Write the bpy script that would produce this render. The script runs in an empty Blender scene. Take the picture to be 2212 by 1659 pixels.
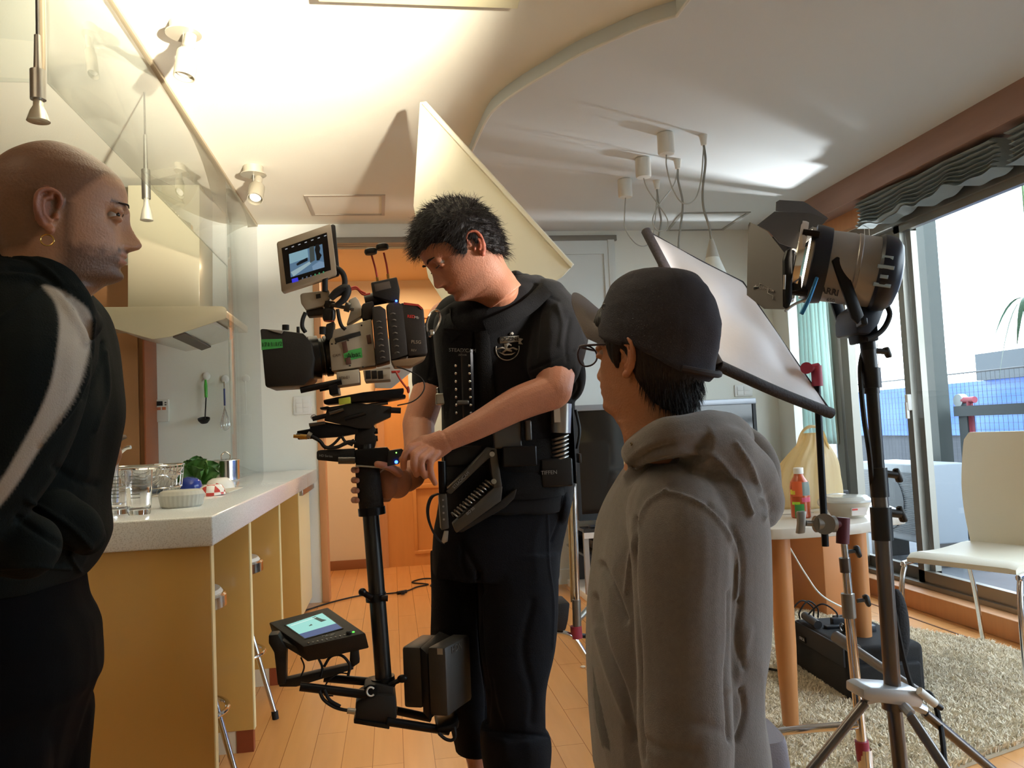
import bpy, bmesh, math, random
import numpy as np
from mathutils import Vector, Matrix, noise
random.seed(7)
rng = np.random.default_rng(11)
S = bpy.context.scene
COL = S.collection

# ------------------------------------------------------------------ camera
F = 1720.0; CAMH = 1.07
_y = np.array([846-1106, -(940-829.5), -F]); _y /= np.linalg.norm(_y)
_z = np.array([-1389, 30200, -F]); _z -= _y*(_z@_y); _z /= np.linalg.norm(_z)
_x = np.cross(_y, _z)
RC = np.array([_x, _y, _z])
OC = np.array([0, 0, CAMH])
cam = bpy.data.cameras.new('camera'); camo = bpy.data.objects.new('camera', cam); COL.objects.link(camo)
cam.sensor_width = 36.0; cam.lens = F/2212*36.0; cam.clip_start = 0.02; cam.clip_end = 200
M4 = np.eye(4); M4[:3, :3] = RC; M4[:3, 3] = OC
camo.matrix_world = Matrix(M4.tolist())
S.camera = camo

# ------------------------------------------------------------------ light
S.view_settings.view_transform = 'Standard'; S.view_settings.look = 'None'
S.view_settings.gamma = 1.0; S.view_settings.use_curve_mapping = False
S.view_settings.exposure = 0.0
w = bpy.data.worlds.new('overcast_sky'); S.world = w; w.use_nodes = True
wn = w.node_tree.nodes; bgn = wn['Background']
tc = wn.new('ShaderNodeTexCoord'); sp = wn.new('ShaderNodeSeparateXYZ'); cr = wn.new('ShaderNodeValToRGB')
w.node_tree.links.new(tc.outputs['Generated'], sp.inputs[0]); w.node_tree.links.new(sp.outputs[2], cr.inputs[0])
w.node_tree.links.new(cr.outputs[0], bgn.inputs[0])
cr.color_ramp.elements[0].position = 0.0; cr.color_ramp.elements[0].color = (.80, .93, 1, 1)
cr.color_ramp.elements[1].position = 0.6; cr.color_ramp.elements[1].color = (.70, .86, 1, 1)
bgn.inputs[1].default_value = 8.5
def light(name, kind, loc, aim, energy, color, **kw):
    l = bpy.data.lights.new(name, kind); l.energy = energy; l.color = color
    for k, v in kw.items(): setattr(l, k, v)
    o = bpy.data.objects.new(name, l); COL.objects.link(o); o.location = loc
    d = Vector(aim)-Vector(loc); o.rotation_euler = d.to_track_quat('-Z', 'Y').to_euler()
    return o
# warm film lamp below the picture, thrown up at the kitchen ceiling
light('kitchen_uplight', 'SPOT', (0.62, 0.30, 1.46), (-0.38, 2.62, 2.5), 2700, (1.0, .93, .78), spot_size=math.radians(38), spot_blend=1.0, shadow_soft_size=.04)
light('hall_lamp', 'AREA', (0.1, 6.0, 2.30), (0.1, 6.0, 0), 24, (1.0, .72, .44), shape='DISK', size=.35)
light('balcony_film_lamp', 'SPOT', (4.4, 5.2, .90), (1.95, 4.65, 2.42), 1100, (.93, .97, 1.0), spot_size=math.radians(50), spot_blend=1.0, shadow_soft_size=.10)
light('unseen_overhead_light', 'AREA', (-1.2, 0.6, 2.42), (-0.9, 1.4, 0), 5, (1.0, .80, .55), shape='RECTANGLE', size=1.0, size_y=.7)  # weak warm area light overhead, out of view, with no lamp body

# ------------------------------------------------------------------ helpers
def ray(px, py): return RC @ np.array([px-1106.0, 829.5-py, -F])
def at(px, py, Y):
    d = ray(px, py); return OC + d*(Y/d[1])
def atX(px, py, X):
    d = ray(px, py); return OC + d*(X/d[0])
def atZ(px, py, Z):
    d = ray(px, py); return OC + d*((Z-CAMH)/d[2])
def proj(P):
    c = (np.asarray(P)-OC) @ RC
    return np.stack([1106-F*c[..., 0]/c[..., 2], 829.5+F*c[..., 1]/c[..., 2]], -1)

ROOT = {}
def world_of(o):
    m = Matrix.Identity(4); 
    while o is not None:
        m = o.matrix_basis @ m; o = o.parent
    return m
def tag(o, label=None, cat=None, group=None, kind=None):
    if label: o['label'] = label
    if cat: o['category'] = cat
    if group: o['group'] = group
    if kind: o['kind'] = kind
    return o
def thing(name, label, cat, loc=(0, 0, 0), rotz=0, group=None):
    o = bpy.data.objects.new(name, None); COL.objects.link(o); o.empty_display_size = .1
    o.location = loc; o.rotation_euler = (0, 0, rotz)
    return tag(o, label, cat, group)
def children(o): return [c for c in bpy.data.objects if c.parent == o]
def dup(root, loc=None, rotz=None, label=None, parent=None):
    r = root.copy(); COL.objects.link(r)
    if parent is not None: r.parent = parent
    if loc is not None: r.location = loc
    if rotz is not None: r.rotation_euler = (0, 0, rotz)
    if label: r['label'] = label
    for c in children(root): dup(c, parent=r)
    return r

class MB:
    def __init__(s): s.v = []; s.f = []; s.n = 0; s.M = None
    def add(s, V, Fc):
        V = np.asarray(V, float).reshape(-1, 3)
        if s.M is not None: V = V @ s.M[:3, :3].T + s.M[:3, 3]
        s.v.append(V); s.f += [tuple(i+s.n for i in f) for f in Fc]; s.n += len(V); return s
    def box(s, a, b, bev=0, R=None, c=None):
        a = np.array(a, float); b = np.array(b, float); lo = np.minimum(a, b); hi = np.maximum(a, b)
        if bev <= 0:
            V = np.array([[(lo, hi)[i][0], (lo, hi)[j][1], (lo, hi)[k][2]] for i in (0, 1) for j in (0, 1) for k in (0, 1)])
            Fc = [(0, 1, 3, 2), (4, 6, 7, 5), (0, 4, 5, 1), (2, 3, 7, 6), (0, 2, 6, 4), (1, 5, 7, 3)]
        else:
            bev = min(bev, (hi-lo).min()*.49)
            bm = bmesh.new(); bmesh.ops.create_cube(bm, size=1)
            for v in bm.verts: v.co = Vector((lo+hi)/2 + np.array(v.co)*(hi-lo))
            bmesh.ops.bevel(bm, geom=bm.edges[:], offset=bev, segments=3, affect='EDGES', profile=.5)
            bm.verts.index_update(); V = np.array([v.co[:] for v in bm.verts]); Fc = [tuple(v.index for v in f.verts) for f in bm.faces]; bm.free()
        if R is not None:
            cc = (lo+hi)/2 if c is None else np.array(c); V = (V-cc) @ np.array(R).T + cc
        return s.add(V, Fc)
    def rings(s, R, cap=True, closed_u=True, closed_v=False):
        R = [np.asarray(r, float) for r in R]; n = len(R[0]); m = len(R); V = np.concatenate(R)
        Fc = []
        for i in range(m if closed_v else m-1):
            a = i*n; b = ((i+1) % m)*n
            for j in range(n if closed_u else n-1):
                k = (j+1) % n; Fc.append((a+j, a+k, b+k, b+j))
        if cap and not closed_v:
            Fc.append(tuple(range(n))[::-1]); Fc.append(tuple(range((m-1)*n, m*n)))
        return s.add(V, Fc)
    def cyl(s, p0, p1, r0, r1=None, n=24):
        r1 = r0 if r1 is None else r1; p0 = np.array(p0, float); p1 = np.array(p1, float)
        u, v = basis(p1-p0); a = np.linspace(0, 2*np.pi, n, endpoint=False)
        c = np.outer(np.cos(a), u)+np.outer(np.sin(a), v)
        return s.rings([p0+c*r0, p1+c*r1])
    def lathe(s, prof, o=(0, 0, 0), ax=(0, 0, 1), n=32, cap=True):
        o = np.array(o, float); ax = np.array(ax, float); ax /= np.linalg.norm(ax); u, v = basis(ax)
        a = np.linspace(0, 2*np.pi, n, endpoint=False); c = np.outer(np.cos(a), u)+np.outer(np.sin(a), v)
        return s.rings([o+ax*z+c*max(r, 1e-5) for r, z in prof], cap=cap)
    def tube(s, pts, r, n=10, smooth=0, closed=False, cap=True):
        P = np.array(pts, float)
        if smooth: P = catmull(P, smooth, closed)
        rr = np.full(len(P), r) if np.isscalar(r) else np.interp(np.linspace(0, 1, len(P)), np.linspace(0, 1, len(r)), r)
        T = np.gradient(P, axis=0) if not closed else np.roll(P, -1, 0)-np.roll(P, 1, 0)
        T /= np.linalg.norm(T, axis=1)[:, None]+1e-12
        u, v = basis(T[0]); R = []; a = np.linspace(0, 2*np.pi, n, endpoint=False)
        for i in range(len(P)):
            u = u-T[i]*(u@T[i]); u /= np.linalg.norm(u)+1e-12; v = np.cross(T[i], u)
            R.append(P[i]+rr[i]*(np.outer(np.cos(a), u)+np.outer(np.sin(a), v)))
        return s.rings(R, cap=cap and not closed, closed_v=closed)
    def ell(s, c, r, R=None, n=20, m=14):
        th = np.linspace(0, np.pi, m); a = np.linspace(0, 2*np.pi, n, endpoint=False); r = np.ones(3)*np.array(r)
        c = np.array(c, float); Rm = np.eye(3) if R is None else np.array(R)
        rg = []
        for t in th:
            st = max(math.sin(t), 1e-3)
            rg.append(c+(np.stack([np.cos(a)*st, np.sin(a)*st, np.full(n, math.cos(t))], 1)*r) @ Rm.T)
        return s.rings(rg)
    def prism(s, poly, vec, bev=0):
        P = np.array(poly, float); v = np.array(vec, float); n = len(P)
        bm = bmesh.new(); A = [bm.verts.new(p) for p in P]; B = [bm.verts.new(p+v) for p in P]
        bm.faces.new(A); bm.faces.new(B[::-1])
        for i in range(n): bm.faces.new((A[i], B[i], B[(i+1) % n], A[(i+1) % n]))
        bmesh.ops.recalc_face_normals(bm, faces=bm.faces[:])
        if bev: bmesh.ops.bevel(bm, geom=bm.edges[:], offset=bev, segments=2, affect='EDGES', profile=.5, clamp_overlap=True)
        bm.verts.index_update(); V = np.array([x.co[:] for x in bm.verts]); Fc = [tuple(x.index for x in f.verts) for f in bm.faces]; bm.free()
        return s.add(V, Fc)
    def pp(s, pix, Y, depth, bev=0):
        """solid whose front outline runs through picture points at depth Y, extruded away by depth"""
        return s.prism([at(x, y, Y) for x, y in pix], (0, depth, 0), bev)
    def mesh(s, name='m'):
        me = bpy.data.meshes.new(name); V = np.concatenate(s.v); me.from_pydata(V.tolist(), [], s.f); me.update()
        bm = bmesh.new(); bm.from_mesh(me); bmesh.ops.recalc_face_normals(bm, faces=bm.faces[:]); bm.to_mesh(me); bm.free(); return me
def basis(a):
    a = np.array(a, float); a /= np.linalg.norm(a)+1e-12
    h = np.array([0, 0, 1.]) if abs(a[2]) < .9 else np.array([1., 0, 0]); u = np.cross(h, a); u /= np.linalg.norm(u); return u, np.cross(a, u)
def catmull(P, k=8, closed=False):
    P = np.array(P, float)
    if len(P) < 3: return P
    Q = np.vstack([P[-1], P, P[0], P[1]]) if closed else np.vstack([2*P[0]-P[1], P, 2*P[-1]-P[-2]])
    out = []
    for i in range(1, len(Q)-2):
        for t in np.linspace(0, 1, k, endpoint=False):
            a, b, c, d = Q[i-1:i+3]; out.append(.5*((2*b)+(c-a)*t+(2*a-5*b+4*c-d)*t*t+(3*b-a-3*c+d)*t**3))
    if not closed: out.append(P[-1])
    return np.array(out)
def shade(me, ang=35):
    if ang >= 180:
        me.shade_smooth(); return
    me.shade_smooth()
    try: me.set_sharp_from_angle(angle=math.radians(ang))
    except Exception: pass
def link(name, me, m, parent=None, ang=35, **tags):
    o = bpy.data.objects.new(name, me); COL.objects.link(o)
    me.name = name
    if m is not None: me.materials.append(m)
    if parent is not None:
        me.transform(world_of(parent).inverted()); o.parent = parent
    shade(me, ang)
    return tag(o, **tags)
def obj(name, mb, m, parent=None, ang=35, **tags):
    return link(name, mb.mesh(name), m, parent, ang, **tags)
def solo(name, mb, m, label, cat, group=None, ang=35):
    return tag(obj(name, mb, m, None, ang), label, cat, group)
def struct(name, mb, m, parent=None, ang=35):
    o = obj(name, mb, m, parent, ang)
    if parent is None: o['kind'] = 'structure'
    return o
def text(name, body, m, parent, origin, right, up, size, depth=.0006, font=None, center=True, **tags):
    cu = bpy.data.curves.new(name, 'FONT'); cu.body = body; cu.size = 1; cu.extrude = depth/size; cu.align_x = 'CENTER' if center else 'LEFT'; cu.align_y = 'CENTER'
    t = bpy.data.objects.new(name, cu); COL.objects.link(t); bpy.context.view_layer.update()
    me = bpy.data.meshes.new_from_object(t.evaluated_get(bpy.context.evaluated_depsgraph_get())); bpy.data.objects.remove(t)
    r = np.array(right, float); r /= np.linalg.norm(r); u = np.array(up, float); u -= r*(u@r); u /= np.linalg.norm(u); nn = np.cross(r, u)
    Mx = np.eye(4); Mx[:3, 0] = r*size; Mx[:3, 1] = u*size; Mx[:3, 2] = nn*size; Mx[:3, 3] = origin
    me.transform(Matrix(Mx.tolist())); me.materials.clear()
    return link(name, me, m, parent, 30, **tags)
def blob(mb, voxel=.004, smooth=3, fac=.6):
    me = mb.mesh('tmp'); o = bpy.data.objects.new('tmp', me); COL.objects.link(o)
    r = o.modifiers.new('r', 'REMESH'); r.mode = 'VOXEL'; r.voxel_size = voxel; r.adaptivity = 0
    if smooth:
        q = o.modifiers.new('s', 'SMOOTH'); q.factor = fac; q.iterations = smooth
    bpy.context.view_layer.update()
    out = bpy.data.meshes.new_from_object(o.evaluated_get(bpy.context.evaluated_depsgraph_get()))
    bpy.data.objects.remove(o); bpy.data.meshes.remove(me); return out
def vco(me):
    a = np.empty(len(me.vertices)*3); me.vertices.foreach_get('co', a); return a.reshape(-1, 3)
def vno(me):
    a = np.empty(len(me.vertices)*3); me.vertices.foreach_get('normal', a); return a.reshape(-1, 3)
def setco(me, V): me.vertices.foreach_set('co', np.ascontiguousarray(V).ravel()); me.update()
def fbm(V, sc, oct=2, seed=0):
    return np.array([noise.fractal(Vector((p[0]*sc+seed, p[1]*sc+seed*1.7, p[2]*sc)), 1.0, 2.0, oct) for p in V])
def polydist(Q, line):
    L = np.array(line, float); d = np.full(len(Q), 1e9); side = np.zeros(len(Q))
    for a, b in zip(L[:-1], L[1:]):
        ab = b-a; t = np.clip(((Q-a)@ab)/(ab@ab+1e-9), 0, 1); q = a+t[:, None]*ab; dd = np.linalg.norm(Q-q, axis=1); d = np.minimum(d, dd)
    return d
def crease(me, strokes, facing=True):
    """fold lines: (picture polyline, width px, depth m); presses or lifts the camera-side surface"""
    V = vco(me); N = vno(me); Q = proj(V); view = V-OC; view /= np.linalg.norm(view, axis=1)[:, None]
    f = np.clip(-(N*view).sum(1)*3, 0, 1); D = np.zeros(len(V))
    for line, wd, dp in strokes:
        d = polydist(Q, catmull(np.array(line, float), 6)); D += -dp*np.exp(-(d/wd)**2)
    setco(me, V+N*(D*f)[:, None])
def paint(me, C):
    at_ = me.color_attributes.new('Col', 'FLOAT_COLOR', 'POINT'); C = np.hstack([C, np.ones((len(C), 1))]).astype(np.float32); at_.data.foreach_set('color', C.ravel())

# ------------------------------------------------------------------ materials
_MC = {}
def srgb(c):
    if isinstance(c, str): c = [int(c[i:i+2], 16)/255 for i in (0, 2, 4)]
    return tuple(x/12.92 if x <= .04045 else ((x+.055)/1.055)**2.4 for x in c[:3])+(1,)
def mat(name, color, rough=.5, metal=0, bump=0, bscale=40, var=0, vscale=6, emit=None, estr=0, spec=.5, sheen=0, sss=0, coat=0, stretch=None, trans=0, ior=1.45, alpha=1):
    if name in _MC: return _MC[name]
    m = bpy.data.materials.new(name); m.use_nodes = True; nt = m.node_tree; b = nt.nodes['Principled BSDF']; L = nt.links.new
    c = srgb(color); b.inputs['Base Color'].default_value = c; b.inputs['Roughness'].default_value = rough; b.inputs['Metallic'].default_value = metal
    b.inputs['Specular IOR Level'].default_value = spec; b.inputs['Sheen Weight'].default_value = sheen; b.inputs['Coat Weight'].default_value = coat; b.inputs['Coat Roughness'].default_value = .08
    b.inputs['Transmission Weight'].default_value = trans; b.inputs['IOR'].default_value = ior; b.inputs['Alpha'].default_value = alpha
    if sss: b.inputs['Subsurface Weight'].default_value = sss; b.inputs['Subsurface Radius'].default_value = (.012, .005, .003); b.inputs['Subsurface Scale'].default_value = 1.0
    if emit is not None: b.inputs['Emission Color'].default_value = srgb(emit); b.inputs['Emission Strength'].default_value = estr
    tcn = nt.nodes.new('ShaderNodeTexCoord'); src = tcn.outputs['Object']
    if stretch:
        mp = nt.nodes.new('ShaderNodeMapping'); mp.inputs['Scale'].default_value = stretch; L(src, mp.inputs[0]); src = mp.outputs[0]
    if var:
        n = nt.nodes.new('ShaderNodeTexNoise'); n.inputs['Scale'].default_value = vscale; n.inputs['Detail'].default_value = 5; L(src, n.inputs[0])
        mx = nt.nodes.new('ShaderNodeMix'); mx.data_type = 'RGBA'; mx.blend_type = 'MIX'; L(n.outputs[0], mx.inputs[0])
        mx.inputs[6].default_value = tuple(max(0, x*(1-var)) for x in c[:3])+(1,); mx.inputs[7].default_value = tuple(min(1, x*(1+var)) for x in c[:3])+(1,); L(mx.outputs[2], b.inputs['Base Color'])
    if bump:
        n = nt.nodes.new('ShaderNodeTexNoise'); n.inputs['Scale'].default_value = bscale; n.inputs['Detail'].default_value = 4; L(src, n.inputs[0])
        bp = nt.nodes.new('ShaderNodeBump'); bp.inputs['Strength'].default_value = bump; bp.inputs['Distance'].default_value = .004; L(n.outputs[0], bp.inputs['Height']); L(bp.outputs[0], b.inputs['Normal'])
    _MC[name] = m; return m
def colmat(name, rough=.5, bump=.1, bscale=300, sss=0, sheen=0):
    if name in _MC: return _MC[name]
    m = mat(name, 'ffffff', rough, bump=bump, bscale=bscale, sss=sss, sheen=sheen); nt = m.node_tree
    a = nt.nodes.new('ShaderNodeAttribute'); a.attribute_name = 'Col'; nt.links.new(a.outputs[0], nt.nodes['Principled BSDF'].inputs['Base Color']); return m
def thin_glass(name, tint='f4fbf8', refl=1.0, rough=0.0, ior=1.5):
    if name in _MC: return _MC[name]
    m = bpy.data.materials.new(name); m.use_nodes = True; nt = m.node_tree; nt.nodes.clear(); L = nt.links.new
    o = nt.nodes.new('ShaderNodeOutputMaterial'); t = nt.nodes.new('ShaderNodeBsdfTransparent'); g = nt.nodes.new('ShaderNodeBsdfGlossy'); f = nt.nodes.new('ShaderNodeFresnel'); x = nt.nodes.new('ShaderNodeMixShader')
    t.inputs[0].default_value = srgb(tint); g.inputs['Roughness'].default_value = rough; 
    ge = nt.nodes.new('ShaderNodeNewGeometry'); mr = nt.nodes.new('ShaderNodeMapRange'); mr.inputs['To Min'].default_value = ior; mr.inputs['To Max'].default_value = 1/ior; L(ge.outputs['Backfacing'], mr.inputs['Value']); L(mr.outputs[0], f.inputs[0])
    ml = nt.nodes.new('ShaderNodeMath'); ml.operation = 'MULTIPLY'; ml.inputs[1].default_value = refl; ml.use_clamp = True
    L(f.outputs[0], ml.inputs[0]); L(ml.outputs[0], x.inputs[0]); L(t.outputs[0], x.inputs[1]); L(g.outputs[0], x.inputs[2]); L(x.outputs[0], o.inputs[0]); _MC[name] = m; return m
def wood_floor(name):
    m = bpy.data.materials.new(name); m.use_nodes = True; nt = m.node_tree; b = nt.nodes['Principled BSDF']; L = nt.links.new
    tc_ = nt.nodes.new('ShaderNodeTexCoord'); mp = nt.nodes.new('ShaderNodeMapping'); mp.inputs['Rotation'].default_value = (0, 0, math.pi/2); L(tc_.outputs['Object'], mp.inputs[0])
    br = nt.nodes.new('ShaderNodeTexBrick'); L(mp.outputs[0], br.inputs[0]); br.offset = .37; br.offset_frequency = 3
    br.inputs['Scale'].default_value = 1.0; br.inputs['Brick Width'].default_value = .9; br.inputs['Row Height'].default_value = .101; br.inputs['Mortar Size'].default_value = .0011; br.inputs['Mortar Smooth'].default_value = .2
    br.inputs['Color1'].default_value = srgb('cf9458'); br.inputs['Color2'].default_value = srgb('d69c60'); br.inputs['Mortar'].default_value = srgb('8a5528')
    mp2 = nt.nodes.new('ShaderNodeMapping'); mp2.inputs['Scale'].default_value = (9, .7, 1); L(tc_.outputs['Object'], mp2.inputs[0])
    n = nt.nodes.new('ShaderNodeTexNoise'); n.inputs['Scale'].default_value = 3; n.inputs['Detail'].default_value = 6; L(mp2.outputs[0], n.inputs[0])
    cr_ = nt.nodes.new('ShaderNodeValToRGB'); cr_.color_ramp.elements[0].color = (.86, .84, .82, 1); cr_.color_ramp.elements[1].color = (1.08, 1.08, 1.08, 1); L(n.outputs[0], cr_.inputs[0])
    mx = nt.nodes.new('ShaderNodeMix'); mx.data_type = 'RGBA'; mx.blend_type = 'MULTIPLY'; mx.inputs[0].default_value = 1; L(br.outputs[0], mx.inputs[6]); L(cr_.outputs[0], mx.inputs[7]); L(mx.outputs[2], b.inputs['Base Color'])
    b.inputs['Roughness'].default_value = .27; b.inputs['Coat Weight'].default_value = .25; b.inputs['Coat Roughness'].default_value = .18
    bp = nt.nodes.new('ShaderNodeBump'); bp.inputs['Strength'].default_value = .25; bp.inputs['Distance'].default_value = .002; bp.invert = True; L(br.outputs['Fac'], bp.inputs['Height']); L(bp.outputs[0], b.inputs['Normal']); return m
PAINT = mat('white_wallpaper', 'e6e6dd', .85, bump=.12, bscale=160)
PAINTC = mat('kitchen_ceiling_paper', 'e9e3d2', .9, bump=.1, bscale=120)
PAINTB = mat('living_ceiling_paper', 'd6dcdd', .9, bump=.1, bscale=120)
CREAMW = mat('cream_wallpaper', 'dcd9c4', .85, bump=.12, bscale=160)
TRIMO = mat('orange_wood_trim', 'c08a5c', .4, var=.12, vscale=8, stretch=(6, 6, .6))
TRIMB = mat('brown_wood_beam', '9a7a6c', .45, var=.15, vscale=5, stretch=(6, .5, 6))
DOORW = mat('honey_wood_door', 'cd8d4c', .4, var=.1, vscale=5, stretch=(5, 5, .5))
WHITE = mat('white_plastic', 'e4e4e0', .4)
ALU = mat('window_aluminium', '8d8a82', .38, .85)
CHROME = mat('chrome', 'd8d8d8', .12, 1)
STEEL = mat('satin_steel', 'b0aea8', .35, 1)
DSTEEL = mat('dark_steel', '5c5a58', .35, 1)
BLACK = mat('black_plastic', '161617', .5, bump=.05, bscale=200)
BLACKM = mat('black_anodised_metal', '1b1b1d', .34, .6)
RUBBER = mat('black_rubber', '0f0f10', .7)
GREYP = mat('grey_magnesium', 'a79d8b', .48, bump=.12, bscale=500)
# ------------------------------------------------------------------ the room
ZK, ZL, YB, XW = 2.51, 2.45, 5.42, 2.78
struct('floor', MB().box((-3.4, -1.6, -.05), (XW+.2, 6.8, 0)), wood_floor('plank_floor'))
struct('ceiling_kitchen', MB().box((-3.4, -1.6, ZK), (XW+.3, YB+.1, ZK+.1)), PAINTC)
arc = [(1019, 330), (1053, 259), (1082, 227), (1126, 195), (1183, 161), (1246, 124), (1322, 89), (1395, 58), (1462, 37)]
A = catmull([atZ(x, y, ZL) for x, y in arc], 6)
cend = atZ(1490, 0, ZL)
pl = [(A[0][0]-.05, YB+.02, ZL), (A[0][0]-.03, A[0][1]+1.0, ZL)]+[tuple(p) for p in A]
d = (cend-A[-1]); e = A[-1]+d/np.linalg.norm(d)*3.2
pl += [tuple(e), (XW+.1, e[1], ZL), (XW+.1, YB+.02, ZL)]
struct('ceiling_living', MB().prism(pl, (0, 0, .065)), PAINTB)
lip = MB().tube([np.array(p)+(0, 0, .004) for p in pl[1:-2]], .006, 8)
struct('trim_1', lip, WHITE)
# back wall with the hall opening
OX0, OX1 = -.46, .78
struct('wall_back', MB().box((-3.4, YB, 0), (OX0-.02, YB+.12, ZK)).box((OX0-.02, YB, 2.405), (OX1, YB+.12, ZK)).box((OX1, YB, 0), (XW+.2, YB+.12, ZK)), PAINT)
struct('wall_left', MB().box((-3.5, -1.6, 0), (-3.4, YB+.1, ZK)), CREAMW)
struct('wall_front', MB().box((-3.5, -1.7, 0), (XW+.3, -1.6, ZK)), CREAMW)
# window wall: low sill step, piers, header
struct('wall_right', MB().box((XW, YB-.22, 0), (XW+.3, YB+.1, ZK)).box((XW, -1.6, 0), (XW+.3, .2, ZK)).box((XW+.06, .2, 2.2), (XW+.3, YB-.2, ZK)), PAINT)
struct('trim_2', MB().box((XW-.02, -1.6, 0), (XW+.16, YB, .10), .006), TRIMO)
struct('trim_3', MB().box((XW-.10, -1.6, 2.30), (XW+.08, YB, ZL+.01), .004), TRIMB)
struct('trim_4', MB().box((XW+.02, 3.6, 2.20), (XW+.06, YB-.2, 2.30)), TRIMO)
struct('trim_9', MB().box((XW-.155, -1.6, .0005), (XW-.145, YB-.3, .002)), mat('groove', '5e3a20', .8))
# opening jambs and sliding door track
struct('trim_5', MB().box((OX0-.025, YB-.012, 0), (OX0+.02, YB+.13, 2.405), .003), TRIMO)
struct('trim_6', MB().box((OX0, YB-.02, 2.375), (1.63, YB+.02, 2.415), .003).box((OX0, YB+.03, 2.375), (OX1, YB+.12, 2.412)), mat('track_metal', '857e74', .5, .2))
# hallway
hall = MB().box((-1.2, 6.67, 0), (2.2, 6.75, 2.4)).box((-.75, YB+.1, 0), (-.65, 6.7, 2.4)).box((1.35, YB+.1, 0), (1.45, 6.7, 2.4))
struct('wall_hall', hall, mat('hall_wallpaper', 'd9c3a0', .85, bump=.1, bscale=120))
struct('ceiling_hall', MB().box((-1.2, YB+.1, 2.36), (2.2, 6.75, 2.42)), mat('hall_ceiling', 'd6b487', .9))
struct('baseboard_hall', MB().box((-.65, 6.655, 0), (-.1, 6.67, .075), .003), mat('dark_skirting', '8b552c', .5))
d1 = thing('door_1', None, None, (0.35, 6.66, 0)); d1['kind'] = 'structure'
hx0 = at(836, 1100, 6.6)[0]
struct('door_frame', MB().box((hx0-.06, 6.60, 0), (hx0, 6.68, 2.05)).box((hx0+.82, 6.60, 0), (hx0+.88, 6.68, 2.05)).box((hx0-.06, 6.60, 2.03), (hx0+.88, 6.68, 2.1)), TRIMO, d1)
gx0, gz0 = at(884, 880, 6.6)[0], 1.0
gx1 = hx0+.82-(gx0-hx0)
lf = MB().box((hx0, 6.62, 0), (gx0, 6.655, 2.03)).box((gx1, 6.62, 0), (hx0+.82, 6.655, 2.03)).box((gx0, 6.62, 0), (gx1, 6.655, .09)).box((gx0, 6.62, .66), (gx1, 6.655, gz0)).box((gx0, 6.62, 1.9), (gx1, 6.655, 2.03)).box((gx0-.01, 6.635, .05), (gx1+.01, 6.65, .7))
struct('door_leaf', lf, DOORW, d1)
struct('door_glass', MB().box((gx0-.01, 6.635, gz0-.02), (gx1+.01, 6.641, 1.95)), mat('frosted_pane', 'b9cdd6', .35), d1)
mo = MB()
for a, b in (((gx0, .62), (gx1, .66)), ((gx0, .09), (gx1, .12)), ((gx0, .12), (gx0+.03, .62))): mo.box((a[0], 6.612, a[1]), (b[0], 6.64, b[1]), .004)
struct('door_moulding', mo, DOORW, d1)
# closet sliding door on the living side
d2 = thing('door_2', None, None, (1.2, YB, 0)); d2['kind'] = 'structure'
cx1 = at(1312, 560, YB)[0]
struct('door_frame', MB().box((cx1, YB-.03, 0), (cx1+.05, YB+.02, 2.38), .003), mat('white_frame', 'd3d6d2', .5), d2)
struct('door_leaf', MB().box((OX1-.05, YB-.006, 0), (cx1, YB+.02, 2.375)).box((OX1, YB-.022, 2.28), (cx1-.03, YB-.004, 2.375)).box((OX1, YB-.022, 1.70), (cx1-.03, YB-.004, 1.76)).box((OX1, YB-.022, .0), (cx1-.03, YB-.004, .1)).box((cx1-.03, YB-.022, 0), (cx1, YB-.004, 2.375)).box((OX1-.05, YB-.022, 0), (OX1, YB-.004, 2.375)), mat('white_door_panel', 'd4dad9', .45), d2)
struct('baseboard_back', MB().box((cx1+.05, YB-.012, 0), (XW-.02, YB, .06)), mat('cream_skirting', 'c9c3ae', .5))
# ceiling hatches
def hatch(name, q, Z, m):
    c = np.mean(q, 0); b = MB(); q = np.array(q)
    for i in range(4):
        a, d = q[i], q[(i+1) % 4]; ai, di = a+(c-a)*.09, d+(c-d)*.09
        b.prism([a-(0, 0, .006), d-(0, 0, .006), di-(0, 0, .006), ai-(0, 0, .006)], (0, 0, .0055))
    struct(name, b, m)
hatch('trim_7', [atZ(656, 421, ZK), atZ(832, 420, ZK), atZ(831, 464, ZK), atZ(674, 464, ZK)], ZK, mat('hatch_frame', 'b3a898', .5))
hatch('trim_8', [atZ(1470, 459, ZL), atZ(1622, 457, ZL), atZ(1562, 496, ZL), atZ(1438, 498, ZL)], ZL, mat('hatch_frame_grey', 'a3a5a0', .5))
# ---- windows
GL = thin_glass('window_glass', 'ffffff')
def sash(name, y0, y1, x, zb=.12, zt=2.13, st=.05, lock=None):
    o = thing(name, None, None, (x, (y0+y1)/2, zb)); o['kind'] = 'structure'
    f = MB().box((x-.018, y0, zb), (x+.018, y0+st, zt)).box((x-.018, y1-st, zb), (x+.018, y1, zt)).box((x-.018, y0, zb), (x+.018, y1, zb+.07)).box((x-.018, y0, zt-.05), (x+.018, y1, zt))
    struct('window_frame', f, ALU, o); struct('window_pane', MB().box((x-.003, y0+st-.01, zb+.06), (x+.003, y1-st+.01, zt-.04)), GL, o)
    if lock: struct('window_lock', MB().box((x-.045, lock[0]-.012, lock[1]-.045), (x-.018, lock[0]+.012, lock[1]+.045), .004).box((x-.05, lock[0]-.008, lock[1]-.09), (x-.035, lock[0]+.008, lock[1])), WHITE, o)
    return o
XG = XW+.13
ym = atX(1985, 860, XG)[1]; yl = atX(1852, 900, XG)[1]
sash('window_1', ym-.03, yl+.9, XG+.02, lock=None)
ym2 = atX(2092, 1100, XG+.05)[1]
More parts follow.
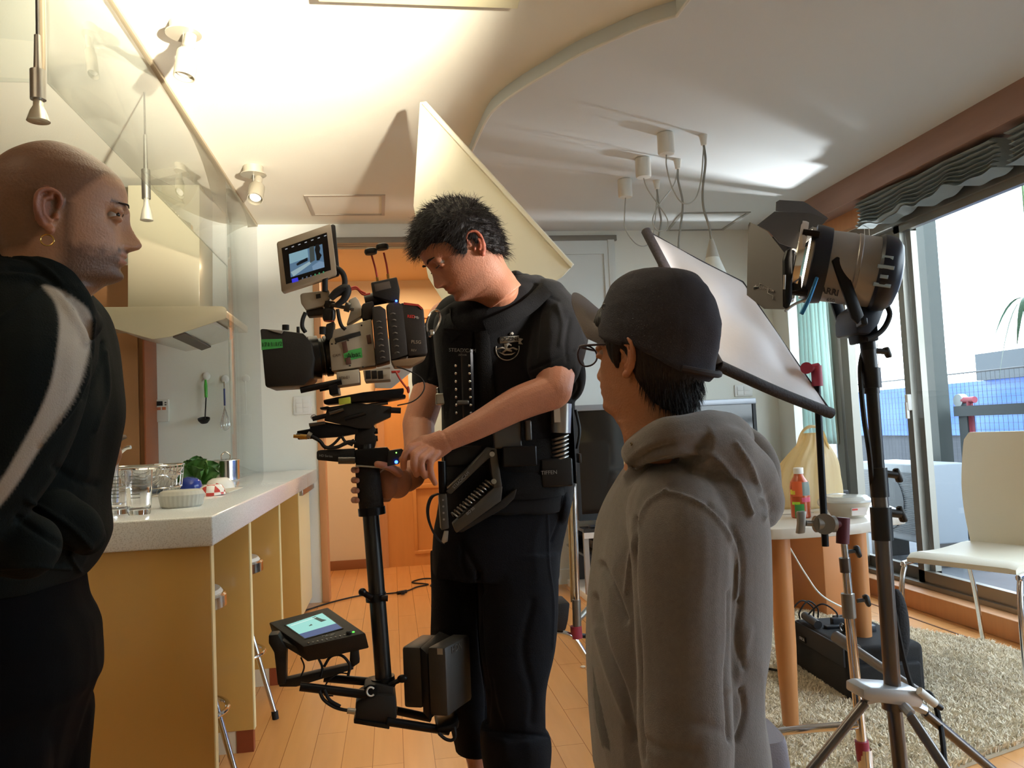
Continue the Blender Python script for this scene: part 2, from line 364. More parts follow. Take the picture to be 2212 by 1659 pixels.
sash('window_2', 1.9, ym+.06, XG-.02, lock=(ym+.02, 1.12))
sash('window_3', .2, 2.0, XG+.02)
st = thing('window_4', None, None, (XG-.03, yl, .12)); st['kind'] = 'structure'
struct('window_frame', MB().box((XG-.05, yl-.03, .1), (XG+.0, yl+.05, 2.13)).box((XG-.06, yl+.07, .1), (XG-.02, yl+.15, 2.13)), ALU, st)
struct('window_track', MB().box((XG-.06, .2, .10), (XG+.08, YB-.2, .125)).box((XG-.06, .2, 2.12), (XG+.08, YB-.2, 2.2)), ALU, st)
# folded roman shade under the beam
def shade_piece(y0, y1, ph):
    n = 90; R = []
    for i in range(n):
        t = i/(n-1); y = y0+(y1-y0)*t; sg = .030*abs(math.sin(t*math.pi*3+ph))+.006*math.sin(t*40)
        pr = []
        for k in range(64):
            a = k/63; z = 2.30-.02-(a*(.125+sg)); x = XW-.075+.020*math.sin(a*math.pi*13+ph+math.sin(t*6)*1.5)+.03*math.sin(a*math.pi)
            pr.append((x, y, z))
        for k in range(64): a = 1-k/63; pr.append((XW+.03, y, 2.28-a*(.125+sg)))
        R.append(pr)
    return MB().rings(R)
SH = mat('grey_shade_cloth', '8b9798', .85, bump=.3, bscale=300)
ys0, ys1 = atX(1872, 440, XW)[1], atX(2175, 250, XW)[1]
solo('roman_shade', shade_piece(ys1+.02, ys0, .4), SH, 'grey striped roman shade gathered under the brown beam, longer left one', 'window shade', 'roman shades pulled up over the windows')
solo('roman_shade', shade_piece(1.2, ys1-.07, 1.3), SH, 'grey striped roman shade gathered under the beam, cut by the right picture edge', 'window shade', 'roman shades pulled up over the windows')
co = MB().tube([(XW+.0, atX(1885, 600, XW)[1], 2.2), (XW-.01, atX(1885, 600, XW)[1], 1.2), (XW-.03, atX(1905, 1100, XW)[1], .6), (XW-.04, atX(1930, 1250, XW)[1], .24)], .0022, 6, 6).tube([(XW+.0, atX(1880, 600, XW)[1]+.02, 2.2), (XW-.02, atX(1890, 1000, XW)[1], .6), (XW-.04, atX(1930, 1250, XW)[1], .24)], .0018, 6, 6)
o = solo('shade_cord', co, mat('white_cord', 'dcdcd0', .6), 'thin white pull cord hanging in front of the left window pane', 'cord')
obj('bead', MB().ell((XW-.04, atX(1930, 1250, XW)[1], .225), .012), mat('ivory_bead', 'd8c9a8', .4), o)
# curtain bunched at the corner
n = 150; P = []; Q = []
ca, cb = at(1722, 800, 5.1), at(1812, 800, 4.75)
R = []
for zi in range(26):
    t = zi/25; z = 2.22-t*1.34; sp_ = .82+.18*abs(t-.35); row = []
    for i in range(n):
        u = i/(n-1); b = ca+(cb-ca)*(.5+(u-.5)*sp_); off = .028*math.sin(u*52+1.2*math.sin(t*2))*(1-.4*t)+.008*math.sin(u*31+3)
        row.append((b[0]+off*.8, b[1]+off*.6, z))
    back = [(x+.004, y+.004, z_) for x, y, z_ in row[::-1]]
    R.append(row+back)
cm = mat('teal_sheer', 'd6e2df', .8, bump=.2, bscale=200); nt = cm.node_tree
tr = nt.nodes.new('ShaderNodeBsdfTranslucent'); tr.inputs[0].default_value = srgb('e6f3f0'); mxs = nt.nodes.new('ShaderNodeMixShader'); mxs.inputs[0].default_value = .55
nt.links.new(nt.nodes['Principled BSDF'].outputs[0], mxs.inputs[1]); nt.links.new(tr.outputs[0], mxs.inputs[2]); nt.links.new(mxs.outputs[0], nt.nodes['Material Output'].inputs[0])
cu = solo('curtain', MB().rings(R), cm, 'pale teal curtain bunched in the corner beside the window', 'curtain', ang=180)
# ------------------------------------------------------------------ outside
struct('ground_outside', MB().box((XW+.35, -8, -.9), (30, 16, -.8)), mat('yard_concrete', '4a4b4e', .9, var=.2))
struct('balcony_floor', MB().box((XW+.3, -2, -.05), (4.35, 8, .02)), mat('balcony_concrete', '55585c', .9, var=.2))
ou = thing('building', 'low grey building outside with blue tarpaulin over its wall', 'building', (7.5, 8, -.8))
bx = 7.6
def OX(px, py): return atX(px, py, bx)
zt = OX(2000, 845)[2]
obj('wall', MB().box((bx, 0, -.8), (bx+3, 20, OX(1900, 940)[2]+.02)), mat('outside_wall', '3c3f45', .9, var=.25, vscale=1.5), ou)
tarp = MB(); nY, nZ = 120, 24; V = []
ztarp0, ztarp1 = OX(1900, 940)[2], OX(1900, 850)[2]+.05
for j in range(nZ):
    for i in range(nY):
        y = 1+18*i/(nY-1); z = ztarp0+(ztarp1-ztarp0)*j/(nZ-1)
        V.append((bx-.05+.05*noise.noise(Vector((y*1.3, z*3, 2))), y, z))
tarp.add(V, [(j*nY+i, j*nY+i+1, (j+1)*nY+i+1, (j+1)*nY+i) for j in range(nZ-1) for i in range(nY-1)])
tarp.box((bx-.0, 1, ztarp0), (bx+.05, 19, ztarp1))
obj('tarpaulin', tarp, mat('blue_tarp', '2a56a6', .45, var=.15, vscale=3), ou, label='bright blue tarpaulin')
zr = OX(2120, 800)[2]
obj('roof_edge', MB().box((bx-.15, 0, ztarp1), (bx+3, 9.2, ztarp1+.34)), mat('roof_grey', '434a50', .8), ou)
obj('hazard_bar', MB().cyl((bx-.2, 3, ztarp1+.02), (bx-.2, 8.3, ztarp1+.02), .035), mat('amber_bar', '9a6f34', .5), ou, label='amber and white barrier bar')
f = thing('mesh_fence', 'fine wire mesh fence beyond the balcony', 'fence', (4.6, 4, 0))
mb = MB()
for i in range(130): mb.box((4.6, 1.5+i*.048, -.2), (4.6025, 1.5025+i*.048, 1.36))
for k in range(30): mb.box((4.6, 1.5, -.1+k*.05), (4.6025, 7.8, -.0975+k*.05))
tag(obj('wire_mesh', mb, mat('fence_wire', '3c4146', .6, .3), f), kind='stuff')
obj('rail', MB().cyl((4.6, 1.5, 1.36), (4.6, 7.8, 1.36), .006).cyl((4.6, 4.4, .95), (4.6, 5.6, .2), .014).cyl((4.6, 3.3, 1.25), (4.6, 4.0, .5), .014), mat('fence_rail', '46494c', .5, .6), f)
# balcony pillar and cross rail
solo('balcony_post', MB().box((3.80, atX(2022, 1000, 3.80)[1]-.055, 0), (3.90, atX(2022, 1000, 3.80)[1]+.055, 2.6)), mat('post_green_grey', '3a403d', .6), 'dark grey green post standing on the balcony', 'post')
yR = atX(2085, 1030, 3.9)[1]
solo('balcony_rail', MB().box((3.85, .6, 1.02), (4.0, yR, 1.09)).box((3.87, .7, .02), (3.93, .78, 1.05)).box((3.87, yR-.1, .02), (3.93, yR-.02, 1.05)), mat('weathered_rail', '31393c', .7), 'grey horizontal rail outside behind the white chair', 'rail')
# air conditioner outdoor unit
a0, a1 = atX(1856, 1010, 3.45)[1], atX(1992, 1000, 3.45)[1]
ac = thing('air_conditioner', 'white outdoor air conditioner unit behind the left window pane', 'air conditioner', (3.6, (a0+a1)/2, .1))
at0 = atX(1920, 1000, 3.45)[2]; ab0 = atX(1940, 1165, 3.45)[2]
obj('housing', MB().box((3.45, a1, ab0), (3.75, a0, at0), .012), mat('ac_white', '878f97', .5), ac)
g = MB()
yc = (a0+a1)/2+.05
for k in range(34): g.box((3.443, a1+.10, ab0+.05+k*(at0-ab0-.1)/34), (3.452, a0-.04, ab0+.054+k*(at0-ab0-.1)/34))
tag(obj('grille', g, mat('ac_grille', '5b636b', .5), ac), kind='stuff')
obj('fan_ring', MB().lathe([(.0, -.0), (.20, 0), (.20, .006), (0, .006)], (3.446, yc, (ab0+at0)/2), (-1, 0, 0), 40), mat('ac_dark', '4c545b', .6), ac)
obj('foot', MB().box((3.47, a1+.06, .02), (3.73, a1+.12, ab0+.01)).box((3.47, a0-.12, .02), (3.73, a0-.06, ab0+.01)), DSTEEL, ac)
# film grip stand out on the balcony
gs = thing('grip_stand', 'steel grip stand with red taped knuckles out on the balcony', 'grip stand', tuple(atX(2105, 1000, 3.9)*np.array((1, 1, 0))+np.array((0, 0, .02))))
gy = atX(2105, 1000, 3.9)[1]; g0 = atX(2100, 870, 3.9)[2]; g1 = atX(2104, 960, 3.9)[2]
obj('column', MB().cyl((3.9, gy, .02), (3.9, gy, g1), .016, n=16), mat('far_steel', '7c868c', .4, .6), gs); obj('red_tape', MB().cyl((3.9, gy, g1), (3.9, gy, g0+.02), .02, n=16).cyl((3.9, gy-.05, g0+.02), (3.9, gy+.06, g0+.02), .022, n=16), mat('far_red', '8f3a48', .5), gs)
obj('knuckle', MB().cyl((3.88, gy+.09, g0+.02), (3.93, gy+.09, g0+.02), .045, n=20), mat('far_grey', '8f9a9e', .5), gs); obj('collar', MB().cyl((3.9, gy, g1-.42), (3.9, gy, g1-.28), .026, n=16), mat('far_steel', '7c868c'), gs)
for a in (0, 2.1, 4.2): obj('leg', MB().cyl((3.9, gy, .22), (3.9+.28*math.cos(a), gy+.28*math.sin(a), .032), .010, n=12), mat('far_steel', '7c868c'), gs)
# leafy plant hanging at the right edge outside
pl_ = MB()
base = atX(2230, 650, 3.25)
for k in range(13):
    a = random.uniform(0, 6.3); Ln = random.uniform(.25, .5); q = []
    for i in range(9):
        t = i/8; q.append(base+np.array([math.cos(a)*.16*t, math.sin(a)*.22*t, .2*t-Ln*1.3*t*t]))
    q = np.array(q); tdir = np.array([-math.sin(a), math.cos(a), 0]); wdt = .016*np.sin(np.linspace(.15, 3.1, 9))
    pl_.rings([[p-tdir*w_, p+(0, 0, .002), p+tdir*w_, p-(0, 0, .002)] for p, w_ in zip(q, wdt)])
po = thing('hanging_plant', 'long-leaved green plant outside at the right picture edge', 'plant', tuple(base))
obj('foliage', pl_, mat('plant_leaf', '4a7558', .5), po)
obj('stem', MB().cyl(base-(0, 0, .1), base+(0, 0, .9), .006), mat('plant_stem', '5f7a52', .6), po)
# ------------------------------------------------------------------ kitchen peninsula
LAM = mat('ochre_laminate', 'c99f58', .22, var=.04, vscale=3, coat=.3)
LAME = mat('cream_edge_band', 'e6d9a8', .35)
X0, X1, Y0 = -1.62, -.497, 2.32
ctop = MB().box((X0, Y0, .787), (X1, YB-.01, .87), .006)
def stone(name):
    m = mat(name, 'e6ecee', .12, coat=.3); nt = m.node_tree; L = nt.links.new; n = nt.nodes.new('ShaderNodeTexNoise'); n.inputs['Scale'].default_value = 260; n.inputs['Detail'].default_value = 2
    t_ = nt.nodes.new('ShaderNodeTexCoord'); L(t_.outputs['Object'], n.inputs[0]); c_ = nt.nodes.new('ShaderNodeValToRGB'); c_.color_ramp.elements[0].position = .35; c_.color_ramp.elements[0].color = srgb('ccd1d2'); c_.color_ramp.elements[1].position = .5; c_.color_ramp.elements[1].color = srgb('e6ecee'); L(n.outputs[0], c_.inputs[0]); L(c_.outputs[0], nt.nodes['Principled BSDF'].inputs['Base Color']); return m
solo('countertop', ctop, stone('white_stone'), 'long glossy white stone countertop running from the left man to the back wall', 'countertop')
cab = thing('kitchen_island', 'ochre glossy peninsula cabinet under the white countertop, open knee bays', 'cabinet', (-1.0, 3.8, 0))
obj('carcass', MB().box((X0+.03, Y0+.05, .0), (-.90, YB-.24, .787)), LAM, cab)
fy = [Y0+.01, 2.93, 3.68, 4.43]
for i, y in enumerate(fy):
    x0 = X0+.02 if i == 0 else -.90
    p = obj('end_panel' if i == 0 else 'fin_panel', MB().box((x0, y, .0 if i == 0 else .075), (X1-.012, y+.035, .787), .0015), LAM, cab)
    obj('edge_band', MB().box((X1-.0125, y, .0 if i == 0 else .075), (X1-.009, y+.035, .787)), LAME, p)
    if i: obj('kick', MB().box((-.90, y+.003, 0), (X1-.07, y+.032, .075)), mat('kick_cream', 'd6cdb8', .5), p); obj('kick_cap', MB().box((X1-.07, y+.001, 0), (X1-.014, y+.034, .075)), mat('red_brown', '8a4326', .5), p)
obj('door', MB().box((-.90, 4.50, .05), (-.545, 5.36, .787), .003), LAME, cab, label='cream door')
obj('bracket', MB().box((X1-.05, atX(662, 1060, X1)[1], .745), (X1-.02, atX(688, 1045, X1)[1], .786), .004), STEEL, cab, label='steel bracket under the top')
# white cream cupboard at far end, faucet, rack
fa = thing('faucet', 'chrome faucet rising behind the two drinking glasses', 'faucet', tuple(atZ(246, 1100, .87)))
fb = atZ(246, 1100, .87); k = fb[1]
obj('column', MB().lathe([(.026, 0), (.026, .012), (.017, .016), (.017, .17), (.019, .175), (.019, .19), (0, .19)], (fb[0], fb[1], .87)), CHROME, fa)
sp0 = np.array([fb[0], fb[1], 1.05])
obj('spout', MB().tube([sp0, sp0+(0, 0, .07), sp0+(-.015, -.0, .10), sp0+(-.05, -.02, .118), sp0+(-.12, -.05, .11)], .0085, 12, 8), CHROME, fa)
obj('lever', MB().tube([sp0+(0, 0, -.02), sp0+(.04, -.01, .015), sp0+(.06, -.015, .02)], .006, 8, 4), CHROME, fa)
def on(px, py): return atZ(px, py, .87)
rc = on(290, 1075); rk = thing('dish_rack', 'shiny steel dish rack basket behind the drinking glasses', 'dish rack', tuple(rc))
b = MB()
cx, cy = rc[0], rc[1]+.12
for z, rx, ry, r in ((.99, .15, .11, .004), (.90, .14, .10, .003), (.95, .145, .105, .002)):
    a = np.linspace(0, 2*np.pi, 40, endpoint=False); b.tube(np.stack([cx+rx*np.sign(np.cos(a))*abs(np.cos(a))**.5, cy+ry*np.sign(np.sin(a))*abs(np.sin(a))**.5, np.full(40, z)], 1), r, 8, closed=True)
obj('rim', b, CHROME, rk)
b = MB()
for i in range(26):
    a = i/26*2*np.pi; dx, dy = np.sign(np.cos(a))*abs(np.cos(a))**.5, np.sign(np.sin(a))*abs(np.sin(a))**.5
    b.tube([(cx+.15*dx, cy+.11*dy, .99), (cx+.14*dx, cy+.10*dy, .90), (cx+.12*dx, cy+.085*dy, .876), (cx, cy+.085*dy, .876)], .0017, 6)
tag(obj('wire_basket', b, CHROME, rk), kind='stuff')
bw = on(300, 1060)
solo('mixing_bowl', MB().lathe([(.04, 0), (.09, .03), (.125, .085), (.132, .10), (.129, .10), (.121, .085), (.087, .034), (.0, .008)], (cx+.02, cy+.02, .878)), CHROME, 'polished steel mixing bowl tilted in the dish rack', 'bowl')
# two glasses
CG = mat('clear_glass', 'ffffff', .02, trans=1, ior=1.48)
def tumbler(px, py, lab):
    p = on(px, py); g = solo('drinking_glass', MB().lathe([(.0, .0), (.029, .0), (.0315, .006), (.0385, .128), (.0385, .130), (.0370, .130), (.0345, .03), (.028, .016), (0, .014)], p, n=40, cap=False), CG, lab, 'glass', 'tumblers at the counter end', ang=50)
    m_ = MB()
    for r_ in range(7): 
        for c_ in range(4):
            a = -1.9+c_*.17+random.uniform(-.02, .02); z = .05+r_*.0105; rr = .0325+z*.05
            m_.box(p+(rr*math.cos(a)-.001, rr*math.sin(a)-.001, z), p+(rr*math.cos(a)+.0065, rr*math.sin(a)+.0005, z+.0022))
    o_ = obj('printed_scale', m_, mat('grey_print', '6d6f66', .5), g); o_['kind'] = 'stuff'; return g
tumbler(257, 1110, 'clear measuring tumbler nearest the dark hoodie, left of two at the counter end')
tumbler(301, 1111, 'clear measuring tumbler, right of two at the counter end')
# ribbed tub
tb = on(384, 1098); prof = [(0, 0), (.052, 0), (.058, .006), (.064, .04), (.058, .052), (.05, .0545), (0, .056)]
R = []
for r, z in prof:
    a = np.linspace(0, 2*np.pi, 120, endpoint=False); rr = max(r, 1e-4)*(1+(.012*np.cos(a*30) if .0 < z < .05 else 0)); R.append(np.stack([tb[0]+rr*np.cos(a)*1.1, tb[1]+.05+rr*np.sin(a), np.full(120, .87+z)], 1))
solo('plastic_tub', MB().rings(R), mat('milky_plastic', 'dcdcd2', .3, trans=.25), 'upturned white ribbed plastic tub on the counter', 'tub')
def bowlprof(r, h): return [(r*.45, 0), (r*.75, h*.18), (r*.95, h*.6), (r, h), (r*.965, h), (r*.9, h*.62), (r*.7, h*.24), (0, h*.12)]
def tiltbowl(px, py, r, h, m, lab, tilt, Zb=.87, band=None):
    p = on(px, py)+np.array((0, .05, Zb-.87)); u = np.array((tilt[0], tilt[1], -1.)); 
    o_ = solo('bowl', MB().lathe(bowlprof(r, h), p-np.array(u)/np.linalg.norm(u)*h*.98+(0, 0, .0), u, 48), m, lab, 'bowl', 'upturned bowls drying on the counter'); return o_
CER = mat('white_ceramic', 'e6e4dd', .15)
def checker():
    m = mat('red_white_check', 'ffffff', .2); nt = m.node_tree; c_ = nt.nodes.new('ShaderNodeTexChecker'); c_.inputs['Scale'].default_value = 34; c_.inputs[1].default_value = srgb('c24a44'); c_.inputs[2].default_value = srgb('ece6de'); t_ = nt.nodes.new('ShaderNodeTexCoord'); nt.links.new(t_.outputs['Object'], c_.inputs[0]); nt.links.new(c_.outputs[0], nt.nodes['Principled BSDF'].inputs['Base Color']); return m
tiltbowl(452, 1072, .052, .045, checker(), 'upturned bowl with red and white check pattern', (.1, 0))
tiltbowl(470, 1058, .062, .05, CER, 'plain white bowl lying upturned behind the checked bowl', (.05, 0))
tiltbowl(405, 1056, .052, .05, mat('cobalt_glaze', '2c3f8f', .15, var=.2, vscale=20), 'cobalt blue bowl tilted beside the green leaves', (-.25, .1))
tray = on(420, 1068); solo('drying_mat', MB().box(tray+np.array((-.16, -.03, 0)), tray+np.array((.14, .28, .004)), .002), mat('pale_mat', 'c9c6ba', .8), 'pale drying mat lying under the bowls', 'mat')
# leafy greens
lv = thing('leafy_greens', 'bunch of dark green leafy vegetable lying on the counter', 'vegetable', tuple(on(405, 1050)+np.array((0, .2, 0))))
base = on(405, 1050)+np.array((.0, .16, .03))
for k, (ax, ay, az, L_, W_) in enumerate([(-1, .05, .22, .14, .08), (-.8, -.2, .5, .12, .075), (.9, .1, .45, .13, .10), (.55, -.3, .8, .12, .11), (.9, -.2, .12, .13, .10), (.15, .2, .9, .11, .10), (-.35, 0, .75, .10, .09), (.4, -.5, .3, .11, .10)]):
    dv = np.array([ax, ay, az], float); dv /= np.linalg.norm(dv); sd = np.cross(dv, (0, -1., .2)); sd /= np.linalg.norm(sd); nn = np.cross(sd, dv); R = []
    for i in range(12):
        t = i/11; wv = W_*max(.03, math.sin(min(1, t*.98+.02)*math.pi))**.55; c_ = base+dv*L_*t+nn*(.02*math.sin(t*3)); row = []
        for j in range(9): u = (j/8-.5)*2; row.append(c_+sd*wv*u*.5+nn*(.018*u*u+.006*math.sin(u*9+t*11)))
        R.append(row+[q+nn*.0012 for q in row[::-1]])
    obj('leaf', MB().rings(R), mat('spinach_green', '3f6b2c', .4, var=.25, vscale=30), lv, ang=80)
# pot, pump bottle, towel roll
pc = on(481, 1040)+np.array((0, .09, 0)); pt = thing('saucepan', 'small shiny steel lidded canister with loop handle near the glass screen', 'pot', tuple(pc))
obj('pot_body', MB().lathe([(0, 0), (.066, 0), (.07, .004), (.07, .105), (.0, .105)], pc, n=48), CHROME, pt); obj('lid', MB().lathe([(.074, .105), (.075, .109), (.06, .113), (0, .116)], pc, n=48), CHROME, pt)
obj('handle', MB().tube([pc+(-.022, 0, .113), pc+(-.022, 0, .135), pc+(0, 0, .152), pc+(.022, 0, .135), pc+(.022, 0, .113)], .003, 8, 6), CHROME, pt)
bc = on(343, 1068)+np.array((0, .04, 0)); bt = thing('pump_bottle', 'clear soap bottle with white pump head beside the dish rack', 'bottle', tuple(bc))
obj('bottle_body', MB().lathe([(0, 0), (.028, 0), (.03, .004), (.03, .06), (.014, .075), (0, .075)], bc), mat('clear_plastic', 'dfe3dc', .15, trans=.7), bt); obj('pump', MB().lathe([(.012, .075), (.012, .09), (.005, .092), (.005, .118), (.0, .118)], bc).box(bc+(-.026, -.006, .116), bc+(.008, .006, .126), .003), WHITE, bt)
tw = atZ(537, 1017, .87); solo('paper_towel_roll', MB().lathe([(.0, 0), (.05, 0), (.052, .003), (.052, .215), (.05, .218), (.02, .218), (.02, .21)], tw+(-.06, .03, 0), n=48), mat('tissue', 'f2f2ee', .9, bump=.3, bscale=90), 'white kitchen paper roll standing behind the glass screen', 'paper roll')
# ------------------------------------------------------------------ glass screens
SG = thin_glass('screen_glass', 'fafdfc', 1.15)
XS = -.84
pA, pB_ = atX(105, 180, XS), atX(490, 575, XS); zb = (pA[2]+pB_[2])/2
solo('glass_screen', MB().box((XS-.004, pA[1], zb), (XS+.004, pB_[1]+.003, ZK-.001), .001), SG, 'clear glass smoke screen hanging from the kitchen ceiling', 'glass panel')
solo('glass_screen', MB().box((-2.6, pA[1]-.009, zb), (XS-.006, pA[1]-.001, ZK-.001), .001), SG, 'glass smoke screen crossing behind the nearer hanging pendant, top left', 'glass panel')
solo('glass_guard', MB().box((XS-.004, pB_[1]+.006, .871), (XS+.004, YB-.002, ZK-.001), .001), SG, 'full height glass guard standing on the counter against the back wall', 'glass panel')
solo('glass_rail', MB().box((XS-.006, pA[1]-.012, ZK-.016), (XS+.012, YB-.01, ZK-.0005), .001), mat('champagne_rail', 'b9a98c', .35, .5), 'slim metal rail fixing the glass screen to the ceiling', 'rail')
solo('corner_post', MB().box((XS-.012, pA[1]-.024, zb), (XS-.002, pA[1]-.0095, ZK-.001), .002), mat('champagne_rail', 'b9a98c'), 'slim vertical corner post on the hanging glass screen, top left', 'post')
# ------------------------------------------------------------------ extractor hood
HO = mat('hood_enamel', 'bdb398', .3, .1, coat=.2)
hd = thing('extractor_hood', 'cream island extractor hood hanging over the counter end', 'hood', (-1.4, 4.6, 1.6))
Yh = 4.32
obj('chimney', MB().pp([(276, 400), (431, 399), (431, 664), (276, 664)], 4.46, .32, .003), HO, hd)
cz = at(231, 662, Yh)[2]; czb = at(205, 700, Yh)[2]
pol = [(150, 664), (470, 661), (480, 661.5), (486, 664), (489, 669), (489, 686), (484, 689), (368, 727), (330, 733), (222, 703), (150, 690)]
pol3 = [at(x, y, Yh) for x, y in pol]
obj('canopy', MB().prism(pol3, (0, .012, 0), .002).prism([at(x, y, Yh)+np.array((-.003, .0125, 0)) for x, y in ((160, 667), (486, 667), (487, 671), (487, 684), (160, 684))], (0, .66, 0), .002), HO, hd)
sl = [at(x, y, Yh)+np.array((0, .01, 0)) for x, y in [(222, 700), (330, 730), (366, 724), (455, 696)]]
obj('baffle', MB().prism(sl+[sl[-1]+(0, 0, .02), sl[0]+(0, 0, .02)], (0, .66, 0)), mat('hood_baffle', 'd6d8d2', .3, .3, coat=.2), hd, label='glossy white baffle')
q = [at(x, y, Yh) for x, y in [(364, 727), (372, 725), (432, 706), (424, 706)]]
obj('filter', MB().prism([at(x, y, Yh)+np.array((0, .012, -.004)) for x, y in [(372, 727), (395, 719), (395, 716), (372, 722)]], (0, .64, 0)).prism([at(x, y, Yh+.6)+np.array((0, 0, -.012)) for x, y in [(340, 733), (420, 733), (480, 716), (480, 706), (420, 722), (340, 727)]], (0, .08, 0)), mat('filter_dark', '5b5148', .5, .4), hd, label='dark grease filter rim')
# tall brown cabinet, tile wall bits
xc = at(316, 860, 5.18)[0]
tc_ = thing('tall_cabinet', 'tan brown tall kitchen cabinet behind the left man', 'cabinet', (-2.2, 5.3, 0))
obj('body', MB().box((-3.3, 5.20, 0), (xc-.012, YB-.002, 2.2)), mat('tan_laminate', 'a8764a', .45, var=.05), tc_)
obj('door', MB().box((-2.35, 5.18, .02), (xc-.045, 5.199, 2.19), .002), mat('tan_laminate', 'a8764a'), tc_)
obj('side_trim', MB().box((xc-.012, 5.16, 0), (xc, YB-.002, 2.2), .001), mat('red_wood', '98542f', .4), tc_, label='reddish side edge')
def wallthing(px, py): return at(px, py, YB)
# controller, utensils, switches
wc = [at(326, 864, YB), at(366, 862, YB), at(367, 911, YB)]
cp = thing('heater_controller', 'white water heater controller on the kitchen wall', 'controller', tuple(wc[2]))
x0, x1, z0, z1 = wc[0][0], wc[1][0], wc[2][2], wc[0][2]
obj('case', MB().box((x0, YB-.02, z0), (x1, YB-.001, z1), .004), mat('off_white', 'd8d6cc', .45), cp)
w_ = x1-x0; h_ = z1-z0
obj('display', MB().box((x0+.08*w_, YB-.0225, z1-.28*h_), (x0+.68*w_, YB-.019, z1-.08*h_)), BLACK, cp)
for i, c_ in enumerate(('5f8a78', 'cf7a52', 'cf7a52')): obj('button', MB().box((x0+(.1+.27*i)*w_, YB-.0225, z1-.47*h_), (x0+(.3+.27*i)*w_, YB-.019, z1-.34*h_), .001), mat('btn'+c_, c_, .5), cp)
for q_ in ((.78, .12), (.78, .22)): obj('arrow_key', MB().box((x0+q_[0]*w_, YB-.0225, z1-(q_[1]+.05)*h_), (x0+(q_[0]+.1)*w_, YB-.019, z1-q_[1]*h_), .001), mat('dark_key', '4a4644', .5), cp)
def hook(px, py, lab):
    p = at(px, py, YB); h = thing('suction_hook', lab, 'hook', tuple(p), group='round white hooks on the kitchen wall')
    obj('cap', MB().ell(p+(0, -.012, 0), (.026, .014, .026), n=24), WHITE, h); obj('peg', MB().tube([p+(0, -.015, -.012), p+(0, -.03, -.03), p+(0, -.042, -.034), p+(0, -.046, -.024)], .0035, 8, 4), WHITE, h); return p
p = hook(447, 813, 'round white hook holding the green handled ladle')
ld = thing('ladle', 'black ladle with lime green handle hanging on the wall', 'ladle', tuple(p))
b = p+(0, -.045, -.035)
obj('handle', MB().tube([b+(0, .0, .01), b+(.001, 0, -.03), b+(.002, 0, -.105)], [.006, .0105, .0095], 12, 4), mat('lime_plastic', '4fae3a', .35), ld)
e2 = at(447, 905, YB)-np.array((0, .045, 0))
obj('shaft', MB().tube([b+(.002, 0, -.10), e2+(0, 0, .03), e2+(0, -.004, .0)], .0042, 8, 4), BLACK, ld)
obj('cup', MB().lathe([(.0, -.0), (.022, .006), (.036, .024), (.038, .036), (.036, .036), (.033, .024), (.02, .011), (0, .005)], e2+(-.002, -.02, -.032), (0, -.35, 1), 32), BLACK, ld)
p = hook(487, 819, 'round white hook holding the wire whisk')
wh = thing('whisk', 'steel balloon whisk with dark blue grip hanging on the wall', 'whisk', tuple(p)); b = p+(0, -.045, -.035)
obj('handle', MB().tube([b+(0, 0, .015), b+(0, 0, -.03)], .005, 10), CHROME, wh); obj('grip', MB().tube([b+(0, 0, -.03), b+(0, 0, -.14)], .0058, 10), mat('navy_plastic', '343a70', .4), wh)
wb = MB(); t0 = b+(0, 0, -.14)
for k in range(6):
    a = k/6*math.pi; u = np.array([math.cos(a), math.sin(a), 0]); pts = [t0, t0+u*.012+(0, 0, -.05), t0+u*.028+(0, 0, -.11), t0+u*.026+(0, 0, -.145), t0+(0, 0, -.162), t0-u*.026+(0, 0, -.145), t0-u*.028+(0, 0, -.11), t0-u*.012+(0, 0, -.05), t0]
    wb.tube(pts, .0011, 6, 5)
obj('wire_loops', wb, CHROME, wh)
p = hook(532, 818, 'round white hook seen through the glass guard'); b = p+(0, -.045, -.035)
solo('spatula', MB().tube([b+(0, 0, .015), b+(.001, 0, -.10), b+(.003, 0, -.20)], [.004, .006, .004], 8, 3).box(b+(-.03, -.002, -.30), b+(.034, .002, -.20), .002), mat('white_silicone', 'e2e4e0', .5), 'white spatula hanging on the wall behind the glass guard', 'spatula')
def plate(name, px0, py0, px1, py1, m, lab, keys, cat='switch'):
    a, c_ = at(px0, py0, YB), at(px1, py1, YB); t = thing(name, lab, cat, tuple((a+c_)/2)); x0, x1, z1, z0 = a[0], c_[0], a[2], c_[2]
    obj('plate', MB().box((x0, YB-.010, z0), (x1, YB-.001, z1), .004), m, t); nx, nz = keys
    for i in range(nx):
        for j in range(nz):
            gx, gz = (x1-x0)*.14, (z1-z0)*.12; w_ = (x1-x0-2*gx)/nx; h_ = (z1-z0-2*gz)/nz
            obj('rocker', MB().box((x0+gx+i*w_+.0006, YB-.0135, z0+gz+j*h_+.0006), (x0+gx+(i+1)*w_-.0006, YB-.009, z0+gz+(j+1)*h_-.0006), .001), WHITE, t)
plate('light_switch', 633, 857, 674, 895, WHITE, 'white light switch plate on the wall left of the hall opening', (2, 3))
plate('wall_socket', 1585, 832, 1625, 856, WHITE, 'white wall socket panel above the television', (2, 2), 'socket')
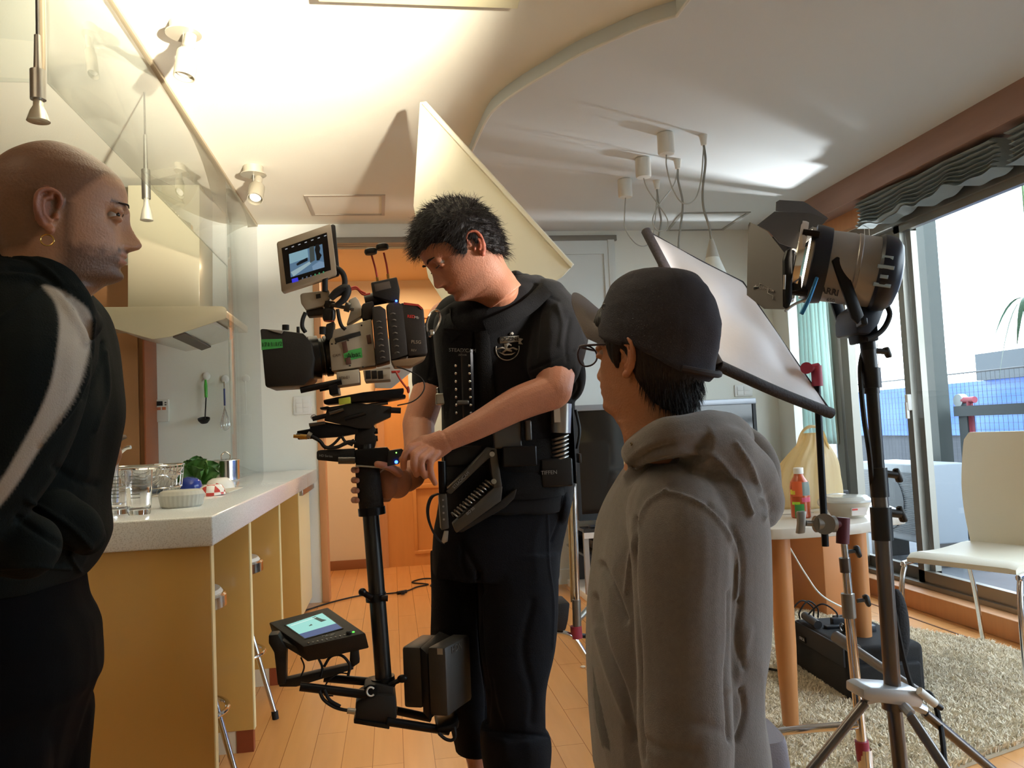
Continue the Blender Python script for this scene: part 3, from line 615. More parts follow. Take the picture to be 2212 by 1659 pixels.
# ------------------------------------------------------------------ ceiling lamps
LMP = mat('lamp_champagne', 'b9b09c', .35, .35)
def spot(c, aim, lab, s=1.0):
    t = thing('ceiling_spotlight', lab, 'spotlight', tuple(c), group='swivel spotlights on the kitchen ceiling'); c = np.array(c, float)
    obj('canopy', MB().lathe([(.046*s, 0), (.046*s, -.035*s), (.06*s, -.037*s), (.06*s, -.041*s), (0, -.043*s)], c, n=40), LMP, t)
    st_ = obj('stem', MB().cyl(c+(0, 0, -.04*s), c+(0, 0, -.085*s), .006*s, n=12).ell(c+(0, 0, -.088*s), .011*s), STEEL, t)
    d_ = np.array(aim, float); d_ /= np.linalg.norm(d_); k = c+(.0, 0, -.088*s)+np.cross(d_, (0, 1., 0))*.0+np.array([.018*s, -.006*s, 0])
    obj('shade', MB().lathe([(.0, -.045*s), (.02*s, -.045*s), (.02*s, .0), (.016*s, .004), (.034*s, .02*s), (.036*s, .024*s), (.036*s, .115*s), (.033*s, .115*s), (.033*s, .03*s), (0, .026*s)], k, d_, 32), LMP, t)
    obj('bulb', MB().lathe([(.0, .07*s), (.018*s, .075*s), (.028*s, .098*s), (.026*s, .101*s), (0, .103*s)], k, d_, 24), mat('lamp_lens', 'd9d6cc', .15, coat=.5), t)
c1 = atZ(396, 50, ZK); c4 = atZ(547, 360, ZK)
spot(c1, (-.14, -.10, -1), 'swivel spotlight nearer the camera, right of the tilted ceiling rail', .98)
spot(c4, (-.02, -.75, -1), 'swivel spotlight farther from the camera, above the monitor', 1.1)
def pendant(px, pyt, pyb, Y, lab):
    s0 = at(px[1], pyb, Y); top = np.array([s0[0], s0[1], ZK]); t = thing('pendant_lamp', lab, 'pendant lamp', tuple(top), group='bare reflector pendants over the counter'); k = Y/1.9
    obj('rod', MB().cyl(top, s0+(0, 0, .19*k), .0035, n=10), DSTEEL, t); obj('socket', MB().lathe([(0, .20*k), (.007, .20*k), (.009, .12*k), (.017, .118*k), (.017, .05*k), (.0, .05*k)], s0, n=24), STEEL, t)
    obj('bulb', MB().lathe([(.010, .055*k), (.011, .035*k), (.018, .022*k), (.025, 0), (.022, -.001), (.0, .002)], s0, n=28), mat('reflector_bulb', 'd5d0c0', .2, .6), t)
pendant((83, 83), 0, 262, 1.95, 'reflector pendant at the top left, hanging above the bald man')
pendant((320, 317), 300, 476, 3.35, 'reflector pendant hanging right of the bald head in front of the hood')
# trio of hanging cords on the living ceiling
def swag(pcup, phook, loop, ldrop, shade, lab):
    c = atZ(pcup[0], pcup[1], ZL); h = atZ(phook[0], phook[1], ZL); t = thing('hanging_lamp', lab, 'hanging lamp', tuple(c), group='corded lamps swagged from the living ceiling')
    obj('ceiling_cup', MB().lathe([(.036, 0), (.040, -.004), (.040, -.095), (.036, -.102), (.012, -.105), (0, -.105)], c, n=36), mat('ivory_cup', 'd9d6cb', .4), t)
    obj('ceiling_hook', MB().lathe([(.022, 0), (.019, -.012), (.013, -.05), (0, -.052)], h, n=20), mat('ivory_cup', 'd9d6cb'), t)
    Yv = (c[1]+h[1])/2; pts = [c-(0, 0, .105)]+[at(x, y, c[1]+(h[1]-c[1])*i/max(1, len(loop)-1)) for i, (x, y) in enumerate(loop)]+[h-(0, 0, .05)]
    obj('cord', MB().tube(pts, .0035, 8, 8), mat('grey_cord', 'a7a79f', .5), t)
    p2 = [h-(0, 0, .05)]+[at(x, y, h[1]) for x, y in ldrop]
    obj('drop_cord', MB().tube(p2, .006, 8, 8), mat('grey_sleeve', '86857d', .5), t)
    s = p2[-1]; obj('lamp_shade', MB().lathe([(.006, .01), (.012, 0), (.034, -.085), (.062, -.16), (.075, -.20), (.072, -.20), (.03, -.08), (.0, -.01)], s, n=36), mat('white_shade', 'cfd2cc', .35), t, label='white conical shade'); obj('shade_cap', MB().lathe([(.0, .012), (.009, .012), (.013, 0), (.033, -.078), (.0, -.078)], s, n=36), mat('shade_cap', 'a9a69c', .4), t)
swag((1437, 288), (1519, 292), [(1440, 360), (1452, 405), (1474, 438), (1500, 432), (1514, 390)], [(1524, 350), (1518, 410), (1520, 450), (1532, 490), (1537, 522)], 1, 'hanging lamp with the visible white cone shade, right of three')
swag((1388, 342), (1463, 345), [(1400, 410), (1440, 470), (1440, 495), (1420, 498), (1410, 475), (1425, 440), (1455, 400)], [(1465, 390), (1475, 440), (1470, 490), (1466, 530), (1469, 572)], 1, 'middle hanging lamp, its cord looped into a knot')
swag((1349, 388), (1418, 390), [(1349, 480), (1356, 505), (1378, 529), (1400, 528), (1412, 500), (1418, 440)], [(1424, 450), (1428, 480), (1422, 520), (1424, 590)], 1, 'left of the three hanging lamps, cord sagging lowest')
# ceiling fixture at the top edge
cfa, cfb = atZ(905, 12, ZK-.05), atZ(1120, 14, ZK-.05)
cf = thing('ceiling_light', 'cream ceiling light fixture cut off by the top picture edge', 'ceiling light', (float(cfa[0]), float(cfa[1])-.2, ZK))
x0, x1, y1 = atZ(690, 20, ZK-.05)[0], cfb[0], cfa[1]
obj('tray', MB().box((x0, y1-.42, ZK-.05), (x1, y1, ZK-.035), .004), mat('cream_tray', 'd9cfa8', .4), cf); obj('housing', MB().box((x0+.15, y1-.34, ZK-.036), (x1-.12, y1-.06, ZK-.001), .004), mat('cream_tray', 'd9cfa8'), cf)
for i in range(3): obj('louvre', MB().box((x1-.09+i*.025, y1-.36, ZK-.036), (x1-.082+i*.025, y1-.05, ZK-.003)), mat('brown_louvre', '7c5f3c', .5), cf)
# ------------------------------------------------------------------ bar stools
def stool(c, zs, r, ph, lab):
    c = np.array([c[0], c[1], 0.]); t = thing('bar_stool', lab, 'bar stool', tuple(c), group='chrome bar stools tucked under the counter')
    obj('seat', MB().lathe([(0, zs-.045), (r-.01, zs-.045), (r, zs-.04), (r, zs-.006), (r-.006, zs), (0, zs+.004)], c, n=56), CHROME, t)
    obj('cushion', MB().lathe([(0, zs+.001), (r-.012, zs+.001), (r-.02, zs+.012), (0, zs+.016)], c, n=56), mat('white_vinyl', 'd8d4cb', .35), t)
    zr_ = zs*.40
    for k in range(4):
        a = ph+k*math.pi/2; d_ = np.array([math.cos(a), math.sin(a), 0]); lg = obj('leg', MB().cyl(c+d_*.06+(0, 0, zs-.045), c+d_*(r+.055)+(0, 0, .02), .0095, n=14), CHROME, t)
        obj('foot_cap', MB().cyl(c+d_*(r+.053)+(0, 0, .03), c+d_*(r+.057), .0125, n=14), RUBBER, lg)
    rr = .06+(r-.005)*.62; a = np.linspace(0, 2*np.pi, 48, endpoint=False); obj('foot_ring', MB().tube(np.stack([c[0]+rr*np.cos(a), c[1]+rr*np.sin(a), np.full(48, zr_)], 1), .008, 10, closed=True), CHROME, t)
stool((-.700, 2.66), .60, .165, -.35, 'chrome bar stool nearer the camera, mostly hidden by the end panel')
stool((-.690, 3.32), .60, .165, -.35, 'chrome bar stool farther along the counter, behind the lower monitor')
# ------------------------------------------------------------------ television corner
tvx0, tvx1 = at(1238, 880, 5.0)[0], at(1630, 857, 5.0)[0]; tz1, tz0 = at(1435, 868, 5.0)[2], at(1300, 1122, 5.0)[2]
tv = thing('television', 'large flat television with silver top bar on the glass stand', 'television', ((tvx0+tvx1)/2, 5.03, tz0))
obj('screen', MB().box((tvx0+.02, 4.998, tz0+.04), (tvx1-.02, 5.004, tz1-.035)), mat('tv_screen', '0a0a0c', .08, coat=.6), tv)
obj('bezel', MB().box((tvx0, 5.002, tz0), (tvx1, 5.05, tz1-.001), .006).box((tvx0, 4.99, tz0), (tvx0+.022, 5.003, tz1-.02)).box((tvx1-.022, 4.99, tz0), (tvx1, 5.003, tz1-.02)).box((tvx0+.022, 4.99, tz0+.0), (tvx1-.022, 5.003, tz0+.04)), BLACK, tv)
obj('top_bar', MB().box((tvx0, 4.98, tz1-.038), (tvx1, 5.05, tz1), .004), mat('tv_silver', '8f9298', .35, .4), tv, label='silver top bar')
obj('foot', MB().box(((tvx0+tvx1)/2-.3, 4.9, tz0-.03), ((tvx0+tvx1)/2+.3, 5.15, tz0-.015), .004).box(((tvx0+tvx1)/2-.08, 5.01, tz0-.02), ((tvx0+tvx1)/2+.08, 5.04, tz0+.02)), BLACK, tv)
zsT = tz0-.031; sx0, sx1 = tvx0-.02, 2.60
sd = thing('tv_stand', 'black glass television stand with pale metal edges', 'tv stand', ((sx0+sx1)/2, 5.05, 0))
obj('top_shelf', MB().box((sx0, 4.80, zsT-.02), (sx1, 5.32, zsT), .004), mat('smoke_glass', '2b2a2a', .1, coat=.5), sd)
obj('rail', MB().box((sx0, 4.79, zsT-.055), (sx1, 4.80, zsT-.02)), mat('pale_edge', 'c9c0b4', .4), sd)
obj('shelf', MB().box((sx0, 4.82, .27), (sx1, 5.32, .285), .003), mat('smoke_glass', '2b2a2a'), sd)
obj('back_panel', MB().box((sx0+.02, 5.30, .03), (sx1-.02, 5.318, zsT-.02)), mat('stand_black', '151414', .35), sd)
obj('base', MB().box((sx0, 4.78, .0), (sx1+.05, 5.34, .045), .004), mat('base_white', 'dfe0df', .35), sd, label='white base plate')
for x in (sx0, sx1-.03): obj('post', MB().box((x, 4.80, .045), (x+.03, 4.83, zsT-.02)), STEEL, sd)
solo('video_player', MB().box((sx0+.1, 4.9, .287), (sx0+.52, 5.2, .34), .004).box((sx0+.12, 4.896, .305), (sx0+.3, 4.901, .325)), mat('player_grey', '4c4a49', .4), 'flat dark grey player on the television stand shelf', 'player')
solo('remote_control', MB().box((tvx0+.03, 4.84, zsT+.001), (tvx0+.26, 4.885, zsT+.018), .006), mat('remote_dark', '37393d', .3), 'dark slim box lying before the television', 'remote')
sp = thing('floor_speaker', 'black boxy speaker standing in the corner behind the table', 'speaker', (2.55, 4.6, 0))
# ------------------------------------------------------------------ rug
ctr = []
RUG = [atZ(1560, 1350, 0)[:2], atZ(1700, 1322, 0)[:2], np.array([2.62, 3.28]), np.array([2.62, 2.75]), atZ(2250, 1600, 0)[:2], atZ(2050, 1672, 0)[:2], np.array([.95, 1.9]), np.array([.95, 2.6])]
rp = np.array(RUG)
def inpoly(P, poly):
    c = np.zeros(len(P), bool); j = len(poly)-1
    for i in range(len(poly)):
        a, b = poly[i], poly[j]; t = ((a[1] > P[:, 1]) != (b[1] > P[:, 1])) & (P[:, 0] < (b[0]-a[0])*(P[:, 1]-a[1])/(b[1]-a[1]+1e-12)+a[0]); c ^= t; j = i
    return c
rug = thing('rug', 'beige shaggy rug under the table and tripods', 'rug', (1.9, 2.8, 0))
obj('backing', MB().prism([(x, y, .001) for x, y in rp], (0, 0, .011)), mat('rug_base', 'a39780', .95), rug)
Nt = 90000; P = np.column_stack([rng.uniform(rp[:, 0].min(), rp[:, 0].max(), Nt*2), rng.uniform(rp[:, 1].min(), rp[:, 1].max(), Nt*2)]); P = P[inpoly(P, rp)][:Nt]; n_ = len(P)
cl = np.sin(P[:, 0]*61+2*np.sin(P[:, 1]*29))*np.sin(P[:, 1]*53+2*np.sin(P[:, 0]*31)); ang = rng.uniform(0, 2*np.pi, n_); lean = np.stack([np.cos(cl*3), np.sin(cl*3)], 1)*.009+rng.normal(0, .009, (n_, 2)); hgt = .017+.008*rng.random(n_); wd = .0030
B0 = np.column_stack([P+np.stack([np.cos(ang), np.sin(ang)], 1)*wd, np.full(n_, .010)]); B1 = np.column_stack([P-np.stack([np.cos(ang), np.sin(ang)], 1)*wd, np.full(n_, .010)]); Tm = np.column_stack([P+lean*.45+np.stack([np.cos(ang), np.sin(ang)], 1)*wd*.8, .010+hgt*.75]); Tn = np.column_stack([P+lean*.45-np.stack([np.cos(ang), np.sin(ang)], 1)*wd*.8, .010+hgt*.75]); T = np.column_stack([P+lean, .010+hgt])
V = np.stack([B0, B1, Tn, Tm, T], 1).reshape(-1, 3); me = bpy.data.meshes.new('pile'); k = np.arange(n_)*5
Fq = [(int(a), int(a+1), int(a+2), int(a+3)) for a in k]+[(int(a+3), int(a+2), int(a+4)) for a in k]; me.from_pydata(V.tolist(), [], Fq); me.update()
PL = mat('rug_pile', 'e8dcc4', .95, var=.22, vscale=14, sheen=.3)
tag(link('pile', me, PL, rug, 180), kind='stuff')
# ------------------------------------------------------------------ table and what stands on it
tz = .705
tp0 = atZ(1625, 1130, tz); tr_ = [atZ(1627, 1128, tz), atZ(1660, 1152, tz), atZ(1740, 1160, tz), atZ(1840, 1150, tz), atZ(1905, 1133, tz), atZ(1990, 1105, tz), atZ(1900, 1090, tz), atZ(1700, 1098, tz), atZ(1640, 1108, tz)]
TB = thing('dining_table', 'white topped table with round wooden legs beside the hooded man', 'table', (1.75, 2.9, 0))
lx0, ly0 = atZ(1710, 1592, 0)[:2]
top = [(lx0-.13, ly0+.10, 0), (lx0-.10, ly0-.05, 0), (lx0+.0, ly0-.10, 0), (lx0+.25, ly0-.09, 0), (1.72, ly0+.03, 0), (1.83, ly0+.10, 0), (1.98, ly0+.50, 0), (1.97, ly0+.66, 0), (lx0+.30, ly0+.74, 0), (lx0+.06, ly0+.62, 0)]
top = [(x, y, tz-.035) for x, y, _ in top]; top = catmull(top, 4, True)
obj('tabletop', MB().prism(top, (0, 0, .035), .004), mat('table_white', 'c3bdb2', .35, coat=.2), TB)
LG = mat('beech_leg', 'b87d4c', .4, var=.12, vscale=6, stretch=(6, 6, .6))
for x, y in ((lx0, ly0), (1.775, 2.90), (1.60, 3.20)): obj('leg', MB().lathe([(0, .041), (.026, .041), (.034, .3), (.036, .665), (0, .668)], (x, y, 0), n=28), LG, TB)
def tt(px, py): return atZ(px, py, tz)
# plastic shopping bag
bc = np.array([1.98, 3.42, tz]); s_ = 3.42/1720
pc0 = at(1745, 1112, 3.02); bc = np.array([pc0[0], 3.02, tz])
R = []; 
rows = [(1112, 1676, 1812), (1080, 1672, 1814), (1040, 1676, 1812), (1000, 1690, 1806), (975, 1710, 1796), (955, 1728, 1784), (935, 1736, 1776)]
for j, (py, xa, xb) in enumerate(catmull(rows, 4)):
    A_, B_ = at(xa, py, 3.02), at(xb, py, 3.02); c_ = (A_+B_)/2; hw = (B_-A_)[0]/2; a = np.linspace(0, 2*np.pi, 90, endpoint=False); t = j/24
    fold = 1+.05*np.sin(a*9+t*4)+.04*np.sin(a*17-t*7)*t+.02*np.sin(a*31); R.append(np.stack([c_[0]+hw*np.cos(a)*fold, c_[1]+hw*.62*np.sin(a)*fold, np.full(90, max(tz+.001, c_[2]))], 1))
bagm = mat('amber_bag_plastic', 'd9c8a0', .4, bump=.4, bscale=25); nt = bagm.node_tree; tr = nt.nodes.new('ShaderNodeBsdfTranslucent'); tr.inputs[0].default_value = srgb('ecd8ae'); mxs = nt.nodes.new('ShaderNodeMixShader'); mxs.inputs[0].default_value = .5
nt.links.new(nt.nodes['Principled BSDF'].outputs[0], mxs.inputs[1]); nt.links.new(tr.outputs[0], mxs.inputs[2]); nt.links.new(mxs.outputs[0], nt.nodes['Material Output'].inputs[0])
bg = thing('shopping_bag', 'tan translucent plastic carrier bag standing on the table', 'bag', tuple(bc))
obj('bag_body', MB().rings(R), bagm, bg, ang=180)
for dy in (-.03, .03):
    pts = [at(1722, 965, 3.02+dy), at(1732, 935, 3.02+dy), at(1748, 922, 3.02+dy), at(1768, 924, 3.02+dy), at(1780, 940, 3.02+dy), at(1788, 970, 3.02+dy)]; P_ = catmull(pts, 6); obj('handle', MB().rings([[q+(0, .012, 0), q+(0, .004, .006), q+(0, -.012, 0), q+(0, -.004, -.006)] for q in P_]), bagm, bg)
# juice bottle
bo = atZ(1731, 1118, tz); bb = thing('juice_bottle', 'juice bottle with white cap and green orange label on the table', 'bottle', tuple(bo)); sc = 1.0
obj('bottle_body', MB().lathe([(0, 0), (.031, 0), (.034, .004), (.034, .11), (.031, .128), (.018, .148), (.015, .158), (0, .158)], bo, n=36), mat('tomato_red', 'b4502c', .25), bb)
obj('cap', MB().lathe([(.0175, .158), (.0175, .178), (.016, .18), (0, .18)], bo, n=28), WHITE, bb)
for nm, z0, z1, a0, a1, c_ in (('orange_label', .075, .135, 3.4, 4.5, 'd8643a'), ('grey_label', .078, .132, 4.5, 6.0, '6e7a72'), ('pink_label', .055, .077, 4.4, 5.6, 'c8506a'), ('green_label', .0, .055, 3.6, 4.6, '3f8f4c'), ('lime_label', .046, .062, 3.3, 4.2, 'a6cf3a'), ('yellow_label', .082, .115, 3.1, 3.75, 'd6cf45')):
    a = np.linspace(a0, a1, 12); zz = [z0+.003, (z0+z1)/2, z1-.003]; rr = [.0347 if z < .11 else .0322 for z in zz]
    obj('label', MB().rings([[bo+(r*np.cos(t), r*np.sin(t), z) for t in a]+[bo+((r-.0015)*np.cos(t), (r-.0015)*np.sin(t), z) for t in a[::-1]] for r, z in zip(rr, zz)]), mat('lbl_'+c_, c_, .4), bb)
# food tub
fo = atZ(1832, 1116, tz); fd = thing('food_container', 'round white take-away bowl with clear lid on the table', 'food container', tuple(fo))
obj('bowl', MB().lathe([(0, 0), (.052, 0), (.056, .003), (.078, .05), (.084, .054), (.08, .056), (0, .05)], fo, n=48), mat('foam_white', 'cfc7b8', .4), fd); obj('lid', MB().lathe([(.085, .055), (.084, .062), (.068, .074), (0, .076)], fo, n=48), mat('lid_clear', 'dfe2de', .12, trans=.4), fd)
obj('sticker', MB().box(fo+(-.03, -.0755, .012), fo+(.025, -.071, .038)), mat('sticker_white', 'd9cfc8', .5), fd); obj('price_mark', MB().box(fo+(-.028, -.0765, .03), fo+(-.008, -.074, .036)), mat('price_red', 'c5493c', .5), fd)
solo('napkin_packet', MB().ell(fo+(.06, .17, .035), (.075, .05, .033)), mat('clear_wrap', 'cfd4d2', .25), 'crumpled clear plastic packet behind the take-away bowl', 'packet')
solo('paper_sheet', MB().box(atZ(1650, 1115, tz)+(0, 0, .001), atZ(1650, 1115, tz)+(.20, .14, .003)), mat('paper', 'b9b0a2', .7), 'folded paper sheet lying at the left end of the table', 'paper')
solo('snack_box', MB().box(tt(1640, 1108)+(.02, .17, .001), tt(1640, 1108)+(.16, .25, .025), .003), BLACK, 'small black tray lying beside the carrier bag', 'tray')
# ------------------------------------------------------------------ chairs
LEA = mat('cream_leatherette', 'd8d2bf', .38, bump=.12, bscale=220)
def chair(c, rz, lab):
    t = thing('dining_chair', lab, 'chair', (0, 0, 0), group='cream leatherette dining chairs')
    sb = MB(); a = []; R = []
    for i in range(15):
        y = -.23+.46*i/14; dip = -.012*math.sin(i/14*math.pi); hw = .22-.006*abs(i-7)/7; th = .045 if 0 < i < 14 else .02
        R.append([(-hw, y, .43+dip), (-hw, y, .43+th*.8+dip), (-hw+.03, y, .43+th+dip), (hw-.03, y, .43+th+dip), (hw, y, .43+th*.8+dip), (hw, y, .43+dip)])
    o_ = obj('seat', sb.rings(R), LEA, t, ang=50)
    R = []
    for i in range(17):
        u = i/16; z = .45+.50*u; y = .215+.05*u+.05*u*u; hw = .165+.048*math.sin(min(1, u*1.5)*math.pi/2)-(.022*max(0, u-.93)/.07)**1.0; th = .035-.012*u
        row = []
        for j in range(11): v = j/10*2-1; row.append((v*hw, y+.025*(v*v)*-1, z))
        R.append(row+[(x, y_+th, z_) for x, y_, z_ in row[::-1]])
    obj('backrest', MB().rings(R), LEA, t, ang=60)
    for s in (-1, 1):
        obj('leg', MB().tube([(s*.215, .23, .435), (s*.225, -.20, .425), (s*.227, -.232, .405), (s*.232, -.255, .30), (s*.238, -.265, .0)], [.011]*5, 12, 8), CHROME, t)
        obj('leg', MB().tube([(s*.20, .20, .43), (s*.205, .26, .25), (s*.21, .31, .0)], .010, 12, 6), CHROME, t)
    obj('crossbar', MB().cyl((-.2, .21, .42), (.2, .21, .42), .009, n=12).cyl((-.215, -.1, .42), (.215, -.1, .42), .009, n=12), CHROME, t)
    t.location = c; t.rotation_euler = (0, 0, rz); return t
ch = chair((2.41, 2.99, .012), -math.radians(66), 'cream leatherette dining chair with chrome legs in front of the window')
dup(ch, (1.42, 3.80, .0), math.radians(0), 'cream dining chair mostly hidden behind the hooded man and table leg')
# ------------------------------------------------------------------ equipment bag on the rug
bgx = MB(); 
EB = thing('equipment_bag', 'black fabric sound bag with gear and cables on the rug', 'equipment bag', (1.75, 2.95, .012))
ca_, cb_, cc_ = atZ(1718, 1440, .012), atZ(1835, 1520, .012), atZ(1925, 1480, .012)
ax = (cb_-ca_); Lx = np.linalg.norm(ax); ax /= Lx; ay = np.array([-ax[1], ax[0], 0]); az = np.array([0, 0, 1.])
Rb = np.stack([ax, ay, az], 1)
def bagbox(a, b, bev=.01, mm=None):
    m_ = mm or MB(); m_.M = np.eye(4); m_.M[:3, :3] = Rb; m_.M[:3, 3] = ca_; m_.box(a, b, bev); m_.M = None; return m_
CORD = mat('cordura_black', '1c1b1c', .8, bump=.4, bscale=500)
obj('bag_body', bagbox((0, 0, 0), (Lx, .30, .20), .02), CORD, EB); obj('flap', bagbox((.01, -.008, .125), (Lx-.01, .002, .20), .003), mat('cordura_flap', '29282a', .75, bump=.3, bscale=500), EB)
obj('pocket', bagbox((Lx-.003, .03, .03), (Lx+.03, .27, .14), .01), CORD, EB)
obj('brand_patch', bagbox((.085, -.013, .135), (.145, -.008, .158), .001), mat('patch_black', '111111', .6), EB)
text('lettering', 'ORCA', mat('print_white', 'dcdcdc', .6), EB, ca_+ax*.115+ay*-.0135+az*.146, ax, az, .0165)
m_ = MB()
for k in range(7): u = random.random(); bagbox((.03+k*.035, random.uniform(.03, .2), .19), (.06+k*.035, random.uniform(.2, .27), .205+.03*random.random()), .004, m_)
obj('mixer', m_, mat('gear_dark', '2f3238', .4, .3), EB)
tb_ = lambda x, y, z: ca_+ax*x+ay*y+az*z
obj('battery_tube', MB().cyl(tb_(.06, .03, .225), tb_(.18, .03, .215), .017), mat('tube_grey', '4a4a4c', .45), EB)
for k in range(2): obj('knob_ring', MB().tube([tb_(.24+k*.04+.016*math.cos(a), .10+.0*a, .215+.016*math.sin(a)) for a in np.linspace(0, 6.28, 16, endpoint=False)], .003, 6, closed=True), STEEL, EB)
for k in range(6):
    p0 = tb_(random.uniform(.03, .3), random.uniform(.05, .25), .21); p1 = p0+np.array([random.uniform(-.12, .12), random.uniform(-.05, .1), 0]); obj('cable', MB().tube([p0, p0+(0, 0, .04), (p0+p1)/2+(0, 0, .07+random.random()*.03), p1+(0, 0, .03), p1], .0035, 8, 8), RUBBER, EB)
bpA, bpB = at(1805, 1375, 2.72), at(1990, 1500, 2.3)
solo('boom_pole', MB().cyl(bpA, at(1850, 1405, 2.62), .021).cyl(at(1845, 1402, 2.63), bpB, .016), mat('boom_grey', '6f6a66', .35, .4), 'grey boom pole resting slantwise over the equipment bag', 'boom pole')
wind = at(1942, 1350, 2.7); solo('microphone_cover', MB().ell(wind, (.035, .035, .13), n=24), mat('fur_black', '1b1a1c', .9, bump=.8, bscale=120), 'black padded cover hanging behind the light stand', 'microphone cover')
def cable(name, pts, r, m, lab, cat='cable', k=8): return solo(name, MB().tube([np.array(p) for p in pts], r, 8, k), m, lab, cat)
fl = lambda x, y, z=.006: atZ(x, y, z)
cable('floor_cable', [fl(640, 1325), fl(712, 1302), fl(770, 1288), fl(800, 1285), fl(850, 1281), fl(880, 1276), fl(900, 1268), fl(925, 1262), fl(890, 1258), fl(915, 1250), fl(950, 1252), fl(930, 1265), fl(960, 1270)], .005, RUBBER, 'black cable crossing the hall threshold on the floor')
solo('plug_connector', MB().cyl(fl(858, 1281, .012), fl(878, 1277, .012), .011).box(fl(866, 1284, .004), fl(874, 1276, .03), .004), RUBBER, 'black plug joint on the cable behind the post', 'plug')
cable('white_cable', [at(1703, 1178, 3.3), at(1740, 1240, 3.3), at(1780, 1290, 3.3), fl(1850, 1325)], .004, mat('white_cord', 'dcdcd0'), 'thin white cable hanging down behind the table leg')
cable('rug_cable', [fl(1627, 1448, .04), fl(1650, 1444, .04), fl(1682, 1449, .04), fl(1700, 1460, .03)], .005, RUBBER, 'short black cable end lying on the rug by the table leg')
cable('thin_cable', [fl(1700, 1290), fl(1735, 1310), fl(1738, 1330), fl(1715, 1348)], .003, mat('brown_cord', '4a3526', .6), 'thin brown cable curled on the floor behind the table')
solo('paper_scrap', MB().ell(fl(1259, 1440, .006), (.012, .008, .005)), mat('scrap', 'd9cdb8', .8), 'tiny pale paper scrap on the wooden floor', 'scrap')
# speaker parts (declared above)
obj('cabinet', MB().box((2.38, 4.42, 0), (2.68, 4.74, .62), .01), mat('speaker_black', '141314', .5), sp); obj('grille', MB().box((2.40, 4.41, .03), (2.66, 4.42, .58), .004), mat('speaker_grille', '201f20', .8, bump=.3, bscale=600), sp)
solo('side_cabinet', MB().box((2.22, 3.95, 0), (2.34, 4.40, .58), .004), mat('side_wood', 'b5794a', .45), 'low honey wood box standing behind the table', 'cabinet')
# ------------------------------------------------------------------ figure helpers
from mathutils.bvhtree import BVHTree
def bvh(*objs):
    V = []; Fc = []; n = 0
    for o in objs:
        M_ = np.array(world_of(o)); v = vco(o.data); v = v @ M_[:3, :3].T+M_[:3, 3]; V.append(v); Fc += [[i+n for i in p.vertices] for p in o.data.polygons]; n += len(v)
    return BVHTree.FromPolygons(np.concatenate(V).tolist(), Fc)
def hitpx(tree, px, py, off=.0012, back=None):
    d = ray(px, py); d = d/np.linalg.norm(d); h = tree.ray_cast(Vector(OC.tolist()), Vector(d.tolist()))
    if h[0] is None: return None
    return np.array(h[0])-d*off
def decal(name, me2d, m, parent, tree, o, right, up, size, off=.0014, thick=.001, **tags):
    """print lying on a surface: flat outline wrapped onto the mesh behind it"""
    V = vco(me2d).copy(); r = np.array(right, float); u = np.array(up, float); out = []; last = None
    for x, y, z in V:
        p = np.array(o)+r*x*size+u*y*size; h = hitpx(tree, p[0], p[1], off+(thick if z > 0 else 0))
        if h is None: h = last if last is not None else at(p[0], p[1], 2.0)
        out.append(h); last = h
    setco(me2d, np.array(out)); me2d.materials.clear(); return link(name, me2d, m, parent, 180, **tags)
def textmesh(body, bold=0):
    cu = bpy.data.curves.new('t', 'FONT'); cu.body = body; cu.size = 1; cu.extrude = .01; cu.offset = bold; cu.align_x = 'CENTER'; cu.align_y = 'CENTER'
    t = bpy.data.objects.new('t', cu); COL.objects.link(t); bpy.context.view_layer.update()
    me = bpy.data.meshes.new_from_object(t.evaluated_get(bpy.context.evaluated_depsgraph_get())); bpy.data.objects.remove(t); return me
def polymesh(polys):
    mb = MB()
    for p in polys: mb.prism([(x, y, -.01) for x, y in p], (0, 0, .02))
    return mb.mesh('poly')
def ptext(name, body, m, parent, tree, px, py, size, ang=0, bold=0, **tags):
    a = math.radians(ang); return decal(name, textmesh(body, bold), m, parent, tree, (px, py), (math.cos(a), -math.sin(a)), (-math.sin(a), -math.cos(a)), size, **tags)

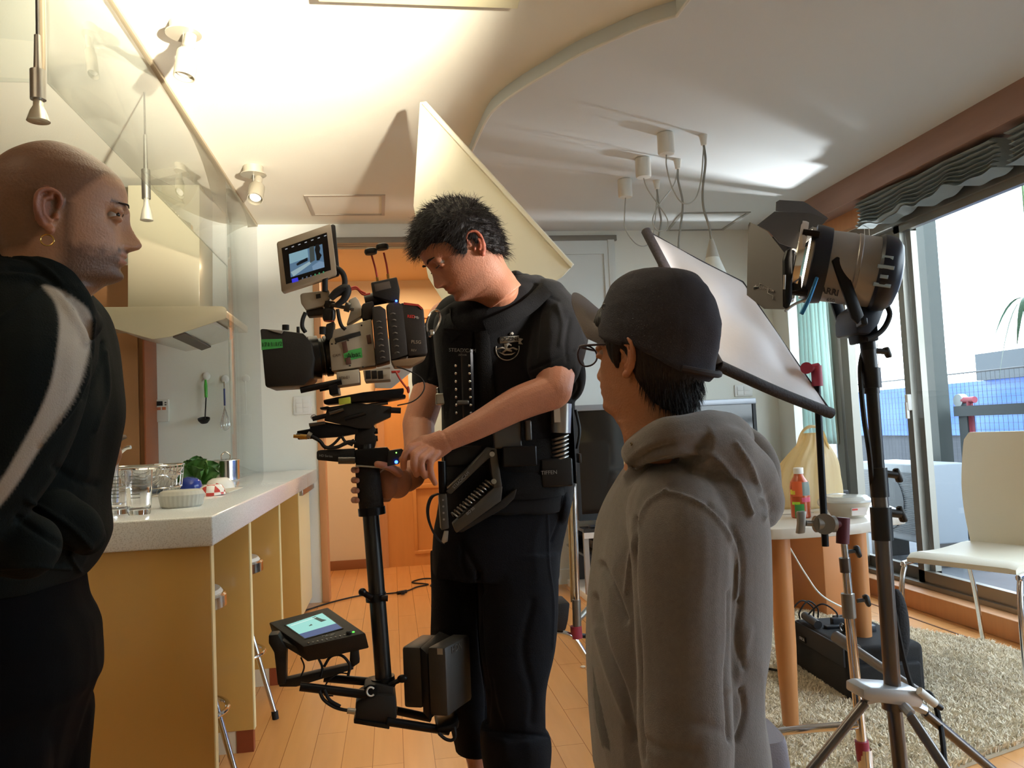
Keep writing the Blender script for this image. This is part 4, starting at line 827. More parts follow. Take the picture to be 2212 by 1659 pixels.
HZ = np.array([-.13, -.06, -.035, -.014, -.004, .004, .014, .03, .045, .06, .08, .10, .12, .14, .16, .18, .20, .215, .226, .2315])
HF = np.array([.030, .030, .036, .050, .066, .078, .088, .091, .0935, .093, .088, .086, .091, .0965, .0955, .087, .067, .045, .022, .002])
HB = np.array([-.074, -.070, -.068, -.068, -.068, -.069, -.070, -.074, -.079, -.085, -.093, -.099, -.102, -.102, -.099, -.091, -.074, -.054, -.034, -.012])
HW = np.array([.058, .056, .056, .055, .056, .057, .059, .062, .065, .067, .0705, .073, .0755, .0765, .0755, .070, .057, .041, .024, .006])
def g(x, c, s): return np.exp(-((x-c)/s)**2)
def head_local(neck=True, jaw=1.0, nose=1.0, n=128, zmin=-.13):
    z = np.concatenate([np.linspace(zmin if neck else -.03, 0, 22, endpoint=False), np.linspace(0, .2315, 110)])
    f = lambda A: np.interp(z, HZ, A)
    yf, yb, w_ = f(HF), f(HB), f(HW)
    k = np.ones(5)/5
    sm = lambda A: np.concatenate([A[:2], np.convolve(A, k, 'valid'), A[-2:]])
    yf, yb, w_ = sm(sm(yf)), sm(sm(yb)), sm(w_)
    ph = np.linspace(0, 2*np.pi, n, endpoint=False); c, s = np.cos(ph), np.sin(ph); R = []
    for i, zz in enumerate(z):
        cy = -.012; y = np.where(c > 0, cy+(yf[i]-cy)*np.abs(c)**.86, cy-(cy-yb[i])*np.abs(c)**.92)
        kf = .10+.20*g(zz, .02, .04); x = w_[i]*jaw**(1 if zz < .06 else 0)*np.sign(s)*np.abs(s)**.92*(1-kf*np.clip(c, 0, 1)**1.5*(1 if zz > -.01 else .3))
        R.append(np.stack([x, y, np.full(n, zz)], 1))
    V = np.array(R); x, y, zz = V[..., 0], V[..., 1], V[..., 2]; fr = (np.clip((y-.02)/.04, 0, 1))
    nz = np.interp(zz, [.055, .060, .066, .073, .080, .095, .11, .125, .137], [0, .008, .022, .0275, .0255, .0185, .012, .007, 0]); sg = np.interp(zz, [.06, .07, .09, .125], [.0125, .012, .0085, .008])
    d = nose*nz*np.exp(-(np.abs(x)/sg)**2.3)
    for sd in (-1, 1):
        d += nose*.006*g(x, sd*.0125, .005)*g(zz, .067, .006)
        d -= .0125*g(x, sd*.031, .015)*g(zz, .112, .0105); d += .0045*g(x, sd*.028, .020)*g(zz, .130, .0065)
        d += .0035*g(x, sd*.045, .016)*g(zz, .086, .013)
    d += .0050*g(zz, .0510, .0046)*g(x, 0, .019)+.0055*g(zz, .0400, .0052)*g(x, 0, .016)-.0065*g(zz, .0455, .0016)*g(x, 0, .022)
    d += -.0035*g(zz, .0285, .006)*g(x, 0, .02)+.0075*g(zz, .012, .010)*g(x, 0, .019)
    V[..., 1] = y+d*fr; return [r for r in V]
def ear_local(mb, side, T):
    c = np.array([side*.0735, -.010, .094]); o_ = lambda a, y, z: T(c+np.array([side*a, y, z]))
    hel = [(.000, .010, .006), (.004, .014, .018), (.008, .010, .029), (.012, -.002, .0335), (.016, -.014, .026), (.017, -.018, .012), (.014, -.016, -.004), (.009, -.008, -.020), (.005, .000, -.030)]
    mb.tube([o_(*p) for p in hel], [.0032, .0035, .0036, .0036, .0038, .0038, .0036, .0036, .0045], 10, 6)
    ant = [(.007, .004, .022), (.011, -.006, .018), (.012, -.009, .004), (.009, -.004, -.010), (.006, .004, -.016)]
    mb.tube([o_(*p) for p in ant], .0033, 8, 6)
    pl = [[o_(a, y, z) for a, y, z in (( .000+t*.010, .008-t*.022, -.028+u*.058) for t in (0, .25, .5, .75, .95))] for u in (0, .2, .4, .6, .8, 1)]
    R = []
    for u in np.linspace(-1, 1, 9):
        hw = .017*math.sqrt(max(0, 1-(u*.93)**2)); zc = .001+u*.029; row = [o_(.004+.007*t, -.004-.004*u*0-hw*t, zc) for t in np.linspace(-.9, 1, 7)]
        R.append(row+[np.array(q)-(np.array(T(np.array([side*.0035, 0, 0])))-np.array(T(np.zeros(3)))) for q in row[::-1]])
    mb.rings(R)
    mb.ell(o_(.005, .001, -.028), .0075, n=12, m=9); mb.ell(o_(.003, .009, -.006), (.004, .004, .0065), n=10, m=8)
def head_frame(f, u, nose_px, Y, s=1.0, sz=1.0, ref=(0, .115, .074)):
    f = np.array(f, float); f /= np.linalg.norm(f); u = np.array(u, float); u -= f*(u@f); u /= np.linalg.norm(u); r = np.cross(f, u)
    A_ = np.stack([r*s, f*s, u*s*sz], 1); o = at(nose_px[0], nose_px[1], Y)-A_@np.array(ref)
    T = lambda p: A_@np.asarray(p, float)+o; Ti = lambda V: (V-o)@np.linalg.inv(A_).T; return T, Ti, (r, f, u, o)
def add_head(mb, T, **k):
    mb.rings([np.array([T(p) for p in r]) for r in head_local(**k)])
    for sd in (-1, 1):
        ear_local(mb, sd, T)
        mb.ell(T((sd*.031, .0770, .1185)), (.0140, .0120, .0070), n=14, m=10); mb.ell(T((sd*.031, .0760, .1050)), (.0138, .0112, .0062), n=14, m=10)
def limb(mb, pts, r, k=8):
    P = catmull([np.array(p) for p in pts], k); mb.tube(P, r, 20); rr = r if not np.isscalar(r) else [r, r]; mb.ell(P[0], rr[0]*1.0); mb.ell(P[-1], rr[-1]*1.0)
def loft_px(mb, rows, n=56, e=.85, k=4):
    """rings (row y, left x, right x, depth Y, thickness in m)"""
    rows = catmull(np.array(rows, float), k); R = []
    for py, xa, xb, Y, th in rows:
        A_, B_ = at(xa, py, Y), at(xb, py, Y); c = (A_+B_)/2; h = (B_-A_)/2; a = np.linspace(0, 2*np.pi, n, endpoint=False); ca, sa = np.sign(np.cos(a))*np.abs(np.cos(a))**e, np.sign(np.sin(a))*np.abs(np.sin(a))**e
        R.append(c+np.outer(ca, h)+np.outer(sa, (0, th/2, 0)))
    mb.rings(R)
def finger(mb, pts, r0=.0088, r1=.0072):
    P = catmull([np.array(p) for p in pts], 5); n = len(P); t = np.linspace(0, 1, n); r = r0+(r1-r0)*t; 
    m_ = len(pts)-1
    for j in range(1, m_): r = r+.0009*np.exp(-((t-j/m_)/.07)**2)
    mb.tube(P, r, 12); mb.ell(P[-1], r[-1]*.98, n=12, m=9); mb.ell(P[0], r[0], n=12, m=9)
def clothnoise(me, amp, sc, seed=0, mask=None):
    V = vco(me); N = vno(me); n1 = fbm(V*np.array([1, 1, .45]), sc, 2, seed); 
    d = amp*(1-2*np.abs(n1))*1.0-amp*.3
    if mask is not None: d = d*mask(V)
    setco(me, V+N*d[:, None])
SKIN_LIT = srgb('c08a6c')[:3]; HAIR = srgb('2a211c')[:3]
def nails(parent, pts, m):
    for p, nrm in pts: pass
def hair_strands(name, m, parent, roots, dirs, length, r=.0009, curl=.5, seed=0):
    rg = np.random.default_rng(seed); V = []; Fc = []; k = 0
    for p, d in zip(roots, dirs):
        L_ = length*rg.uniform(.6, 1.25); d = d/np.linalg.norm(d); side = np.cross(d, rg.normal(size=3)); side /= np.linalg.norm(side); s2 = np.cross(d, side); c_ = rg.uniform(-curl, curl)*L_*.8; q = []
        for i in range(5): t = i/4; q.append(p+d*L_*t+side*c_*t*t-np.array([0, 0, 1])*L_*.28*t*t)
        for i in range(5):
            rr = r*(1-.85*i/4)
            for a in range(3): V.append(q[i]+rr*(math.cos(a*2.09)*side+math.sin(a*2.09)*s2))
        for i in range(4):
            for a in range(3): b = (a+1) % 3; Fc.append((k+i*3+a, k+i*3+b, k+i*3+3+b, k+i*3+3+a))
        k += 15
    me = bpy.data.meshes.new(name); me.from_pydata(np.array(V).tolist(), [], Fc); me.update(); return link(name, me, m, parent, 180)
SKIN = colmat('skin', .48, .25, 260, sss=.12)
EYEW = mat('eye_white', 'a89e96', .15); IRIS = mat('iris_dark', '2a1a12', .1)
def eyes(T, root, look=(0, 0)):
    for sd in (-1, 1):
        e_ = obj('eye', MB().ell(T((sd*.0305, .0725, .112)), .0108), EYEW, root, ang=180)
        c = np.array([sd*.0305+look[0]*.004, .0725+.0080, .112+look[1]*.004]); obj('iris', MB().ell(T(c), .0042, n=16), IRIS, e_, ang=180)
colmat('hoodie_dark', .92, .35, 420).node_tree.nodes['Principled BSDF'].inputs['Specular IOR Level'].default_value = .15
# ================================================================== man 1, bald, at the counter
m1 = thing('person', 'bald bearded man in black hoodie with pale sleeve stripe, seen in profile', 'person', (-.75, 1.40, 0))
yw = math.radians(20); T, Ti, fr1 = head_frame((math.cos(yw), math.sin(yw), -.04), (.04, 0, 1), (301, 529), 1.36, 1.0, .95)
mb = MB(); add_head(mb, T, nose=1.12)
body = MB(); body.v, body.f, body.n = mb.v, mb.f, mb.n
hipz = .86
loft_px(body, [(700, -20, 175, 1.42, .30), (800, -80, 195, 1.42, .34), (1000, -90, 200, 1.42, .30), (1200, -90, 150, 1.42, .30), (1300, -100, 160, 1.42, .30)])
for dy in (-.085, .085):
    hp = at(30, 1330, 1.42)+(0, dy, 0); limb(body, [hp, (hp[0]-.01, 1.42+dy, .45), (hp[0]-.03, 1.42+dy, .09)], [.06, .04, .034]); body.ell((hp[0]+.01, 1.42+dy, .045), (.12, .042, .03))
fw = at(214, 985, 1.66); limb(body, [at(60, 720, 1.60), at(95, 960, 1.66), fw], [.05, .042, .03]); pc = at(231, 978, 1.665); body.ell((fw+pc)/2, (.035, .022, .032))
for i, (x, y, xe, ye) in enumerate([(226, 963, 243, 963), (230, 972, 248, 975), (228, 983, 245, 990), (224, 993, 238, 1001)]):
    finger(body, [at(x-6, y, 1.665), at(x+4, y-1, 1.655), at(xe-2, (y+ye)/2, 1.64), at(xe-8, ye, 1.632)], .0085, .007)
finger(body, [at(222, 985, 1.64), at(232, 970, 1.625), at(242, 960, 1.622)], .0095, .008)
me = blob(body, .0026, 2, .5); L1 = Ti(vco(me)); V1 = vco(me)
x, y, z = L1[:, 0], L1[:, 1], L1[:, 2]; nzv = np.array([noise.noise(Vector(p*90)) for p in L1]); n2 = np.array([noise.noise(Vector(p*420)) for p in L1])
skin = np.array(srgb('a67a5c')[:3]); C = np.tile(skin, (len(L1), 1))*(1+.05*nzv)[:, None]
inh = (z > -.06)
hl = np.interp(y, [-.11, -.04, .02, .06, .09], [.02, .03, .115, .165, .172]); scalp = np.clip((z-hl)/.014, 0, 1)*inh
stub = np.array(srgb('593f2f')[:3]); C = C*(1-scalp[:, None]*.72)+stub*(scalp[:, None]*.72)*(1+.25*n2)[:, None]
bl = np.clip((.060-z+np.clip(.02-y, 0, .05)*.9+.01*nzv)/.02, 0, 1)*np.clip((z+.028)/.02, 0, 1)*np.clip((y+.005)/.02, 0, 1)*inh
sb = np.clip(1-np.abs(y-.012)/.014, 0, 1)*(z > .04)*(z < .115); bl = np.maximum(bl, sb*.8)
must = g(z, .057, .004)*(np.abs(x) < .028)*(y > .07); lips = np.clip(g(z, .051, .004)+g(z, .0395, .004), 0, 1)*(np.abs(x) < .021)*(y > .07)*inh
bl = np.clip(bl*.85+must*.7, 0, 1)*(1-lips); beard = np.array(srgb('38210f')[:3]); C = C*(1-bl[:, None]*.88)+beard*(bl[:, None]*.88)*(1+.3*n2)[:, None]
C = C*(1-lips[:, None]*.5)+np.array(srgb('96584a')[:3])*(lips[:, None]*.5)
brw = (np.abs(np.abs(x)-.030) < .020)*g(z, .1315, .0035)*(y > .05)*inh; C = C*(1-brw[:, None]*.8)+beard*(brw[:, None]*.8)
earm = (np.abs(x) > .076)*(np.abs(z-.094) < .04)*(y < .02); C = C*(1-earm[:, None]*.3)+np.array(srgb('c07058')[:3])*(earm[:, None]*.3)
paint(me, np.clip(C, 0, 1)); b1 = link('body', me, SKIN, m1, 180); eyes(T, m1, (1.3, .1))
obj('earring', MB().tube([T((.0845, -.012+.0085*math.cos(a), .056-.0085+.0085*math.sin(a))) for a in np.linspace(0, 6.28, 24, endpoint=False)], .0011, 8, closed=True), mat('gold_ring', 'c9a25a', .25, 1), m1)
obj('eyebrow', MB().tube([T((.018, .0975, .1305)), T((.030, .0945, .1330)), (T((.044, .082, .131)))], [.0008, .0016, .0008], 8, 6), mat('brow_hair', '2d201a', .9), m1, ang=180)
for j in range(7): pass
obj('eyelash', MB().tube([T((.019, .0885, .1145)), T((.030, .0885, .1160)), T((.041, .081, .1145))], .0007, 6, 6), mat('brow_hair', '2d201a'), m1)
# hoodie
hb = MB()
loft_px(hb, [(560, -70, 90, 1.44, .20), (600, -110, 150, 1.42, .30), (650, -140, 196, 1.42, .40), (700, -150, 214, 1.42, .44), (760, -155, 229, 1.42, .44), (830, -160, 238, 1.42, .42), (900, -160, 243, 1.42, .40), (960, -160, 234, 1.42, .38), (1020, -160, 221, 1.42, .37), (1080, -160, 212, 1.42, .37), (1130, -160, 213, 1.42, .38), (1160, -160, 214, 1.42, .38), (1190, -160, 203, 1.42, .37), (1225, -160, 182, 1.42, .36), (1252, -160, 160, 1.42, .35)], k=5)
limb(hb, [at(20, 690, 1.27), at(45, 800, 1.20), at(15, 950, 1.18), at(-60, 1080, 1.17)], [.088, .088, .078, .066]); limb(hb, [at(-60, 1080, 1.17), at(-20, 1150, 1.2), at(60, 1180, 1.2)], [.064, .055, .045])
limb(hb, [at(70, 720, 1.60), at(85, 850, 1.63), at(105, 960, 1.66), at(165, 985, 1.665)], [.075, .068, .055, .044])
hood = [at(-10, 548, 1.42), at(45, 570, 1.34), at(95, 607, 1.29), at(145, 655, 1.28), at(180, 692, 1.34), at(178, 700, 1.42), at(140, 640, 1.50), at(60, 575, 1.50)]
hb.tube(hood, [.045, .047, .044, .034, .024, .026, .040, .045], 18, 8, closed=False); hb.ell(at(-25, 590, 1.41), (.10, .12, .085)); hb.ell(at(10, 560, 1.41), (.07, .10, .055))
limb(hb, [at(110, 1120, 1.30), at(160, 1140, 1.31), at(186, 1162, 1.34)], [.045, .036, .026])
me = blob(hb, .0034, 5); clothnoise(me, .0045, 7, 3)
crease(me, [([(0, 560), (60, 560), (110, 590), (150, 640)], 5, -.004), ([(0, 600), (70, 605), (120, 640), (165, 700), (185, 740)], 7, -.008), ([(20, 580), (90, 590), (140, 625)], 5, .004), ([(200, 690), (192, 780), (160, 870), (90, 960)], 6, -.006), ([(228, 760), (232, 850), (205, 930)], 5, -.004), ([(222, 740), (212, 800), (180, 860)], 4, .005), ([(60, 1080), (110, 1110), (160, 1145), (195, 1180)], 6, -.006), ([(40, 1120), (100, 1160), (150, 1190)], 7, .006), ([(120, 1010), (170, 1040), (205, 1045)], 9, .006), ([(150, 1200), (165, 1225), (175, 1235)], 4, -.005), ([(0, 690), (40, 660), (85, 625)], 5, -.003), ([(0, 1225), (80, 1222), (150, 1228)], 4, -.005)])
V = vco(me); N = vno(me); Q = proj(V)
strp = np.array(catmull([(92, 617), (130, 627), (175, 655), (194, 676), (197, 705), (190, 770), (165, 850), (125, 915), (85, 970), (40, 1040), (0, 1092), (-40, 1130), (-60, 1110), (0, 1040), (45, 965), (85, 890), (112, 820), (125, 745), (128, 690), (117, 650)], 5, True))
ins = inpoly(Q, strp) & ((N*(V-OC)).sum(1) < 0) & (V[:, 1] < 1.40); 
dst = polydist(Q, np.vstack([strp, strp[:1]])); fcg = ((N*(V-OC)).sum(1) < .1) & (V[:, 1] < 1.42); wt = np.clip(.5+np.where(ins, dst, -dst)/8, 0, 1)*fcg
gi = (V[:, 2] > .1); basec = np.array(srgb('121716')[:3]); Cc = np.tile(basec, (len(V), 1)); Cc = Cc*(1-wt[:, None])+np.array(srgb('a89f94')[:3])*wt[:, None]; paint(me, Cc)
h1 = link('hoodie', me, colmat('hoodie_dark', .92, .35, 420), m1, 180, label='black hoodie with pale sleeve stripe')
pb = MB(); loft_px(pb, [(1215, -130, 150, 1.42, .32), (1250, -140, 156, 1.42, .33), (1310, -150, 166, 1.42, .34), (1352, -150, 188, 1.42, .35), (1400, -150, 193, 1.42, .35), (1470, -145, 195, 1.42, .35), (1500, -145, 180, 1.42, .34), (1560, -140, 160, 1.42, .33), (1640, -130, 138, 1.42, .31), (1720, -120, 126, 1.42, .29)], k=4)
hx_ = at(10, 1600, 1.42)[0]
for dy in (-.085, .085): limb(pb, [(hx_, 1.42+dy, .62), (hx_, 1.42+dy, .40), (hx_-.02, 1.42+dy, .12)], [.10, .08, .065])
me = blob(pb, .006, 3); clothnoise(me, .004, 8, 9); link('trousers', me, mat('black_cotton', '0a0a0b', .95, bump=.3, bscale=500, spec=.12), m1, 180)
for dy in (-.085, .085): obj('shoe', MB().ell((hx_+.03, 1.42+dy, .045), (.15, .052, .045)).box((hx_-.11, 1.375+dy, .0), (hx_+.16, 1.465+dy, .02), .009), mat('shoe_black', '18181a', .6), m1)
ph_ = thing('smartphone', 'dark smartphone held up over the sink by the bald man', 'phone', tuple(at(250, 955, 1.635)))
pa, pb2 = at(232, 963, 1.63), at(265, 946, 1.63); dd = (pb2-pa); nn_ = np.cross(dd, (0, 1, 0)); nn_ /= np.linalg.norm(nn_); obj('phone_body', MB().prism([pa-(0, .035, 0), pb2-(0, .035, 0), pb2+(0, .03, 0), pa+(0, .03, 0)], nn_*.008, .002), BLACK, ph_)
# ================================================================== man 3, cap and grey hoodie, from behind
m3 = thing('person', 'person in dark baseball cap, glasses and grey hoodie, back to camera', 'person', (.55, 1.40, 0))
a3 = math.radians(52); T3, Ti3, fr3 = head_frame((-math.cos(a3), math.sin(a3), .05), (0.03, .03, 1), (1354, 773), 1.30, 1.02, 1.0, ref=(-.079, -.010, .094))
body = MB(); add_head(body, T3, nose=.8, jaw=1.0, zmin=-.08)
loft_px(body, [(1000, 1360, 1560, 1.40, .22), (1100, 1340, 1600, 1.40, .24), (1400, 1320, 1600, 1.40, .24), (1650, 1320, 1600, 1.40, .26)])
for dy in (-.09, .09): limb(body, [(.50, 1.40+dy, .50), (.50, 1.42+dy, .09)], [.075, .05]); limb(body, [(.50, 1.42+dy, .085), (.74, 1.20+dy, .06)], [.048, .034]); body.ell((.80, 1.145+dy, .05), (.05, .05, .035))
limb(body, [at(1470, 1120, 1.28), at(1480, 1400, 1.25), at(1485, 1680, 1.22)], [.05, .042, .032]); hd_ = at(1485, 1735, 1.2); body.ell(hd_, (.03, .028, .045))
for k in range(4): finger(body, [hd_+(-.024+.016*k, -.004, -.03), hd_+(-.026+.017*k, -.008, -.065), hd_+(-.025+.016*k, .004, -.09)])
finger(body, [hd_+(-.02, 0, .01), hd_+(-.045, -.01, -.015), hd_+(-.052, -.012, -.04)], .0095, .008)
me = blob(body, .0028, 2, .5); L3 = Ti3(vco(me)); x, y, z = L3.T; nzv = np.array([noise.noise(Vector(p*90)) for p in L3])
C = np.tile(np.array(srgb('b07a58')[:3]), (len(L3), 1))*(1+.05*nzv)[:, None]
earm = (np.abs(x) > .076)*(np.abs(z-.094) < .04)*(y < .02); C = C*(1-earm[:, None]*.3)+np.array(srgb('c27a60')[:3])*(earm[:, None]*.3)
paint(me, np.clip(C, 0, 1)); b3 = link('body', me, SKIN, m3, 180); eyes(T3, m3)
# hair below the cap
def shell(T, z0f, z1, off, amp, seed, zcap=9):
    R = head_local(neck=True); out = []
    for r in R:
        zz = r[0, 2]
        if zz < z0f or zz > z1: continue
        out.append(r)
    return out
def hair_cap(T, hairline, off=.008, amp=.003, seed=1, vox=.0032, zmax=.24):
    V = []; Fc = []; R = head_local(neck=True); n = len(R[0]); keep = {}
    P = np.array(R); m_ = len(R)
    cen = np.array([0, -.01, .10]); 
    th = P-cen; th /= np.linalg.norm(th, axis=2)[..., None]
    y, z = P[..., 1], P[..., 2]; h = hairline(P[..., 0], y); ins_ = (z > h) & (z < zmax); fade = np.clip((z-h)/.02, 0, 1)
    O_ = P+th*(off*(.35+.65*fade))[..., None]; I_ = P-th*.004; ids = {}
    for i in range(m_-1):
        for j in range(n):
            k = (j+1) % n
            if ins_[i, j] and ins_[i+1, j] and ins_[i, k] and ins_[i+1, k]:
                q = []
                for (a, b) in ((i, j), (i, k), (i+1, k), (i+1, j)):
                    if (a, b) not in ids: ids[(a, b)] = len(V); V.append(T(O_[a, b])); V.append(T(I_[a, b]))
                    q.append(ids[(a, b)])
                Fc.append(tuple(q)); Fc.append(tuple(v+1 for v in q[::-1]))
    from collections import Counter
    E = Counter()
    for f_ in Fc[::2]:
        for a, b in zip(f_, f_[1:]+f_[:1]): E[(a, b)] += 1
    for (a, b) in list(E):
        if (b, a) not in E: Fc.append((b, a, a+1, b+1))
    if np.linalg.norm(P[-1].mean(0)) and ins_[-1].all():
        a = m_-1; Fc.append(tuple(ids[(a, j)] for j in range(n))); Fc.append(tuple(ids[(a, j)]+1 for j in range(n))[::-1])
    mb = MB(); mb.add(np.array(V), Fc); return mb
hl3 = lambda x, y: np.interp(y, [-.11, -.075, -.045, -.022, .000, .012, .026, .05], [-.012, -.004, .02, .055, .11, .072, .085, .14])
me = blob(hair_cap(T3, hl3, .010), .0032, 1); V = vco(me); setco(me, V+vno(me)*(.0016*fbm(V*np.array([1, 1, .25]), 160, 2))[:, None])
HAIRM = mat('hair_black', '1d1614', .55, bump=.6, bscale=260, stretch=(1, 1, .15), spec=.4); hr3 = link('hair', me, HAIRM, m3, 180)
V = vco(hr3.data); Mw = np.array(world_of(hr3)); V = V+Mw[:3, 3]; N = vno(hr3.data); lz = Ti3(V); sel = np.where((lz[:, 2] < .06) & ((N*(V-np.array(T3((0, 0, .06))))).sum(1) > 0))[0]; sel = rng.choice(sel, 900)
hair_strands('hair_wisps', HAIRM, m3, V[sel], N[sel]*.5+np.array([0, 0, -1.3]), .016, .0006, .3, 5)
# cap
def cap_mesh():
    R = head_local(neck=False); P = np.array(R); cen = np.array([0, -.008, .10]); out = []
    zs = np.linspace(0, 1, 44); n = P.shape[1]; ph = np.linspace(0, 2*np.pi, n, endpoint=False)
    for t in zs:
        # latitude from the rim (t=0) to the button (t=1)
        row = []
        for j, a in enumerate(ph):
            c, s = math.cos(a), math.sin(a); rim = .122 if c > 0 else .122-.062*abs(c)**1.3
            if c > 0: rim = .116+.030*c
            za = rim+(.252-rim)*math.sin(t*math.pi/2)**1.0; rad = math.cos(t*math.pi/2)**.62
            lo = (1-(.13+.06*abs(c))*math.exp(-(t/.20)**2)) if c < 0 else 1; bx_ = .0915*s*(1-.04*t); by_ = (.099 if c > 0 else .134*lo)*c-.008; sq = 1+.012*math.cos(a*6)*math.sin(t*math.pi)
            row.append(np.array([bx_*rad*sq, (by_+.008)*rad*sq-.008-.004*t, za+.004*math.sin(t*math.pi)]))
        out.append(np.array(row))
    return out
CR = cap_mesh(); inner = [np.array([[p[0]*.955, (p[1]+.008)*.955-.008, p[2]-.004] for p in r]) for r in CR]
capm = MB(); TT = lambda A_: np.array([T3(p) for p in A_])
capm.rings([TT(r) for r in inner[::-1]]+[TT(r) for r in CR], cap=False); 
me = capm.mesh(); 
kcap = thing  # noqa
V = vco(me); Lc = Ti3(V); angc = np.arctan2(Lc[:, 0], Lc[:, 1]+.008); N = vno(me); seam = np.zeros(len(V))
for k in range(6): seam += np.exp(-((((angc-k*math.pi/3-math.pi/6+math.pi) % (2*math.pi))-math.pi)/.018)**2)
wr = .0022*fbm(V*np.array([1, 1, 1.6]), 22, 2, 4); setco(me, V+N*(-.0016*seam+wr)[:, None])
CAPM = mat('cap_cotton', '34323a', .9, bump=.5, bscale=600, var=.12, vscale=12)
cp3 = link('baseball_cap', me, CAPM, m3, 70)
crease(me, [([(1335, 645), (1365, 612), (1420, 592), (1465, 586)], 5, .004), ([(1345, 660), (1385, 625), (1440, 605)], 5, -.004), ([(1360, 672), (1410, 640), (1460, 600)], 5, .003), ([(1395, 600), (1430, 590), (1460, 592)], 3, -.003)]) if False else None
obj('button', MB().ell(T3((0, -.012, .252)), (.009, .009, .005)), CAPM, cp3)
brim = []
for t in np.linspace(0, 1, 12):
    row = []
    for u in np.linspace(-1, 1, 25):
        a = u*1.02; x0_, y0_ = .084*math.sin(a), .099*math.cos(a)-.008; L_ = .078*math.cos(u*1.38)**.6 if abs(u) < 1 else 0
        row.append((x0_*(1-.04*t), y0_+L_*t*.93, .166-.024*(u*u)-.046*u*u*t+.066*t*math.cos(u*1.2)))
    brim.append(row)
bm_ = [r+[(a, b, c-.0035) for a, b, c in r[::-1]] for r in brim]; obj('brim', MB().rings([TT(r) for r in bm_]), mat('brim_grey', '6a6260', .9, bump=.3, bscale=500), cp3, ang=60, label='grey brim')
obj('strap', MB().tube([T3((.086*math.sin(a), -.117*abs(math.cos(a))-.010, .068+.030*(1-abs(math.cos(a))))) for a in np.linspace(math.pi*.78, math.pi*1.22, 12)], .006, 8), mat('cap_strap', '2b2426', .8), cp3)
obj('eyelet', MB().tube([T3((-.070+.0*math.cos(a), .045+.0042*math.cos(a), .186+.0042*math.sin(a))) for a in np.linspace(0, 6.28, 14, endpoint=False)], .0013, 6, closed=True), mat('eyelet_grey', '67646a', .5, .5), cp3)
obj('strap_tab', MB().box((-.003, -.002, -.014), (.003, .002, .014)), mat('tab_grey', '8a8480', .7), cp3).location = Vector((hitp := at(1468, 773, 1.19)).tolist())-Vector(m3.location)
# glasses
gl = obj('glasses', MB().tube([T3(p) for p in ((-.074, .005, .118), (-.075, .05, .120), (-.070, .096, .120), (-.04, .107, .119), (0, .110, .118), (.04, .107, .119), (.070, .096, .120), (.075, .05, .120), (.074, .005, .118))], .0021, 8, 6), mat('glasses_frame', '3b2f35', .3, .3), m3)
for sd in (-1, 1):
    pts = [T3((sd*(.041+.028*math.cos(a)), .108-.006*abs(math.cos(a)), .106+.019*math.sin(a))) for a in np.linspace(0, 6.28, 28, endpoint=False)]; obj('lens_rim', MB().tube(pts, .0017, 8, closed=True), mat('glasses_frame', '3b2f35'), gl)
    obj('lens', MB().rings([[T3((sd*(.041+.027*r*math.cos(a)), .107+.0008*s_-.006*abs(r*math.cos(a)), .106+.018*r*math.sin(a))) for a in np.linspace(0, 6.28, 28, endpoint=False)] for r, s_ in ((1, 0), (1, 1))]), thin_glass('lens_glass', 'f0f2f4'), gl)
# hoodie
hb = MB()
loft_px(hb, [(985, 1400, 1560, 1.38, .22), (1010, 1362, 1590, 1.38, .28), (1045, 1338, 1608, 1.38, .32), (1090, 1318, 1618, 1.38, .35), (1150, 1302, 1624, 1.38, .37), (1220, 1292, 1628, 1.38, .37), (1300, 1284, 1630, 1.38, .37), (1380, 1281, 1626, 1.38, .37), (1440, 1281, 1616, 1.38, .37), (1500, 1284, 1612, 1.38, .38), (1560, 1287, 1618, 1.38, .39), (1620, 1292, 1622, 1.38, .40), (1690, 1300, 1626, 1.38, .42)], k=5)
limb(hb, [at(1462, 1110, 1.27), at(1472, 1180, 1.235), at(1472, 1300, 1.22), at(1475, 1450, 1.21), at(1480, 1600, 1.20), at(1486, 1720, 1.19)], [.082, .081, .074, .071, .073, .064])
limb(hb, [at(1440, 1100, 1.55), at(1430, 1300, 1.60), at(1380, 1500, 1.58)], [.07, .065, .055])
# rolled hood: ring round the neck plus the hanging pouch
hb.tube([at(1368, 985, 1.40), at(1385, 968, 1.30), at(1440, 948, 1.245), at(1510, 938, 1.26), at(1570, 940, 1.33), at(1585, 950, 1.42), at(1540, 945, 1.50), at(1440, 950, 1.52), at(1380, 975, 1.46)], [.022, .026, .034, .038, .040, .036, .034, .028, .024], 16, 8)
hb.tube([at(1500, 960, 1.24), at(1565, 985, 1.27), at(1610, 1030, 1.32), at(1640, 1085, 1.36), at(1648, 1105, 1.42)], [.040, .052, .052, .046, .030], 18, 8)
hb.tube([at(1560, 925, 1.50), at(1620, 965, 1.48), at(1643, 1010, 1.46), at(1650, 1075, 1.44)], [.030, .034, .038, .036], 18, 8)
hb.tube([at(1655, 1060, 1.40), at(1664, 1085, 1.36), at(1655, 1112, 1.33), at(1638, 1118, 1.31)], [.018, .022, .022, .016], 14, 6)
me = blob(hb, .0046, 3); clothnoise(me, .0035, 8, 21)
